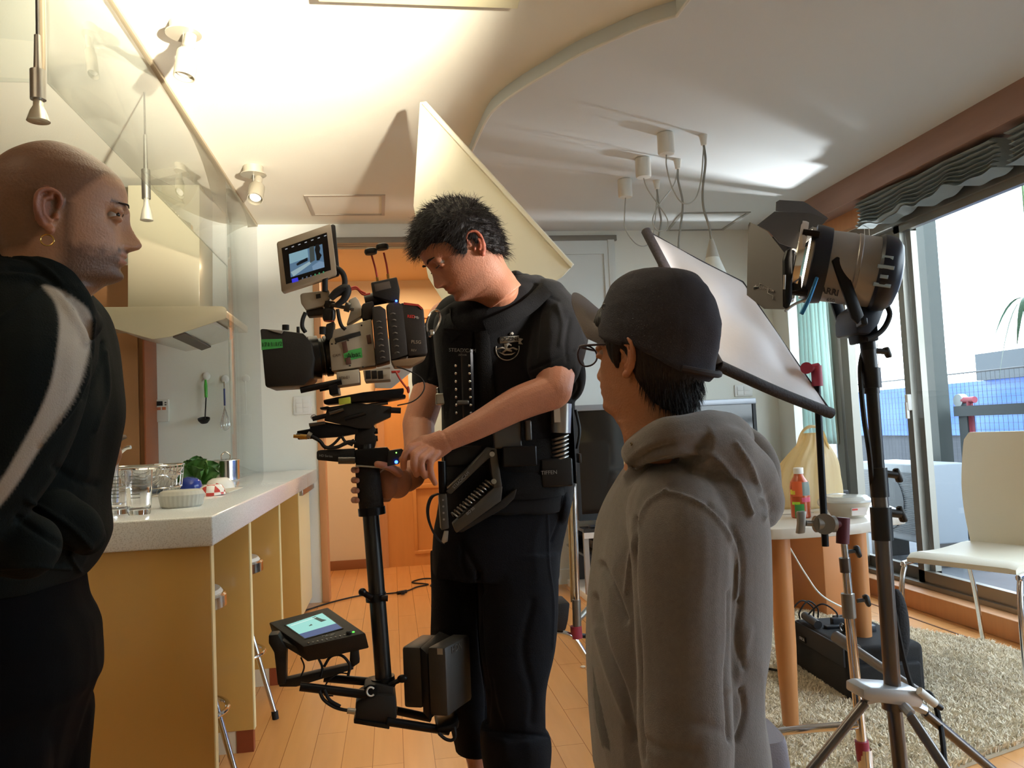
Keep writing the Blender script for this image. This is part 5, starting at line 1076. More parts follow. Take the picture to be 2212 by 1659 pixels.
crease(me, [([(1350, 1000), (1395, 965), (1460, 945), (1530, 935)], 6, -.003), ([(1352, 1030), (1400, 990), (1470, 972), (1540, 985), (1590, 1040), (1620, 1110)], 6, -.009), ([(1355, 1015), (1405, 978), (1450, 962)], 5, .006), ([(1358, 1045), (1400, 1005), (1440, 995)], 5, .005), ([(1455, 985), (1448, 1030), (1437, 1062)], 2.5, -.003),
  ([(1437, 1062), (1400, 1085), (1380, 1130), (1362, 1200), (1352, 1280)], 4, -.004), ([(1437, 1062), (1490, 1078), (1540, 1110), (1580, 1170), (1592, 1230), (1588, 1290)], 4, -.005), ([(1530, 1090), (1580, 1140), (1602, 1210), (1600, 1300)], 5, .004), ([(1376, 1120), (1370, 1250), (1382, 1400), (1384, 1540), (1390, 1640)], 4, .006), ([(1575, 1280), (1574, 1380), (1568, 1480), (1576, 1600)], 4, .006),
  ([(1300, 1220), (1330, 1280), (1352, 1340)], 6, .008), ([(1285, 1290), (1310, 1400), (1350, 1500), (1372, 1600)], 7, .008), ([(1290, 1360), (1320, 1460), (1360, 1560)], 9, -.007), ([(1600, 1300), (1592, 1380), (1605, 1440)], 7, .006), ([(1618, 1360), (1600, 1440), (1580, 1490)], 9, -.003), ([(1600, 1490), (1608, 1540), (1590, 1600)], 5, .006), ([(1590, 960), (1620, 1005), (1640, 1060)], 5, -.006), ([(1645, 1080), (1655, 1098), (1650, 1120)], 4, -.006), ([(1440, 1540), (1500, 1560), (1560, 1580)], 14, .003), ([(1395, 1600), (1430, 1620), (1500, 1625)], 10, .004)])
V = vco(me); N = vno(me); Q = proj(V); gc = np.array(srgb('6e6864')[:3]); Cc = np.tile(gc, (len(V), 1)); fine = np.array([noise.noise(Vector(p*700)) for p in V]); Cc *= (1+.14*fine)[:, None]
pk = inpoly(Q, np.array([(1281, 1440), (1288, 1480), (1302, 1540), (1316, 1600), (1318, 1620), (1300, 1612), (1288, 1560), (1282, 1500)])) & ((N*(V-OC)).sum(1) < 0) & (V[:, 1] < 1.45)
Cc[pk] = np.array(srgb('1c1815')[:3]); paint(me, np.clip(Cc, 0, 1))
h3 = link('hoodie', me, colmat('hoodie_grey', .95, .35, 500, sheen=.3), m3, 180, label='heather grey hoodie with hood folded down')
obj('drawstring_eyelet', MB().tube([np.array(hitpx(bvh(h3), 1364+2.5*math.cos(a), 959+2.5*math.sin(a), .001)if hitpx(bvh(h3), 1364, 959) is not None else at(1364, 959, 1.3)) for a in (0, 1.6, 3.1, 4.7)], .0012, 6, closed=True), mat('eyelet_brass', '8a7b5e', .4, .8), m3)
pb = MB()
for dy in (-.09, .09): limb(pb, [(.50, 1.40+dy, .56), (.50, 1.42+dy, .11)], [.10, .075]); limb(pb, [(.50, 1.42+dy, .085), (.73, 1.21+dy, .07)], [.07, .05])
me = blob(pb, .007, 3); link('trousers', me, mat('denim_dark', '23262e', .9, bump=.4, bscale=400), m3, 180)
for dy in (-.09, .09): obj('shoe', MB().ell((.82, 1.13+dy, .055), (.10, .09, .05)), mat('shoe_black', '18181a'), m3)
# ================================================================== man 2, the operator
m2 = thing('person', 'dark haired man in black T-shirt and rolled dark jeans looking down', 'person', (.32, 2.18, 0))
ps, th2 = math.radians(12), math.radians(36); f0 = np.array([-math.cos(ps), -math.sin(ps), 0]); zz_ = np.array([0, 0, 1.])
fv = f0*math.cos(th2)-zz_*math.sin(th2); uv = zz_*math.cos(th2)+f0*math.sin(th2)+np.array([0, .04, 0]); T2, Ti2, fr2 = head_frame(fv, uv, (939, 619), 1.99, 1.01, .99)
body = MB(); add_head(body, T2, nose=1.0, zmin=-.055)
nk = np.array(T2((0, -.035, -.03))); nb = at(1075, 640, 2.10); body.tube(catmull([np.array(T2((0, -.018, .03))), np.array(T2((0, -.02, -.03))), at(1062, 632, 2.07), at(1080, 690, 2.14)], 8), [.050, .051, .052, .060], 24); 
loft_px(body, [(640, 1010, 1180, 2.17, .14), (690, 960, 1215, 2.17, .18), (800, 965, 1225, 2.17, .2), (1000, 975, 1225, 2.17, .2), (1120, 965, 1200, 2.17, .2)])
SHn = at(1198, 690, 2.05); EL = at(1196, 842, 1.96); WR = at(972, 948, 1.93)
limb(body, [SHn, at(1203, 765, 2.0), EL], [.056, .053, .047]); limb(body, [EL+(-.004, 0, -.004), at(1120, 872, 1.95), at(1040, 915, 1.935), WR], [.046, .043, .034, .0275])
SHf = at(965, 690, 2.32); EF = at(904, 915, 2.30); WF = at(893, 1030, 2.16)
limb(body, [SHf, at(940, 800, 2.33), EF], [.055, .050, .046]); limb(body, [EF, at(905, 975, 2.24), WF], [.046, .042, .031])
# near hand: back of the hand up, fingers curled down over the gimbal handle
Yh_ = 1.925
palm = [(at(962, 952, Yh_+.005), .026), (at(935, 966, Yh_+.008), .0285), (at(912, 975, Yh_+.010), .0275), (at(902, 985, Yh_+.012), .022)]
P_ = catmull([p for p, _ in palm], 6); R = []
for i, p in enumerate(P_):
    t = i/(len(P_)-1); tn = P_[min(i+1, len(P_)-1)]-P_[max(i-1, 0)]; tn /= np.linalg.norm(tn); up_ = np.cross(tn, (0, 1, 0)); up_ /= np.linalg.norm(up_); a = np.linspace(0, 2*np.pi, 24, endpoint=False); ra, rb = np.interp(t, [0, .5, 1], [.029, .036, .034]), np.interp(t, [0, .4, 1], [.027, .024, .017])
    R.append(p+np.outer(np.cos(a)*ra, up_)+np.outer(np.sin(a)*rb, np.array([0, 1, 0])))
body.rings(R)
def fg(pts, r0=.0092, r1=.0078): finger(body, [at(x, y, Yy) for x, y, Yy in pts], r0, r1)
fg([(905, 962, 1.915), (884, 968, 1.895), (873, 990, 1.89), (872, 1010, 1.905)], .0098, .0082)
fg([(918, 968, 1.905), (897, 982, 1.885), (894, 1005, 1.882), (900, 1025, 1.90)], .0096, .008)
fg([(930, 975, 1.905), (912, 992, 1.885), (911, 1013, 1.885), (918, 1029, 1.90)], .0092, .0076)
fg([(945, 980, 1.910), (930, 1000, 1.895), (932, 1026, 1.898), (940, 1044, 1.912)], .0088, .0070)
fg([(950, 975, 1.955), (915, 975, 1.975), (885, 985, 1.965), (868, 992, 1.955)], .0105, .0085)
# far hand: wraps round the post
Yp = 2.05
for c_, r_ in ((at(880, 1035, 2.13), (.034, .030, .034)), (at(858, 1042, 2.10), (.038, .026, .042)), (at(836, 1046, 2.085), (.030, .022, .040))): body.ell(c_, r_)
for y in (1012, 1034, 1056, 1077):
    finger(body, [at(838, y, 2.10), at(812, y+1, 2.102), at(780, y+2, 2.098), at(765, y+3, 2.06), at(771, y+4, 2.028)], .0092, .0076)
finger(body, [at(862, 1022, 2.06), at(840, 1008, 2.02), at(815, 1003, 2.008)], .0115, .0090)
for (xa, ya), (xb, yb) in (((1070, 1560), (1100, 1690)), ((1000, 1560), (1030, 1650))): pass
FTn = (.325, 2.08); FTf = (.185, 2.30)
limb(body, [at(1112, 1200, 2.12), at(1110, 1500, 2.09), (FTn[0], FTn[1], .10)], [.07, .05, .038]); body.ell((FTn[0]-.04, FTn[1], .04), (.12, .045, .036))
an = at(1033, 1645, 2.30); limb(body, [at(1000, 1200, 2.26), at(1010, 1480, 2.28), an, (an[0]+.01, 2.30, .10)], [.07, .055, .030, .036]); body.ell((an[0]-.04, 2.30, .04), (.12, .045, .036))
me = blob(body, .0026, 2, .5); V1 = vco(me); L2 = Ti2(V1); x, y, z = L2.T; nzv = np.array([noise.noise(Vector(p*80)) for p in V1]); n2 = np.array([noise.noise(Vector(p*420)) for p in L2])
sk = np.array(srgb('bb8065')[:3]); C = np.tile(sk, (len(V1), 1))*(1+.06*nzv)[:, None]; inh = (z > -.05) & (np.linalg.norm(L2-(0, 0, .1), axis=1) < .2)
bl = np.clip((.050-z)/.02, 0, 1)*np.clip((y+.0)/.02, 0, 1)*inh*.28+.25*g(z, .057, .004)*(np.abs(x) < .026)*(y > .07)*inh; C = C*(1-bl[:, None])+np.array(srgb('5a4238')[:3])*bl[:, None]
lips = np.clip(g(z, .051, .004)+g(z, .0395, .004), 0, 1)*(np.abs(x) < .020)*(y > .07)*inh; C = C*(1-lips[:, None]*.5)+np.array(srgb('a05a4c')[:3])*(lips[:, None]*.5)
earm = (np.abs(x) > .076)*(np.abs(z-.094) < .04)*(y < .02)*inh; C = C*(1-earm[:, None]*.5)+np.array(srgb('c45a48')[:3])*(earm[:, None]*.5)
paint(me, np.clip(C, 0, 1)); b2 = link('body', me, SKIN, m2, 180); eyes(T2, m2, (0, -.6))
BH = mat('brow_hair', '2d201a')
for sd in (-1, 1):
    obj('eyebrow', MB().tube([T2((sd*.013, .0985, .1290)), T2((sd*.028, .0970, .1325)), T2((sd*.044, .085, .130))], [.0022, .0034, .0014], 8, 6), BH, m2, ang=180)
    obj('eyelash', MB().tube([T2((sd*.019, .0890, .1085)), T2((sd*.030, .0912, .1065)), T2((sd*.041, .085, .1080))], .0013, 6, 6), BH, m2)
hl2 = lambda x, y: np.interp(y, [-.11, -.075, -.045, -.022, .000, .014, .028, .045, .07, .095], [.022, .03, .045, .075, .118, .092, .088, .135, .158, .160])
me = blob(hair_cap(T2, hl2, .013), .0035, 1); V = vco(me); setco(me, V+vno(me)*(.004*fbm(V, 38, 2, 3)+.002*fbm(V, 120, 2))[:, None]); hr2 = link('hair', me, HAIRM, m2, 180)
V = vco(hr2.data)+np.array(m2.location); N = vno(hr2.data); lz = Ti2(V); cen = np.array(T2((0, -.01, .09))); outm = ((N*(V-cen)).sum(1) > .02); sel = rng.choice(np.where(outm)[0], 5200)
fwd = np.clip((lz[sel, 1])/.08, 0, 1)[:, None]; topm = np.clip((lz[sel, 2]-.12)/.08, 0, 1)[:, None]; dr = N[sel]*(.22+.32*topm)+np.array(fr2[0+1])*(1.0*fwd+.25)*1.0+np.array([0, 0, -.35])*(1-topm)-np.array(fr2[1])*.7*(lz[sel, 1] < -.02)[:, None]*(1-topm)
Ls = .016+.020*fwd[:, 0]*topm[:, 0]; o_ = np.argsort(Ls); h_ = len(o_)//2
hair_strands('hair_strands', HAIRM, m2, V[sel[o_[:h_]]], dr[o_[:h_]], .014, .0007, .5, 3); hair_strands('hair_tufts', HAIRM, m2, V[sel[o_[h_:]]], dr[o_[h_:]], .024, .0008, .9, 4)
# T-shirt
TS = mat('tshirt_black', '1e1e20', .95, bump=.3, bscale=450, sheen=.05, spec=.2)
sb_ = MB()
loft_px(sb_, [(602, 1098, 1160, 2.12, .10), (618, 1070, 1186, 2.12, .15), (646, 1000, 1206, 2.13, .20), (672, 950, 1225, 2.15, .25), (705, 938, 1245, 2.16, .28), (760, 940, 1246, 2.17, .30), (820, 948, 1240, 2.17, .30), (880, 955, 1238, 2.17, .29), (950, 956, 1240, 2.17, .28), (1020, 952, 1242, 2.17, .29), (1080, 950, 1232, 2.17, .30), (1100, 950, 1226, 2.17, .30)], k=5)
limb(sb_, [at(1180, 652, 2.08), at(1208, 700, 2.05), at(1204, 752, 2.02), at(1198, 788, 2.0)], [.062, .076, .074, .070]); limb(sb_, [at(985, 680, 2.28), at(950, 735, 2.32), at(934, 800, 2.33), at(931, 822, 2.33)], [.06, .060, .058, .056])
limb(sb_, [at(1158, 626, 2.10), at(1125, 648, 2.065), at(1080, 690, 2.05), at(1030, 706, 2.06), at(985, 706, 2.09)], [.040, .046, .050, .046, .040]); sb_.ell(at(1130, 612, 2.13), (.028, .05, .024)); sb_.ell(at(1112, 598, 2.15), (.018, .05, .014))
sb_.ell(at(1232, 810, 2.12), (.042, .06, .075))
me = blob(sb_, .0040, 9, .7)
# open the sleeve ends and the neck a little: carve with creases
clothnoise(me, .0035, 9, 31)
crease(me, [([(1146, 800), (1195, 778), (1240, 758)], 3, .004), ([(1175, 640), (1162, 700), (1158, 770)], 4, .004), ([(1230, 690), (1222, 740), (1225, 780)], 4, .004), ([(1236, 800), (1250, 835), (1238, 860)], 4, .005), ([(1205, 660), (1215, 700), (1210, 745)], 5, -.004), ([(930, 735), (935, 780), (928, 815)], 4, .004), ([(975, 670), (965, 720), (972, 790)], 5, .004), ([(1150, 610), (1185, 640), (1205, 650)], 3, .002)])
ts2 = link('tshirt', me, TS, m2, 180, label='black T-shirt')
# jeans
jb = MB()
loft_px(jb, [(1070, 950, 1228, 2.17, .27), (1110, 946, 1224, 2.17, .28), (1150, 936, 1215, 2.17, .29), (1195, 931, 1206, 2.17, .29), (1240, 931, 1204, 2.17, .28)], k=4)
loft_px(jb, [(1190, 931, 1062, 2.25, .17), (1300, 932, 1058, 2.26, .17), (1400, 934, 1055, 2.27, .165), (1500, 955, 1056, 2.28, .155), (1560, 972, 1054, 2.29, .15), (1618, 986, 1050, 2.30, .15)], k=4)
loft_px(jb, [(1190, 1030, 1206, 2.12, .19), (1300, 1034, 1202, 2.11, .19), (1400, 1040, 1196, 2.10, .185), (1480, 1050, 1180, 2.09, .18), (1560, 1054, 1176, 2.09, .17), (1600, 1052, 1178, 2.09, .17)], k=4)
loft_px(jb, [(1572, 1043, 1182, 2.09, .19), (1590, 1040, 1187, 2.09, .20), (1625, 1042, 1187, 2.09, .20), (1665, 1048, 1182, 2.09, .195)], k=4); loft_px(jb, [(1590, 982, 1056, 2.30, .165), (1616, 984, 1055, 2.30, .165)], k=3)
jb.ell(at(1208, 1085, 2.10), (.028, .05, .06))
me = blob(jb, .0042, 3); clothnoise(me, .004, 8, 41)
crease(me, [([(1180, 1080), (1184, 1150), (1186, 1220), (1196, 1300), (1194, 1400)], 2.2, -.003), ([(1222, 1065), (1205, 1130), (1190, 1170)], 3, .004), ([(1000, 1170), (998, 1210), (1010, 1250)], 4, .005), ([(1035, 1240), (1036, 1330), (1042, 1420), (1053, 1500), (1053, 1560)], 4, .014), ([(1000, 1180), (1030, 1230), (1040, 1280)], 6, .006), ([(1150, 1300), (1130, 1400), (1150, 1500), (1148, 1560)], 8, .005), ([(1060, 1470), (1070, 1530), (1085, 1570)], 6, .006), ([(1043, 1575), (1100, 1584), (1183, 1590)], 3, .006), ([(960, 1220), (990, 1280), (1000, 1340)], 9, .005)])
link('trousers', me, mat('jeans_black', '16161a', .93, spec=.2, bump=.45, bscale=420, var=.25, vscale=9), m2, 180, label='dark jeans rolled at the shin')
for fx, fy in ((FTn[0], FTn[1]), (an[0]+.0, 2.30)): obj('shoe', MB().ell((fx-.04, fy, .045), (.145, .052, .044)).box((fx-.18, fy-.045, 0), (fx+.09, fy+.045, .018), .008), mat('shoe_black', '18181a'), m2)
# vest: shoulder straps, chest spar, side pads, buckles
tr2 = bvh(ts2)
VEST = mat('vest_nylon', '0e0e10', .8, spec=.3, bump=.4, bscale=380); VM = mat('vest_metal', '2a2a2c', .3, .7)
def strap(pts, wpx, th=.012, name='vest_strap', m=VEST, lift=.004):
    P = catmull(pts, 6); L_, R_ = [], []
    for i, p in enumerate(P):
        t = P[min(i+1, len(P)-1)]-P[max(i-1, 0)]; t /= np.linalg.norm(t); nn = np.array([-t[1], t[0]])*wpx/2; a = hitpx(tr2, *(p+nn), lift); b = hitpx(tr2, *(p-nn), lift)
        if a is None or b is None: continue
        L_.append(a); R_.append(b)
    R = []
    for a, b in zip(L_, R_): v = (OC-a); v /= np.linalg.norm(v); R.append([a, a+v*th*.6, a*.8+b*.2+v*th, a*.2+b*.8+v*th, b+v*th*.6, b])
    return MB().rings(R) if len(R) > 2 else None
vs = thing('camera_vest', 'black harness vest with metal spar and buckles worn by the operator', 'harness', (.30, 2.1, 0)); vs.location = tuple(at(1100, 900, 2.05))
for nm, pts, wd in (('shoulder_strap', [(1182, 622), (1140, 662), (1090, 690), (1048, 708)], 34), ('shoulder_strap', [(958, 668), (962, 700), (985, 730)], 30), ('chest_panel', [(990, 712), (985, 790), (988, 850), (990, 905)], 62), ('side_panel', [(1040, 715), (1048, 800), (1056, 880), (1066, 950)], 32), ('waist_belt', [(962, 935), (1020, 965), (1100, 985), (1180, 985), (1235, 975)], 74), ('waist_belt', [(960, 1000), (1040, 1035), (1130, 1050), (1215, 1040)], 60)):
    s__ = strap(pts, wd)
    if s__: obj(nm, s__, VEST, vs, ang=50)
spar = strap([(1008, 755), (1010, 820), (1012, 885), (1014, 930)], 26, .020, lift=.014)
so_ = obj('chest_spar', spar, VM, vs, ang=40)
for i in range(7):
    for xx in (985+i*.3, 1014+i*.6):
        h = hitpx(tr2, xx, 790+i*17, .034)
        if h is not None: obj('rivet', MB().ell(h, .0042, n=10, m=8), CHROME, so_)
def vbox(px, py, w_, h_, d_, m, name, off=.03, par=None):
    h = hitpx(tr2, px, py, off); h = h if h is not None else at(px, py, 2.0)
    return obj(name, MB().box(h-np.array((w_/2, d_/2, h_/2)), h+np.array((w_/2, d_/2, h_/2)), .004), m, par or vs)
GM = mat('grey_anodised', '5e5d5b', .38, .7)
vbox(955, 862, .035, .03, .03, STEEL, 'buckle', .01); vbox(946, 848, .012, .03, .012, CHROME, 'buckle_lever', .015); vbox(1095, 940, .07, .065, .03, GM, 'socket_block', .05); vbox(1140, 930, .016, .05, .03, GM, 'socket_block', .06); vbox(1120, 985, .085, .05, .05, VM, 'arm_mount', .05); vbox(1000, 870, .03, .012, .02, GM, 'buckle', .04); vbox(1000, 985, .10, .05, .02, VM, 'lower_plate', .03)
a_ = [at(x, y, 2.04) for x, y in [(932, 676), (946, 672), (951, 690), (940, 715), (927, 726), (922, 700)]]; obj('shoulder_buckle', MB().tube(a_, .0035, 8, 4, closed=True).box(at(928, 726, 2.04), at(938, 712, 2.02)+(0, .0, 0), .002), CHROME, vs)
cb = atp = at(1213, 870, 2.03)
cyl0, cyl1 = at(1213, 872, 2.035), at(1208, 1010, 2.035)
obj('spring_tube', MB().cyl(cyl0, at(1211, 935, 2.035), .0265, n=32), mat('tube_silver', 'a7a6a4', .28, .85), vs, label='silver tube end'); obj('tube_label', MB().box(at(1196, 877, 2.006), at(1211, 912, 2.0055)+(0, .002, 0)), mat('label_paper', 'c6c0b2', .6), vs)
sp__ = MB(); N_ = 7
for k in range(N_):
    c_ = at(1209, 945+k*9, 2.035); a = np.linspace(0, 2*np.pi, 24, endpoint=False); sp__.tube(np.stack([c_[0]+.0215*np.cos(a), c_[1]+.0215*np.sin(a), c_[2]+.006*np.cos(a)], 1), .0032, 8, closed=True)
obj('spring', sp__, STEEL, vs); obj('spring_housing', MB().cyl(at(1210, 930, 2.045), at(1206, 1012, 2.045), .0195, n=20), BLACK, vs)
obj('socket_body', MB().box(at(1168, 992, 2.01), at(1240, 1050, 2.01)+(0, .07, 0), .006), BLACK, vs); obj('side_frame', MB().box(at(1236, 880, 2.04), at(1246, 1045, 2.04)+(0, .05, 0), .003).tube([at(1243, 885, 2.06), at(1252, 930, 2.06), at(1246, 970, 2.06)], .004, 8, 5), VM, vs); obj('pocket_clip', MB().box(at(1250, 980, 2.05), at(1256, 1000, 2.05)+(0, .03, 0), .001), DSTEEL, vs)
text('lettering', 'TIFFEN', mat('print_grey', '9a9a98', .6), vs, at(1186, 1021, 2.009), (1, 0, 0), (0, 0, 1), .014)
trv = bvh(ts2, *[c for c in children(vs) if c.type == 'MESH'])
ptext('lettering', 'STEADICAM', mat('print_grey', '9a9a98'), vs, trv, 999, 757, 11, -2); ptext('lettering', 'ZEPHYR', mat('print_grey', '9a9a98'), vs, trv, 999, 767, 5, -2)
# chest emblem
PG = mat('print_cream', 'b4b0a6', .7)
circ = lambda cx_, cy_, r, a0, a1, n=24: [(cx_+r*math.cos(t), cy_+r*math.sin(t)) for t in np.linspace(a0, a1, n)]
def ringpoly(cx_, cy_, r, w_, a0, a1): return circ(cx_, cy_, r, a0, a1)+circ(cx_, cy_, r-w_, a1, a0)
em = [[(-24, 13), (17, 16), (18, 3), (-23, -1)], [(17, 11), (27, 9), (22, 3), (27, -3), (17, -2)], ringpoly(-6, -12, 26, 2, -3.35, .25), [(-31, -12), (-17, -8), (-6, -12), (6, -9), (17, -13), (14, -16), (5, -12), (-6, -15), (-17, -12), (-29, -15)], [(-14, -2), (-4, 0), (3, -4), (2, -7), (-4, -4), (-7, -9), (4, -16), (4, -20), (-8, -17), (-15, -22), (-18, -20), (-11, -14), (-13, -8)], [(-26, -19), (-12, -27), (4, -26), (12, -20), (3, -23), (-10, -24)], [(-4, 19), (-1, 23), (3, 24), (6, 21), (4, 17), (1, 19), (-1, 16)]]
decal('emblem', polymesh([[(x/30, y/30) for x, y in p] for p in em]), PG, ts2, tr2, (1103, 741), (1, 0), (.05, -1), 30, label='cream surf emblem')
ptext('lettering', 'OGENE', mat('print_dark', '1a1a1a', .7), ts2, tr2, 1101, 732.5, 12.5, 3, .012).data
for c in children(ts2):
    if c.name.startswith('lettering'):
        V = vco(c.data); d_ = OC-np.array(world_of(c))[:3, 3]-V; d_ /= np.linalg.norm(d_, axis=1)[:, None]; setco(c.data, V+d_*.0012)
# ================================================================== cinema camera
YC = 2.0
CC = thing('cinema_camera', 'grey and black cinema camera with green tape labels on the stabilizer', 'camera', tuple(at(790, 790, YC)))
DK = mat('camera_black', '1b1917', .5, bump=.12, bscale=260); DK2 = mat('module_brown_black', '27221f', .5, bump=.1, bscale=300)
cb1 = obj('camera_body', MB().pp([(720, 712), (802, 689), (812, 788), (716, 802), (711, 740)], YC, .11, .003), GREYP, CC, label='worn grey camera body')
obj('body_foot', MB().pp([(726, 804), (775, 797), (777, 827), (729, 834)], YC-.004, .09, .002), GREYP, CC)
obj('top_vent', MB().pp([(722, 731), (778, 715), (780, 724), (725, 741)], YC-.004, .02, .0015), DK, CC)
fn = obj('cooling_block', MB().pp([(784, 800), (843, 793), (844, 820), (788, 824)], YC, .09, .002), GREYP, CC)
for i in range(3): x = 789+i*13.5; obj('vent_window', MB().pp([(x, 801), (x+11, 800), (x+12, 818), (x+1, 819)], YC-.002, .01, .001), DK, fn)
md = []
for nm, q in (('side_module', [(803, 667), (806, 662), (821, 660), (833, 668), (843, 779), (812, 787)]), ('side_module', [(834, 661), (838, 656), (857, 651), (872, 659), (881, 766), (845, 778)]), ('battery', [(866, 654), (905, 658), (915, 667), (924, 762), (920, 767), (882, 769)])):
    md.append(obj(nm, MB().pp(q, YC-.012, .10, .003), DK2, CC)); 
obj('red_trim', MB().pp([(872, 653), (904, 657), (913, 665), (912, 669), (903, 661), (872, 658)], YC-.014, .06), mat('red_paint', 'a8352b', .45), md[2])
for k, (xa, ya, xb, yb) in enumerate(((818, 690, 830, 780), (848, 672, 862, 770))):
    for i in range(7):
        t = (i+.5)/7; x, y = xa+(xb-xa)*t*.75, ya+(yb-ya)*t; obj('button_row', MB().tube([at(x-5, y, YC-.013), at(x, y-2.4, YC-.016), at(x+5, y-1, YC-.013)], .0016, 6, 4), mat('key_grey', '5d5750', .5), md[k])
obj('body_connector', MB().pp([(738, 740), (748, 736), (752, 760), (742, 764)], YC-.003, .01, .001).pp([(745, 773), (757, 771), (759, 786), (748, 788)], YC-.003, .01, .001), mat('conn_brown', '5a3b30', .5), cb1)
obj('io_port', MB().pp([(791, 724), (800, 722), (803, 741), (794, 743)], YC-.003, .01, .001), mat('conn_brown', '5a3b30'), cb1)
for x, y in ((717, 743), (725, 742), (752, 735), (781, 703), (714, 795), (756, 790), (784, 793)): obj('screw', MB().cyl(at(x, y, YC-.001), at(x, y, YC+.003), .0022, n=10), DK, cb1)
# lens and matte box
LX = at(718, 768, YC+.06); LXe = at(650, 776, YC+.05); ax = (LXe-LX)/np.linalg.norm(LXe-LX)
obj('lens', MB().lathe([(0, -.01), (.044, -.01), (.046, .0), (.052, .004), (.052, .018), (.047, .02), (.047, .03), (.055, .033), (.055, .055), (.05, .058), (.05, .09), (0, .09)], LX, ax, 48), mat('lens_barrel', '1a1917', .32, .4), CC)
for z_, r in ((.022, .0485), (.031, .0495), (.058, .0565), (.064, .052)): obj('focus_ring', MB().lathe([(r, z_), (r+.001, z_+.001), (r, z_+.002)], LX, ax, 48, cap=False), mat('ring_grey', '77706a', .4, .4), CC)
mx = obj('matte_box', MB().pp([(562, 712), (566, 710), (604, 713), (655, 720), (672, 740), (679, 775), (673, 815), (657, 832), (577, 837), (573, 833)], YC-.02, .15, .004), DK, CC)
obj('top_flag', MB().pp([(577, 712), (612, 714), (608, 721), (592, 717)], YC-.025, .10, .001), mat('flag_edge', '8b8378', .5), mx)
obj('flag_knob', MB().cyl(at(617, 702, YC+.0), at(617, 713, YC+.0), .0085, n=20).cyl(at(644, 706, YC+.02), at(644, 722, YC+.02), .004, n=12), DK, mx)
obj('flag_knob', MB().cyl(at(697, 706, YC), at(697, 722, YC), .008, n=16), DK, CC)
rr_ = obj('support_rod', MB().cyl(at(649, 843, YC-.01), at(738, 824, YC-.01), .0078, n=18), BLACKM, CC); obj('support_rod', MB().cyl(at(690, 840, YC+.07), at(740, 829, YC+.07), .0078, n=18), BLACKM, CC)
obj('rod_clamp', MB().pp([(709, 834), (728, 829), (731, 850), (712, 853)], YC-.02, .11, .002), BLACKM, CC)
TAPE = mat('green_tape', '46a552', .6, bump=.2, bscale=200)
tpc = bvh(mx, cb1, *md)
def tape(q, m=TAPE, name='tape_label', par=CC, tr_=tpc, lift=.0016):
    H_ = [hitpx(tr_, *p, lift) for p in q]; H_ = [h if h is not None else at(p[0], p[1], YC-.0225) for h, p in zip(H_, q)]; return obj(name, MB().prism(H_, (0, .0008, 0)), m, par, label='strip of green tape')
tape([(564, 733), (609, 732), (611, 751), (565, 756)]); t2_ = tape([(741, 760), (781, 751), (783, 772), (745, 781)])
INK = mat('marker_ink', '16301a', .6)
ptext('lettering', '1711 1/2', INK, CC, bvh(*[c for c in children(CC) if c.name.startswith('tape')]), 587, 744, 13, 3); ptext('lettering', 'Abat', INK, CC, bvh(t2_), 764, 767, 16, 10)
ptext('lettering', 'RED', mat('logo_red', 'c4322c', .5), CC, tpc, 888, 684, 9, -4, .02); ptext('lettering', 'Mb', mat('logo_white', 'cfcac4', .5), CC, tpc, 900, 686, 8, -4)
ptext('lettering', 'PLSG', mat('print_tan', '8a7d6c', .5), CC, tpc, 899, 739, 10, -3, .012); ptext('lettering', 'REV', mat('print_tan', '8a7d6c'), CC, tpc, 894, 757, 7, -3); ptext('lettering', 'CAM', mat('print_brown', '5a4c40', .5), CC, tpc, 727, 768, 8, 8)
tpf = bvh(*[c for c in children(CC) if c.name.startswith('body_foot')]); ptext('lettering', 'SDI-01', mat('print_brown', '5a4c40'), CC, tpf, 744, 816, 9, 8)
# handle, transmitter, mounts
obj('top_handle', MB().tube([at(788, 650, YC+.04), at(815, 645, YC+.04), at(845, 640, YC+.04), at(862, 641, YC+.04)], .0165, 16, 4), DK, CC)
obj('handle_post', MB().pp([(785, 655), (806, 650), (810, 668), (800, 690), (782, 690), (781, 660)], YC+.01, .06, .003), DK2, CC)
obj('grip_front', MB().pp([(748, 702), (758, 668), (752, 652), (754, 647), (768, 640), (775, 648), (781, 663), (781, 682)], YC+.01, .05, .003), GREYP, CC)
tx = obj('video_transmitter', MB().pp([(801, 610), (857, 598), (864, 626), (862, 655), (806, 640)], YC+.0, .05, .003), DK, CC); obj('front_plate', MB().pp([(808, 614), (841, 607), (845, 622), (811, 630)], YC-.002, .004, .001), mat('plate_grey', '4f463e', .5), tx)
for (a, b, c_) in (((816, 606), (803, 552), (801, 544)), ((839, 599), (829, 546), (826, 534))):
    s_ = obj('antenna', MB().tube([at(*a, YC+.02), at((a[0]+b[0])/2+1, (a[1]+b[1])/2, YC+.02), at(*b, YC+.02)], .0024, 8, 5), mat('antenna_red', 'a5342a', .5), tx, label='red antenna stem'); obj('antenna_base', MB().tube([at(a[0], a[1]+4, YC+.02), at(a[0]-1.5, a[1]-7, YC+.02)], .0034, 10), mat('brass', 'b08a4a', .3, 1), s_)
    obj('antenna_cap', MB().lathe([(0, -.006), (.006, -.008), (.0145, -.006), (.0165, .0), (.0150, .006), (.010, .009), (0, .010)], at(*c_, YC+.02), (-.12, 0, 1), 28), DK, s_)
obj('status_light', MB().ell(at(856, 650, YC-.014), .0028, n=10), mat('blue_led', '2040ff', .4, emit='2f55ff', estr=9), CC)
obj('mount_arm', MB().pp([(648, 637), (652, 633), (711, 626), (713, 645), (697, 661), (660, 669), (650, 655)], YC-.01, .05, .004), GREYP, CC)
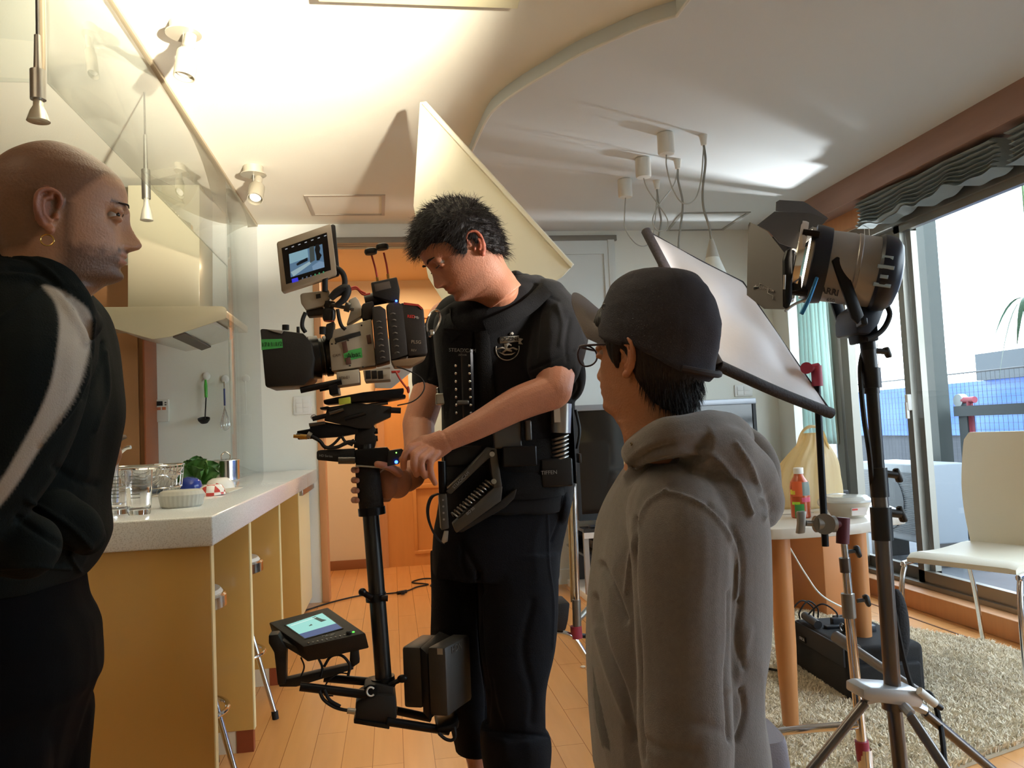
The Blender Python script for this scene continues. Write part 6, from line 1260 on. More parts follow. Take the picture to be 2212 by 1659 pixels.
obj('arm_insert', MB().pp([(682, 636), (692, 634), (693, 643), (683, 645)], YC-.012, .01), DK, CC)
obj('arm_under', MB().pp([(660, 671), (697, 663), (705, 672), (695, 681), (664, 683)], YC, .04, .003), DK, CC)
obj('knob_stack', MB().lathe([(0, -.02), (.013, -.02), (.016, -.012), (.016, .006), (.011, .012), (.014, .02), (.014, .028), (0, .03)], at(711, 676, YC-.0), (.05, 0, 1), 28), DK, CC); obj('knob_ring', MB().lathe([(0, -.0215), (.012, -.0215), (.013, -.018), (0, -.018)], at(711, 676, YC), (.05, 0, 1), 28), mat('red_paint', 'a8352b'), CC)
obj('cross_rod', MB().cyl(at(714, 658, YC-.01), at(764, 668, YC+.0), .005, n=14).cyl(at(745, 662, YC-.01), at(756, 665, YC-.01), .012, n=20), DSTEEL, CC)
obj('bracket_down', MB().pp([(705, 700), (722, 694), (720, 730), (708, 736), (700, 722)], YC, .05, .002), DK, CC)
obj('grip_loop', MB().tube([at(702, 630, YC-.02), at(703, 600, YC-.02), at(713, 582, YC-.02), at(726, 579, YC-.02), at(740, 590, YC-.02), at(745, 608, YC-.02), at(742, 625, YC-.02)], .0068, 12, 8).tube([at(714, 645, YC-.02), at(728, 632, YC-.02), at(748, 624, YC-.02), at(744, 645, YC-.02), at(726, 660, YC-.02)], [.008, .011, .013, .009, .006], 12, 6), RUBBER, CC)
for pts, r, m_ in (([(660, 675), (654, 690), (653, 706), (660, 718)], .005, RUBBER), ([(729, 668), (733, 690), (738, 704), (746, 712)], .0045, RUBBER), ([(750, 625), (768, 620), (778, 628), (790, 634)], .0028, mat('red_cable', 'a53a2c', .5)), ([(750, 628), (770, 624), (784, 636), (800, 634)], .0026, mat('red_cable', 'a53a2c')), ([(857, 792), (880, 800), (908, 815), (917, 833), (910, 852), (890, 868), (858, 876)], .0016, BLACK), ([(855, 803), (866, 822), (881, 842)], .0024, mat('red_cable', 'a53a2c'))): obj('cable', MB().tube([at(x, y, YC-.02) for x, y in pts], r, 8, 8), m_, CC)
obj('cable_knot', MB().ell(at(882, 842, YC-.02), (.004, .004, .009)), mat('red_paint', 'a8352b'), CC); obj('red_lock', MB().pp([(845, 801), (865, 800), (863, 805), (846, 806)], YC-.02, .01, .001)  , mat('red_paint', 'a8352b'), CC)
obj('rear_plate', MB().pp([(845, 779), (921, 769), (915, 776), (888, 790), (852, 792)], YC-.01, .08, .002), mat('plate_tan', '8c7358', .5, .2), CC)
# monitor on top
MO = obj('monitor', MB().pp([(597.5, 526), (600, 522), (711, 484), (714, 484), (727, 589), (725, 593), (612, 631), (608, 629)], YC-.03, .028, .003), mat('monitor_shell', '9a8c78', .5), CC, label='beige framed monitor')
obj('monitor_back', MB().pp([(604, 524), (719, 484), (724, 486), (734, 592), (730, 596), (615, 633)], YC-.010, .012, .002), DK, MO)
def screenmat(name, c0, c1, bright):
    m = bpy.data.materials.new(name); m.use_nodes = True; nt = m.node_tree; b = nt.nodes['Principled BSDF']; b.inputs['Base Color'].default_value = (.01, .01, .012, 1); b.inputs['Roughness'].default_value = .2
    b.inputs['Emission Color'].default_value = srgb(c0); b.inputs['Emission Strength'].default_value = bright; return m
Ys = YC-.0308
sc_ = obj('screen', MB().pp([(608, 536), (706, 502), (715, 583), (618, 614)], Ys, .002), mat('screen_black', '08080a', .2), MO)
def scr(name, q, col, st_, y=Ys-.0008): obj(name, MB().pp(q, y, .0006), mat('scr_'+col, '050505', .3, emit=col, estr=st_), sc_)
scr('picture', [(624, 549), (696, 527), (701, 577), (628, 599)], '6f94b4', .55); scr('picture_wall', [(624, 549), (664, 537), (666, 556), (626, 570)], '93bccb', .7, Ys-.0014); scr('picture_table', [(628, 588), (668, 565), (672, 569), (634, 597)], 'a9c4cc', .7, Ys-.0016); scr('picture_row', [(640, 570), (648, 564), (664, 556), (665, 563), (642, 574)], '16202a', .3, Ys-.002)
scr('picture_figure', [(682, 528), (688, 526), (692, 536), (690, 545), (695, 551), (690, 562), (684, 563), (683, 552), (680, 540)], '12161c', .3, Ys-.002); scr('picture_cloth', [(674, 575), (690, 564), (700, 566), (701, 577), (676, 584)], '8fb0cf', .6, Ys-.0018); scr('picture_curtain', [(668, 534), (678, 531), (680, 562), (670, 568)], '5f6a68', .4, Ys-.0016)
scr('blue_graph', [(630, 603), (643, 599), (645, 607), (631, 611)], '3b3ad8', .9); 
for i in range(7): x = 616+i*14; scr('menu_mark', [(x, 537.5-i*4.75), (x+5, 535.8-i*4.75), (x+5, 537.6-i*4.75), (x, 539.3-i*4.75)], 'c8cdd0', .6)
for i in range(6): x = 652+i*9; scr('level_mark', [(x, 600-i*2.7), (x+3, 599-i*2.7), (x+3.4, 603-i*2.7), (x+.4, 604-i*2.7)], '57b07a' if i > 2 else '6c7a90', .5)
# ================================================================== stabilizer sled
YP = 2.05
SL = thing('camera_stabilizer', 'black camera stabilizer sled post with lower monitor and twin batteries', 'camera stabilizer', tuple(at(830, 1500, YP)))
def P2(x, y, Y=YP): return at(x, y, Y)
obj('post', MB().cyl(P2(789, 960), P2(835, 1545), .0205, n=32), mat('carbon_black', '141414', .35, coat=.3), SL)
obj('gimbal_grip', MB().lathe([(.0, 0), (.029, 0), (.031, .006), (.0305, .10), (.028, .106), (0, .106)], P2(803, 1100), P2(793, 1010)-P2(803, 1100), 36), mat('grip_rubber', '17130f', .7, bump=.4, bscale=300), SL); obj('grip_collar', MB().cyl(P2(802.5, 1096), P2(804, 1112), .034, n=32), BLACKM, SL)
TS_ = thing  # keep
pieces = [('dovetail_plate', [(698, 864), (726, 858), (785, 847), (872, 838), (873, 846), (862, 861), (700, 873)], BLACKM, -.02, .11), ('dovetail_lower', [(757, 870), (781, 850), (876, 852), (877, 859), (835, 867)], BLACKM, .0, .08),
 ('stage_block', [(707, 880), (768, 870), (846, 878), (844, 900), (809, 916), (800, 926), (774, 926), (700, 909)], DK, -.01, .10), ('slide_plate', [(690, 880), (709, 877), (712, 884), (692, 885)], BLACKM, -.02, .1), ('stage_plate', [(641, 931), (670, 926), (666, 914), (700, 911), (774, 924), (776, 936), (735, 944), (643, 950)], BLACKM, .0, .09),
 ('stage_column', [(768, 924), (806, 918), (813, 930), (807, 936), (814, 946), (809, 968), (764, 968)], DK, .01, .06), ('gimbal_yoke', [(766, 972), (836, 966), (843, 975), (846, 1000), (836, 1010), (768, 1004)], BLACKM, -.02, .08), ('yoke_handle', [(838, 974), (868, 969), (874, 976), (862, 1002), (836, 1008)], DK, -.025, .05), ('junction_box', [(684, 976), (687, 973), (765, 969), (768, 1001), (740, 999), (687, 994), (684, 991)], DK, -.02, .06)]
PB = {}
for nm, q, m_, dy, dp in pieces: PB[nm] = obj(nm, MB().pp(q, YP+dy-.02, dp, .0025), m_, SL)
obj('tilt_knob', MB().cyl(P2(845, 886, 2.02), P2(866, 887, 2.02), .0075, n=18), BLACK, PB['stage_block'])
obj('level_vial', MB().pp([(731, 861), (757, 857), (758, 871), (732, 875)], YP-.045, .012, .002), mat('vial_green', 'a6a83c', .25, emit='a6a83c', estr=.12), SL, label='yellow green bubble level')
for i, (x, y, x2, y2) in enumerate(((675, 905, 705, 898), (668, 918, 702, 914), (712, 893, 742, 884), (745, 905, 790, 893), (640, 941, 664, 944), (780, 878, 838, 870))): obj('lever_bar', MB().cyl(P2(x, y, 2.0+.005*i), P2(x2, y2, 2.0+.005*i), .0045 if i % 2 else .006, n=14), DSTEEL if i % 3 else BLACKM, SL)
obj('connector', MB().cyl(P2(634, 942, 2.01), P2(648, 943, 2.01), .0045, n=14).cyl(P2(648, 943, 2.01), P2(664, 944, 2.01), .0062, n=14), mat('brass', 'b08a4a'), SL); obj('connector', MB().cyl(P2(664, 938, 2.0), P2(672, 942, 2.0), .008, n=14), STEEL, SL)
obj('motor_tube', MB().cyl(P2(731, 994, 2.0), P2(767, 994, 2.0), .0095, n=20), DSTEEL, SL)
obj('clip_ring', MB().tube([P2(678+6*math.cos(a), 901+5*math.sin(a), 2.0) for a in np.linspace(0, 6.28, 14, endpoint=False)], .0015, 6, closed=True), STEEL, SL)
for pts, r in (([(668, 940), (690, 952), (703, 966), (728, 966), (752, 955), (768, 956)], .0045), ([(735, 944), (722, 958), (710, 966), (700, 968)], .0035), ([(738, 942), (746, 954), (762, 962)], .0035), ([(712, 968), (740, 962), (765, 950)], .003)): obj('cable', MB().tube([P2(x, y, 2.0) for x, y in pts], r, 8, 8), RUBBER, SL)
for y in (932, 948): obj('fine_knob', MB().cyl(P2(806, y, YP+.0), P2(816, y-1, YP+.0), .007, n=16), BLACK, SL)
obj('edge_plate', MB().pp([(768, 1004), (836, 1009), (826, 1012), (768, 1008)], YP-.045, .07, .001), STEEL, SL)
obj('status_light', MB().ell(P2(856, 998, 2.0), .0042, n=12), mat('blue_led', '2040ff'), SL); obj('status_light', MB().ell(P2(856, 978, 2.0), .0016, n=8), mat('green_led', '60ff80', .4, emit='9aff70', estr=3), SL)
ptext('lettering', 'HD Series', mat('print_grey', '9a9a98'), SL, bvh(PB['junction_box']), 704, 985, 7, -4)
# clamps on the post
for (x, y) in ((812, 1287),): obj('post_clamp', MB().cyl(P2(x-1, y-6), P2(x+1, y+10), .026, n=28).cyl(P2(783, 1279, 2.02), P2(803, 1292, 2.02), .0075, n=14).ell(P2(783, 1279, 2.02), .010).cyl(P2(824, 1292, 2.03), P2(838, 1292, 2.03), .008, n=16), BLACKM, SL)
obj('post_clamp', MB().cyl(P2(827, 1462), P2(830, 1484), .029, n=28).cyl(P2(840, 1480, 2.02), P2(866, 1468, 2.02), .006, n=12).ell(P2(869, 1466, 2.02), (.013, .008, .010)), BLACKM, SL)
bx_ = obj('base_block', MB().pp([(768, 1517), (782, 1508), (812, 1500), (853, 1503), (858, 1550), (841, 1573), (764, 1561), (767, 1550)], YP-.05, .10, .005), DK, SL)
obj('base_plate', MB().pp([(764, 1553), (842, 1565), (841, 1576), (764, 1563)], YP-.055, .11, .002), BLACKM, SL); obj('round_socket', MB().cyl(P2(801, 1494, 1.985), P2(801, 1494, 2.02), .016, n=24), BLACKM, SL); obj('socket_ring', MB().tube([P2(801+8.5*math.cos(a), 1494+9.5*math.sin(a), 1.983) for a in np.linspace(.7, 5.6, 20)], .0022, 8), WHITE, SL)
obj('upper_block', MB().pp([(786, 1484), (812, 1478), (850, 1484), (848, 1508), (800, 1512), (784, 1500)], YP-.04, .08, .004), DK, SL)
for a, b, Ya, Yb in (((648, 1483), (790, 1500), 1.99, 2.0), ((700, 1464), (815, 1474), 2.08, 2.08), ((835, 1558), (970, 1579), 2.0, 2.02), ((856, 1535), (930, 1551), 2.10, 2.12)): obj('rod', MB().cyl(P2(*a, Ya), P2(*b, Yb), .0105, n=20), BLACKM, SL)
obj('rod_end', MB().pp([(945, 1572), (972, 1566), (992, 1556), (990, 1574), (965, 1586), (942, 1584)], 1.99, .12, .004), BLACKM, SL)
for pts in ([(948, 1584), (962, 1596), (976, 1599), (983, 1590), (981, 1570)], [(690, 1492), (700, 1512), (724, 1528), (752, 1535), (770, 1536)], [(700, 1490), (712, 1512), (735, 1526)]): obj('cable', MB().tube([P2(x, y, 1.98) for x, y in pts], .0042, 8, 8), RUBBER, SL)
obj('plug', MB().cyl(P2(750, 1535, 1.98), P2(768, 1537, 1.98), .007, n=14), STEEL, SL)
# lower monitor
c0, c1, c2, c3 = P2(580, 1344, 2.13), P2(708, 1311, 2.13), P2(790, 1367, 1.99), P2(655, 1397, 1.99)
nrm = np.cross(c1-c0, c3-c0); nrm /= np.linalg.norm(nrm); nrm = nrm if nrm[2] > 0 else -nrm
LM = obj('field_monitor', MB().prism([c0, c1, c2, c3], -nrm*.045, .004), DK, SL, label='lower field monitor tilted up')
def face(u, v): return c0*(1-u)*(1-v)+c1*u*(1-v)+c2*u*v+c3*(1-u)*v
def fq(name, q, m_, h=.001, par=LM): return obj(name, MB().prism([face(u, v)+nrm*.0002 for u, v in q], nrm*h), m_, par)
s2 = fq('screen', [(.14, .22), (.83, .13), (.81, .74), (.14, .80)], mat('screen_black', '08080a'))
fq('picture', [(.16, .25), (.81, .16), (.80, .56), (.16, .62)], mat('scr_aq', '050505', .3, emit='9fe6dc', estr=.85), .0016, s2); fq('picture_bar', [(.16, .62), (.80, .56), (.79, .73), (.16, .78)], mat('scr_blue', '050505', .3, emit='4a68a4', estr=.6), .0016, s2)
fq('picture_frame', [(.20, .30), (.66, .235), (.66, .255), (.205, .32)], mat('scr_pale', '050505', .3, emit='d4f4ea', estr=.9), .002, s2); fq('picture_figure', [(.60, .23), (.66, .21), (.70, .34), (.74, .40), (.64, .42)], mat('scr_dk', '050505', .3, emit='305a54', estr=.5), .002, s2); fq('picture_mark', [(.42, .42), (.48, .41), (.48, .45), (.42, .46)], mat('scr_dk', '050505'), .002, s2)
text('lettering', 'TVLogic', mat('print_grey', '9a9a98'), LM, face(.50, .84)+nrm*.0006, c2-c3, c0-c3, .010)
for i in range(9): obj('key', MB().ell(face(.12+i*.072, .94)+nrm*.001, (.0028, .0028, .0015), n=10), mat('key_pale', '9a958c', .5), LM)
obj('power_light', MB().ell(face(.86, .91)+nrm*.001, (.0035, .0035, .002), n=10), mat('green_led2', '40c040', .4, emit='5fd050', estr=1.5), LM); obj('jog_knob', MB().ell(face(.78, .92)+nrm*.003, (.007, .005, .005), n=12), DK, LM)
obj('monitor_back', MB().pp([(590, 1375), (660, 1405), (778, 1380), (770, 1400), (700, 1425), (660, 1425), (610, 1395)], 2.03, .07, .004), DK, SL)
obj('yoke', MB().pp([(580, 1372), (600, 1370), (618, 1402), (617, 1478), (600, 1480), (592, 1410), (580, 1390)], 2.02, .04, .003).pp([(601, 1472), (757, 1436), (764, 1446), (640, 1484), (603, 1484)], 2.03, .03, .002).pp([(757, 1390), (772, 1388), (777, 1432), (762, 1442), (755, 1428)], 2.03, .03, .003), DK, SL)
for pts, r in (([(688, 1422), (696, 1442), (692, 1462)], .003), ([(700, 1440), (715, 1418), (738, 1416), (755, 1436), (752, 1460)], .0035), ([(650, 1420), (657, 1440), (650, 1462)], .002), ([(752, 1455), (730, 1455), (706, 1475), (700, 1500), (720, 1503)], .0018)): obj('cable', MB().tube([P2(x, y, 2.02) for x, y in pts], r, 8, 8), RUBBER, SL)
# batteries
def batt(p0, p1, p2, yt, yb, Ys_, nm, lab=None):
    A0, A1, A2 = P2(p0, yt, Ys_[0]), P2(p1, yt+2, Ys_[1]), P2(p2, yt-12, Ys_[2]); zt, zb_ = P2(p1, yt+2, Ys_[1])[2], P2(p1, yb, Ys_[1])[2]
    A3 = A0+A2-A1; q = [np.array((a[0], a[1], zb_)) for a in (A0, A1, A2, A3)]; o_ = obj(nm, MB().prism(q, (0, 0, zt-zb_), .008), mat('battery_grey', '3b3835', .5, bump=.1, bscale=200), SL)
    return o_, q, zt
b1_ = batt(867, 908, 950, 1396, 1532, (2.05, 2.03, 2.14), 'battery'); b2_ = batt(922, 962, 1016, 1397, 1550, (2.01, 1.99, 2.10), 'battery')
obj('battery_plate', MB().prism([b1_[1][1]+(0, 0, -.01), b2_[1][0]+(0, 0, -.01), b2_[1][3], b1_[1][2]], (0, 0, .16), .003), DK, SL)
q = b2_[1]; e_ = q[1]-q[0]; obj('sticker', MB().prism([q[0]+e_*.55+(0, -.001, .150), q[0]+e_*.85+(0, -.001, .150), q[0]+e_*.85+(0, -.001, .165), q[0]+e_*.55+(0, -.001, .165)], (0, -.0006, 0)), mat('sticker_grey', 'a9a49a', .5), b2_[0])
text('lettering', 'HDN', mat('print_dim', '5c5854', .5), b2_[0], q[1]+(q[2]-q[1])*.42+np.array([.0008, -.0012, .152]), q[2]-q[1], (0, 0, 1), .024)
# ================================================================== spring arm on the vest
YA = 1.965
AR = thing('spring_arm', 'grey iso-elastic spring arm section hanging from the vest socket', 'stabilizer arm', tuple(at(1060, 1050, YA)))
AG = mat('arm_grey', '55524d', .42, .65)
for nm, q in (('upper_link', [(962, 1062), (1055, 966), (1071, 969), (1070, 988), (1056, 990), (974, 1068)]), ('end_plate', [(1056, 970), (1073, 969), (1085, 1052), (1067, 1056)]), ('lower_link', [(978, 1133), (1066, 1054), (1086, 1050), (1083, 1082), (986, 1152)]), ('front_plate', [(948, 1068), (965, 1066), (970, 1142), (953, 1146)])): obj(nm, MB().pp(q, YA, .045, .003), AG, AR)
obj('lower_cover', MB().pp([(986, 1150), (1083, 1080), (1112, 1058), (1117, 1056), (1112, 1076), (1092, 1096), (1000, 1150)], YA+.01, .035, .003), mat('arm_cover', '2d2b29', .45, .4), AR)
sp__ = MB(); s0, s1 = at(981, 1116, YA+.02), at(1060, 1040, YA+.02); t = np.linspace(0, 1, 300); u_, v_ = basis(s1-s0); sp__.tube(s0+(s1-s0)*t[:, None]+.0105*(np.cos(t*2*np.pi*13)[:, None]*u_+np.sin(t*2*np.pi*13)[:, None]*v_), .0024, 8); obj('spring', sp__, STEEL, AR); obj('inner_rod', MB().cyl(s0, s1, .006, n=14), BLACK, AR)
for x, y in ((1063, 981), (1067, 1040)): obj('bolt', MB().cyl(at(x, y, YA-.004), at(x, y, YA+.002), .0065, n=20).cyl(at(x, y, YA-.0055), at(x, y, YA-.003), .003, n=12), STEEL, AR)
obj('arm_post', MB().cyl(at(955, 996, YA+.02), at(957, 1066, YA+.02), .0105, n=20), BLACKM, AR); obj('slot', MB().pp([(978, 1050), (1008, 1020), (1011, 1024), (981, 1054)], YA-.001, .003, .0008), DK, AR)
for i in range(4): obj('hole', MB().cyl(at(957+i*.6, 1080+i*14, YA-.0012), at(957+i*.6, 1080+i*14, YA+.001), .0026, n=12), mat('hole_pale', '8f8a82', .5), AR)
obj('strap_loop', MB().rings([[p+(-.003, -.010, .001), p+(.004, -.010, -.001), p+(.004, .014, -.001), p+(-.003, .014, .001)] for p in catmull([at(x, y, YA+.01) for x, y in [(948, 1066), (932, 1074), (924, 1095), (925, 1120), (934, 1146), (946, 1165), (957, 1174)]], 6)]), RUBBER, AR); obj('clip', MB().pp([(960, 1147), (969, 1147), (967, 1170), (958, 1174), (954, 1170)], YA, .01, .001), STEEL, AR)
text('lettering', 'STEADICAM', mat('print_grey', '9a9a98'), AR, at(996, 1037, YA-.0015), at(1010, 1022, YA)-at(980, 1052, YA), (-.3, 0, 1), .010); text('lettering', 'ISO 50', mat('print_grey', '9a9a98'), AR, at(1016, 1104, YA-.0012), at(1030, 1091, YA)-at(1000, 1117, YA), (-.3, 0, 1), .009)
# ================================================================== film light on stand
YL = 1.65
FL = thing('film_light', 'black and silver fresnel film light with open barn doors on its stand', 'film light', tuple(at(1878, 742, YL)))
C0 = at(1742, 569, YL); al = np.array([-.86, .40, .235]); al /= np.linalg.norm(al); Lb = .150
BAR = mat('barrel_silver', '8d8a8a', .38, .4, coat=.3); BLU = mat('housing_navy', '141d2e', .38, .1)
obj('barrel', MB().lathe([(0, -Lb), (.0755, -Lb), (.0775, -Lb+.004), (.0775, -Lb*.62), (.0790, -Lb*.60), (.0790, -.02), (0, -.02)], C0, al, 64), BAR, FL, label='silver barrel')
obj('rib', MB().lathe([(.0775, -.106), (.0795, -.104), (.0795, -.098), (.0775, -.096)], C0, al, 64, cap=False), BAR, FL)
obj('front_collar', MB().lathe([(.070, -.045), (.0835, -.042), (.0875, -.02), (.0875, -.008), (.080, -.006), (.070, -.010)], C0, al, 64, cap=False), BLU, FL)
obj('accessory_ring', MB().lathe([(.084, .012), (.090, .012), (.092, .018), (.092, .026), (.088, .028), (.084, .026), (.084, .012)], C0, al, 64, cap=False), CHROME, FL); obj('inner_ring', MB().lathe([(.076, -.006), (.0805, -.006), (.0805, .002), (.076, .002), (.076, -.006)], C0, al, 64, cap=False), STEEL, FL)
for k in range(4):
    a = k*math.pi/2+.6; u_, v_ = basis(al); d_ = math.cos(a)*u_+math.sin(a)*v_; obj('ring_clip', MB().cyl(C0+d_*.089-al*.012, C0+d_*.089+al*.022, .009, n=8), BLACKM, FL)
obj('lens', MB().lathe([(0, .004), (.03, .003), (.06, -.001), (.076, -.006), (.0, -.006)], C0, al, 64), mat('fresnel_lit', 'fff4e0', .2, emit='fff0d8', estr=18), FL, label='glowing fresnel lens')
obj('rear_housing', MB().lathe([(.079, -Lb+.008), (.0835, -Lb+.002), (.0835, -Lb-.008), (.080, -Lb-.024), (.066, -Lb-.038), (.04, -Lb-.045), (0, -Lb-.047)], C0, al, 64), BLU, FL)
rc_ = C0-al*(Lb+.012); toC = (OC-rc_); toC -= al*(toC@al); toC /= np.linalg.norm(toC); upv = np.cross(toC, al); upv = upv if upv[2] > 0 else -upv
for k, (h_, w_) in enumerate(((.034, .022), (.014, .032), (-.006, .016), (-.024, .034))):
    d_ = toC*math.sqrt(max(0, .080**2-h_*h_))+upv*h_; c_ = C0-al*(Lb+.004)+d_; MBv = MB(); MBv.M = np.eye(4); MBv.M[:3, :3] = np.stack([al, upv, toC], 1); MBv.M[:3, 3] = c_; MBv.box((-w_/2, -.004, -.01), (w_/2, .004, .004), .001); obj('vent_slot', MBv, mat('vent_steel', '9fb6cc', .3, .8), FL)
obj('rear_fin', MB().pp([(1905, 560), (1930, 548), (1948, 541), (1950, 545), (1942, 566), (1930, 572)], YL-.02, .03, .002), BLU, FL)
obj('side_rail', MB().pp([(1764, 597), (1769, 600), (1752, 648), (1736, 680), (1729, 676), (1748, 640)], YL-.085, .006, .001), mat('rail_blue', '2b6f9e', .3, .5), FL)
obj('top_latch', MB().pp([(1800, 500), (1824, 506), (1822, 516), (1796, 518)], YL-.03, .05, .002), BLU, FL)
trf = bvh(*[c for c in children(FL) if c.name.startswith(('barrel',))])
DTX = mat('print_navy', '1b2436', .5); ptext('lettering', 'ARRI', DTX, FL, trf, 1792, 630, 19, -12, .03); ptext('lettering', '650', DTX, FL, trf, 1794, 649, 12, -10); ptext('lettering', 'ARRI', mat('print_faint', '5f5a55', .5), FL, trf, 1802, 692, 12, -14, .02)
# barn doors
BD = mat('barn_door_black', '2a2829', .42, .3); BDS = mat('barn_door_grey', '545150', .38, .5)
def leaf(q, th=.0022): return MB().prism([at(*p) for p in q], (0, th, 0))
bd = obj('barn_door', leaf([(1617, 486, 1.70), (1620, 480, 1.70), (1657, 499, 1.67), (1688, 538, 1.63), (1700, 553, 1.615), (1706, 660, 1.60), (1693, 668, 1.60), (1652, 667, 1.63), (1614, 637, 1.69), (1616, 560, 1.70)]), BDS, FL, label='grey left barn door leaf')
obj('barn_door', leaf([(1636, 486, 1.74), (1673, 457, 1.78), (1748, 460, 1.80), (1788, 473, 1.78), (1766, 496, 1.70), (1737, 525, 1.63), (1718, 538, 1.62), (1684, 525, 1.65), (1662, 500, 1.70)]), BD, FL)
obj('barn_door', leaf([(1676, 456, 1.79), (1677, 436, 1.80), (1684, 432, 1.80), (1735, 435, 1.82), (1746, 441, 1.82), (1785, 468, 1.80), (1790, 473, 1.79), (1748, 461, 1.81)]), BDS, FL); obj('barn_door', leaf([(1700, 560, 1.76), (1760, 520, 1.80), (1700, 480, 1.84), (1660, 520, 1.82)]), BD, FL)
obj('door_frame', MB().pp([(1701, 540), (1712, 534), (1712, 645), (1704, 668), (1696, 664), (1695, 560)], 1.598, .012, .002).pp([(1716, 545), (1732, 560), (1730, 580), (1712, 590)], 1.60, .01, .002).pp([(1736, 518), (1764, 492), (1770, 497), (1742, 524)], 1.625, .01, .002).pp([(1712, 596), (1732, 594), (1732, 626), (1714, 628)], 1.60, .01, .002), BLACKM, FL)
obj('hinge_wire', MB().tube([at(x, y, 1.60) for x, y in [(1701, 575), (1703, 548), (1712, 538), (1722, 545)]], .0018, 6, 6), STEEL, FL); obj('hinge_wire', MB().tube([at(x, y, 1.60) for x, y in [(1696, 672), (1712, 660), (1728, 652), (1740, 648)]], .003, 8, 6), STEEL, FL); obj('hinge_pin', MB().cyl(at(1695, 594, 1.596), at(1694, 625, 1.596), .0026, n=8), STEEL, FL); obj('hinge_pin', MB().cyl(at(1735, 511, 1.62), at(1756, 492, 1.64), .003, n=8), STEEL, FL)
trb = bvh(bd); LWH = mat('print_pale', 'a8a4a2', .6); ptext('lettering', 'ARC-SYSTEM', LWH, FL, trb, 1651, 623, 7.6, -17, .01)
decal('logo_outline', polymesh([[(-18, -8), (-17, -8), (-17, -1), (-8, -1), (-8, 7), (8, 4), (8, -7), (18, -9), (18, -16), (17, -16), (17, -10), (7, -8), (7, 3), (-7, 6), (-7, -2), (-18, -2)]]), LWH, FL, trb, (1650, 622), (1.2, .34), (.1, -1.15), 1.0)
# yoke and spigot
yk = np.array((.40, .915, 0))
for dy in (-.106, .085): obj('yoke_arm', MB().prism([at(x, y, YL)+yk*dy for x, y in [(1786, 582), (1795, 574), (1807, 577), (1812, 590), (1850, 694), (1838, 712), (1826, 700)]], (0, .008, 0), .002), BLACKM, FL)
obj('yoke_base', MB().prism([at(x, y, YL)-yk*.106 for x, y in [(1842, 698), (1856, 698), (1858, 712), (1844, 712)]], tuple(yk*.198), .002).pp([(1850, 696), (1896, 690), (1900, 735), (1858, 742)], YL-.022, .044, .004), BLACKM, FL); obj('rear_box', MB().pp([(1850, 690), (1855, 668), (1895, 640), (1915, 660), (1900, 700), (1880, 722), (1852, 720)], YL-.04, .09, .006), BLU, FL)
obj('spigot', MB().cyl(at(1874, 738, YL), at(1876, 756, YL), .017, n=20), BLACKM, FL); obj('cable', MB().tube([at(x, y, YL-.03) for x, y in [(1917, 662), (1922, 680), (1912, 705), (1895, 722), (1872, 732)]], .006, 10, 8), RUBBER, FL)
light('film_lamp', 'SPOT', tuple(C0+al*.012), tuple(C0+al*1.0), 70, (1.0, .95, .88), spot_size=math.radians(80), spot_blend=.7, shadow_soft_size=.06)
# stand
ST = thing('light_stand', 'tall steel light stand with black knobs carrying the film light', 'light stand', (float(at(1925, 1520, YL)[0]), YL, 0))
def tubepx(a, b, r, m_, nm, par=ST, n=24, Y=YL): return obj(nm, MB().cyl(at(*a, Y), at(*b, Y), r, n=n), m_, par)
SD = mat('stand_steel', '6d6865', .3, .95); SB = mat('stand_black', '2a2627', .35, .7)
tubepx((1875, 747), (1884, 850), .0165, SB, 'top_tube'); tubepx((1881, 795), (1884, 838), .0205, SB, 'top_collar'); tubepx((1884, 838), (1897, 1014), .0140, SB, 'upper_tube')
tubepx((1896, 1010), (1901, 1073), .0195, SB, 'collar'); tubepx((1901, 1070), (1904, 1098), .0165, SD, 'middle_tube'); tubepx((1902, 1095), (1907, 1166), .0225, SB, 'collar'); tubepx((1907, 1165), (1929, 1500), .0175, SD, 'lower_tube')
for (x, y, x2, y2, s_) in ((1893, 757, 1920, 760, 1), (1912, 1022, 1942, 1026, 1.3), (1918, 1106, 1950, 1110, 1.5)):
    o_ = obj('knob_screw', MB().cyl(at(x-8, y, YL), at(x2-6, y2, YL), .0065*s_, n=14), SB, ST); obj('knob', MB().pp([(x2-8, y2-9*s_), (x2, y2-12*s_), (x2+3, y2-8*s_), (x2+8*s_, y2+6*s_), (x2+8*s_, y2+12*s_), (x2+1, y2+13*s_), (x2-5, y2+2)], YL-.006, .014, .003), SB, o_)
hub = at(1930, 1512, YL); tubepx((1929, 1492), (1932, 1530), .026, SD, 'hub')
zf = .02
feet = [np.array((hub[0]-.53, YL-.02, zf)), np.array((hub[0]+.50, YL+.02, zf)), np.array((hub[0]+.06, YL-.50, zf))]
shp = [at(1868, 1518, YL), at(1998, 1540, YL), hub+np.array((.006, -.05, -.02))]
for f_, s_ in zip(feet, shp):
    o_ = obj('leg', MB().cyl(s_, f_, .0105, n=16), SD, ST); obj('foot_cap', MB().cyl(f_+(s_-f_)*.03, f_, .0125, n=16), RUBBER, o_); obj('leg_bracket', MB().cyl(hub+(0, 0, .012), s_+(0, 0, .006), .011, n=8), mat('bracket_silver', 'b5b9be', .3, .6), ST)
obj('centre_column', MB().cyl(hub, (hub[0]+.012, YL, .10), .016, n=20), SD, ST)
obj('hub_plate', MB().pp([(1866, 1490), (1880, 1485), (1990, 1492), (1998, 1500), (1996, 1516), (1990, 1530), (1880, 1516), (1866, 1510)], YL-.035, .07, .004), mat('bracket_silver', 'b5b9be'), ST)
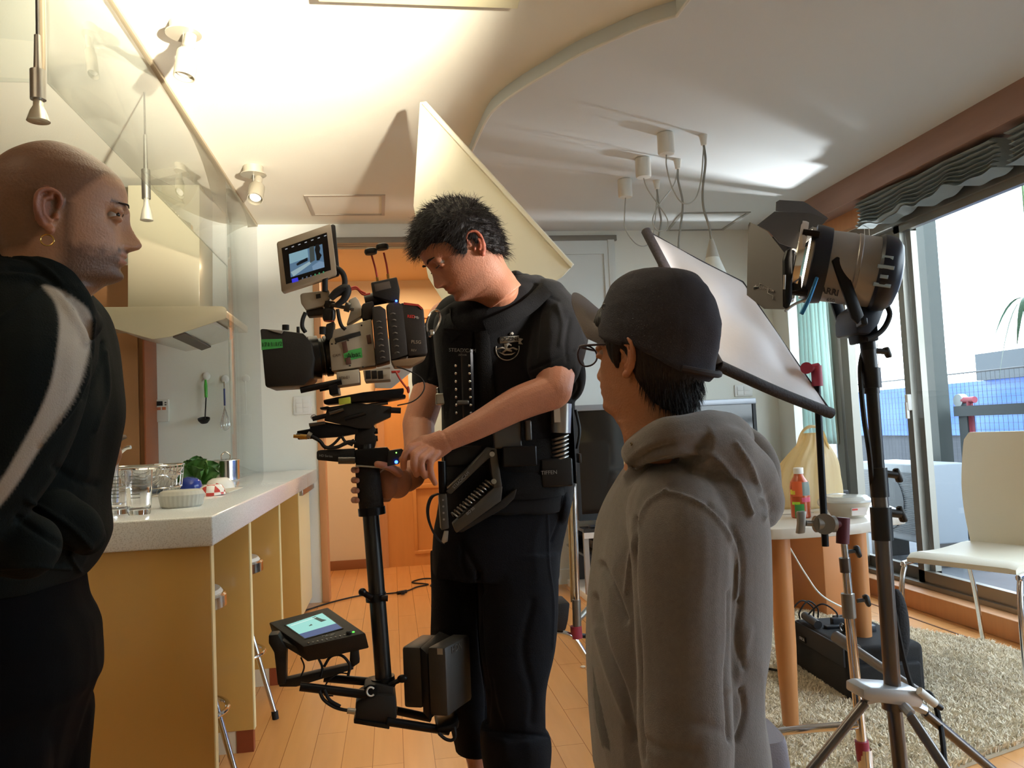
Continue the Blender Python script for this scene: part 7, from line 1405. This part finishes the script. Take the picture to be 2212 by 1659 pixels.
cable('lamp_cable', [at(1868, 745, YL+.02), at(1858, 800, YL), at(1866, 900, YL-.02), at(1878, 980, YL-.03), at(1890, 1100, YL+.03), at(1920, 1260, YL+.05), at(1952, 1420, YL+.05), at(1975, 1490, YL+.04), at(2010, 1500, YL+.02), at(2030, 1560, YL), at(2040, 1640, YL-.05), at(2050, 1800, YL-.1)], .0058, RUBBER, 'black power cable running down along the light stand')
sw = thing('inline_switch', 'white inline cable plug hanging beside the light stand hub', 'plug', tuple(at(2010, 1510, YL)))
obj('plug_body', MB().cyl(at(1985, 1492, YL-.04), at(2020, 1520, YL-.04), .009, n=14), WHITE, sw); obj('plug_tip', MB().cyl(at(2018, 1519, YL-.04), at(2034, 1530, YL-.04), .006, n=12), BLACK, sw)
# ================================================================== C-stand with scrim
YS_ = 1.90
CS = thing('grip_stand', 'chrome grip stand with red taped knuckle holding the white scrim', 'grip stand', (float(at(1860, 1600, YS_)[0]), YS_, 0))
RED = mat('red_tape', '9c3448', .5); KN = mat('knuckle_grey', '84807a', .38, .7)
for a, b, r, m_, nm in (((1822, 1165), (1828, 1215), .0085, CHROME, 'top_tube'), ((1824, 1205), (1827, 1236), .0135, SD, 'collar'), ((1828, 1236), (1833, 1290), .0105, CHROME, 'middle_tube'), ((1831, 1282), (1835, 1334), .0165, KN, 'collar'), ((1835, 1334), (1862, 1610), .0125, CHROME, 'lower_tube')): obj(nm, MB().cyl(at(*a, YS_), at(*b, YS_), r, n=20), m_, CS)
for x, y in ((1852, 1190), (1872, 1296)): obj('knob', MB().cyl(at(x-20, y+2, YS_), at(x-4, y, YS_), .005, n=10).pp([(x-6, y-8), (x+2, y-12), (x+7, y-8), (x+12, y+12), (x+6, y+17), (x-2, y+4)], YS_-.006, .012, .003), SB, CS)
kn = obj('knuckle', MB().cyl(at(1781, 1132, YS_-.02), at(1781, 1132, YS_+.03), .026, n=28).cyl(at(1762, 1132, YS_), at(1802, 1132, YS_), .021, n=24), KN, CS); obj('t_handle', MB().pp([(1726, 1106), (1743, 1104), (1740, 1152), (1725, 1154), (1728, 1130)], YS_-.008, .018, .003).cyl(at(1740, 1130, YS_), at(1764, 1131, YS_), .0075, n=14), KN, kn)
obj('red_knuckle', MB().cyl(at(1822, 1118, YS_), at(1820, 1174, YS_), .016, n=20).cyl(at(1800, 1130, YS_), at(1815, 1132, YS_), .012, n=14), mat('dark_red_tape', '5a2430', .5), CS)
obj('tape_band', MB().cyl(at(1861, 1600, YS_), at(1868, 1659, YS_), .0165, n=20), RED, CS); bz = at(1870, 1670, YS_); obj('base_boss', MB().cyl(bz+(0, 0, .06), bz+(0, 0, -.03), .019, n=20), CHROME, CS)
for (dx, dy) in ((-.42, .02), (.22, .36), (.20, -.34)): L_ = .20; d_ = np.array((dx, dy, 0)); p0 = at(1850, 1566, YS_) if dx < 0 else bz; obj('leg', MB().tube([p0, p0+d_*.45, p0+d_*.62+(0, 0, -.015), p0+d_*.8+(0, 0, -.09), (p0[0]+dx*1.05, p0[1]+dy*1.05, .015)], .0105, 14, 8), CHROME, CS)
RODT = at(1763, 800, YS_)
AM = obj('grip_arm', MB().cyl(RODT, at(1783, 1180, YS_), .0088, n=18), BLACKM, CS)
SC = thing('scrim_frame', 'white fabric scrim stretched on a black edged frame behind the cap', 'scrim', tuple(at(1600, 700, 1.9)))
cn = [at(1395, 499, 2.02), at(1553, 790, 1.78), at(1796, 893, 1.86), at(1604, 610, 2.10)]
fabN = 34; R = []; nr = np.cross(cn[1]-cn[0], cn[3]-cn[0]); nr /= np.linalg.norm(nr)
V = []
for i in range(fabN):
    for j in range(fabN):
        u, v = i/(fabN-1), j/(fabN-1); p = cn[0]*(1-u)*(1-v)+cn[1]*u*(1-v)+cn[2]*u*v+cn[3]*(1-u)*v; e_ = min(u, 1-u, v, 1-v); V.append(p+nr*(.006*math.sin(u*14+v*9)*min(1, e_*8)+.010*math.sin(v*7-u*3)*min(1, e_*6)))
V = np.array(V); n2_ = len(V); Fc = []
for i in range(fabN-1):
    for j in range(fabN-1): a = i*fabN+j; Fc += [(a, a+1, a+fabN+1, a+fabN), (a+n2_, a+fabN+n2_, a+fabN+1+n2_, a+1+n2_)]
ed = [j for j in range(fabN)]+[i*fabN+fabN-1 for i in range(1, fabN)]+[(fabN-1)*fabN+j for j in range(fabN-2, -1, -1)]+[i*fabN for i in range(fabN-2, 0, -1)]
for a, b in zip(ed, ed[1:]+ed[:1]): Fc.append((a, b, b+n2_, a+n2_))
fm = mat('scrim_silk', 'e4e2e4', .6, bump=.2, bscale=60, sheen=.2); nt = fm.node_tree; tr = nt.nodes.new('ShaderNodeBsdfTranslucent'); tr.inputs[0].default_value = srgb('f0eef0'); mxs = nt.nodes.new('ShaderNodeMixShader'); mxs.inputs[0].default_value = .4
nt.links.new(nt.nodes['Principled BSDF'].outputs[0], mxs.inputs[1]); nt.links.new(tr.outputs[0], mxs.inputs[2]); nt.links.new(mxs.outputs[0], nt.nodes['Material Output'].inputs[0])
m_ = MB(); m_.add(np.vstack([V, V+nr*.0015]), Fc); obj('fabric', m_, fm, SC, ang=180)
EDG = mat('scrim_edge', '2b2629', .75, bump=.5, bscale=150)
for a, b, r in ((0, 1, .013), (1, 2, .014), (2, 3, .004), (3, 0, .004)): obj('frame_edge', MB().tube([cn[a], (cn[a]+cn[b])/2+(0, 0, -.004), cn[b]], r, 12, 5), EDG, SC)
obj('corner_pocket', MB().ell(at(1787, 890, 1.86), (.016, .014, .014)), EDG, SC)
obj('tape_grip', MB().cyl(at(1763, 790, YS_), at(1766, 834, YS_), .0135, n=18).cyl(at(1742, 795, YS_-.015), at(1742, 795, YS_+.02), .015, n=22).cyl(at(1745, 797, YS_), at(1768, 792, YS_), .010, n=12), RED, CS)
# second grip stand behind the operator
Y5 = 3.0
C5 = thing('grip_stand', 'chrome grip stand with red tape standing behind the operator', 'grip stand', (float(at(1245, 1400, Y5)[0]), Y5, 0))
obj('column', MB().cyl(at(1238, 1040, Y5), at(1246, 1300, Y5), .0125, n=18), CHROME, C5); obj('side_tube', MB().cyl(at(1228, 1050, Y5+.02), at(1236, 1300, Y5+.02), .006, n=12), mat('brass_tube', 'c9b184', .3, .8), C5); obj('lower_column', MB().cyl(at(1245, 1295, Y5), at(1247, 1362, Y5), .0165, n=18), KN, C5); obj('tape_band', MB().cyl(at(1244, 1352, Y5), at(1246, 1378, Y5), .022, n=18), RED, C5)
c5 = at(1246, 1372, Y5)
obj('leg', MB().tube([at(1180, 1368, Y5), at(1215, 1368, Y5), at(1240, 1380, Y5), at(1262, 1412, Y5), at(1282, 1442, Y5), (at(1310, 1500, Y5)[0], Y5, .012)], .0115, 12, 8), CHROME, C5); obj('leg', MB().tube([c5, at(1285, 1378, Y5+.05), at(1330, 1400, Y5+.1), (c5[0]+.36, Y5+.12, .012)], .0095, 12, 8), BLACKM, C5); obj('leg', MB().tube([at(1247, 1340, Y5), at(1290, 1308, Y5+.3), (c5[0]+.25, Y5+.65, .012)], .0125, 12, 8), STEEL, C5)
obj('boom_arm', MB().cyl(at(1238, 1046, Y5), at(1060, 640, 2.95), .009, n=14).cyl(at(1200, 960, 2.99), at(925, 760, 2.64), .008, n=14), CHROME, C5)
hb5 = obj('sand_bag', MB().pp([(1196, 1304), (1232, 1302), (1228, 1340), (1222, 1364), (1192, 1362)], Y5-.03, .14, .008), mat('bag_black', '1e1d1f', .7, bump=.3, bscale=200), C5)
# foam bounce boards
BW = mat('foam_board', 'dcd6c2', .7)
bo_ = [at(907, 221, 3.05), at(913, 221, 3.05), at(1234, 576, 2.85), at(1213, 599, 2.84), at(1010, 735, 2.86), at(925, 600, 2.96), at(893, 445, 3.02)]
solo('bounce_board', MB().prism(bo_, (.016, .018, .012), .0008), BW, 'large cream foam board slanting up from behind the operator to the ceiling', 'foam board')
obj('plank_edge', MB().prism([at(918, 219, 3.035), at(1236, 570, 2.835), at(1234, 578, 2.835), at(912, 224, 3.035)], (0, .02, 0)), BW, bpy.data.objects['bounce_board'])
solo('reflector_board', MB().pp([(806, 800), (815, 740), (935, 700), (938, 762), (845, 839), (810, 838)], 2.6, .012, .001), mat('board_grey_white', 'c4c4c4', .7), 'small pale board showing between the camera and the operator sleeve', 'foam board')
# grey bag in front
gb = at(1625, 1640, 1.62)
R = []
for k, (py, xa, xb) in enumerate(catmull([(1760, 1568, 1700), (1700, 1572, 1696), (1650, 1576, 1690), (1610, 1576, 1684), (1592, 1577, 1680), (1584, 1580, 1676)], 4)):
    A_, B_ = at(xa, py+ (0), 1.66), at(xb, py-14, 1.66); c_ = (A_+B_)/2; h_ = (B_-A_)/2; a = np.linspace(0, 2*np.pi, 40, endpoint=False); ca, sa = np.sign(np.cos(a))*abs(np.cos(a))**.5, np.sign(np.sin(a))*abs(np.sin(a))**.5; R.append(c_+np.outer(ca, h_)+np.outer(sa, (0, .06, .008)))
solo('cloth_bag', MB().rings(R), mat('grey_canvas', '8b8790', .85, bump=.3, bscale=300), 'plain grey cloth bag standing low beside the hooded figure', 'bag', ang=60)
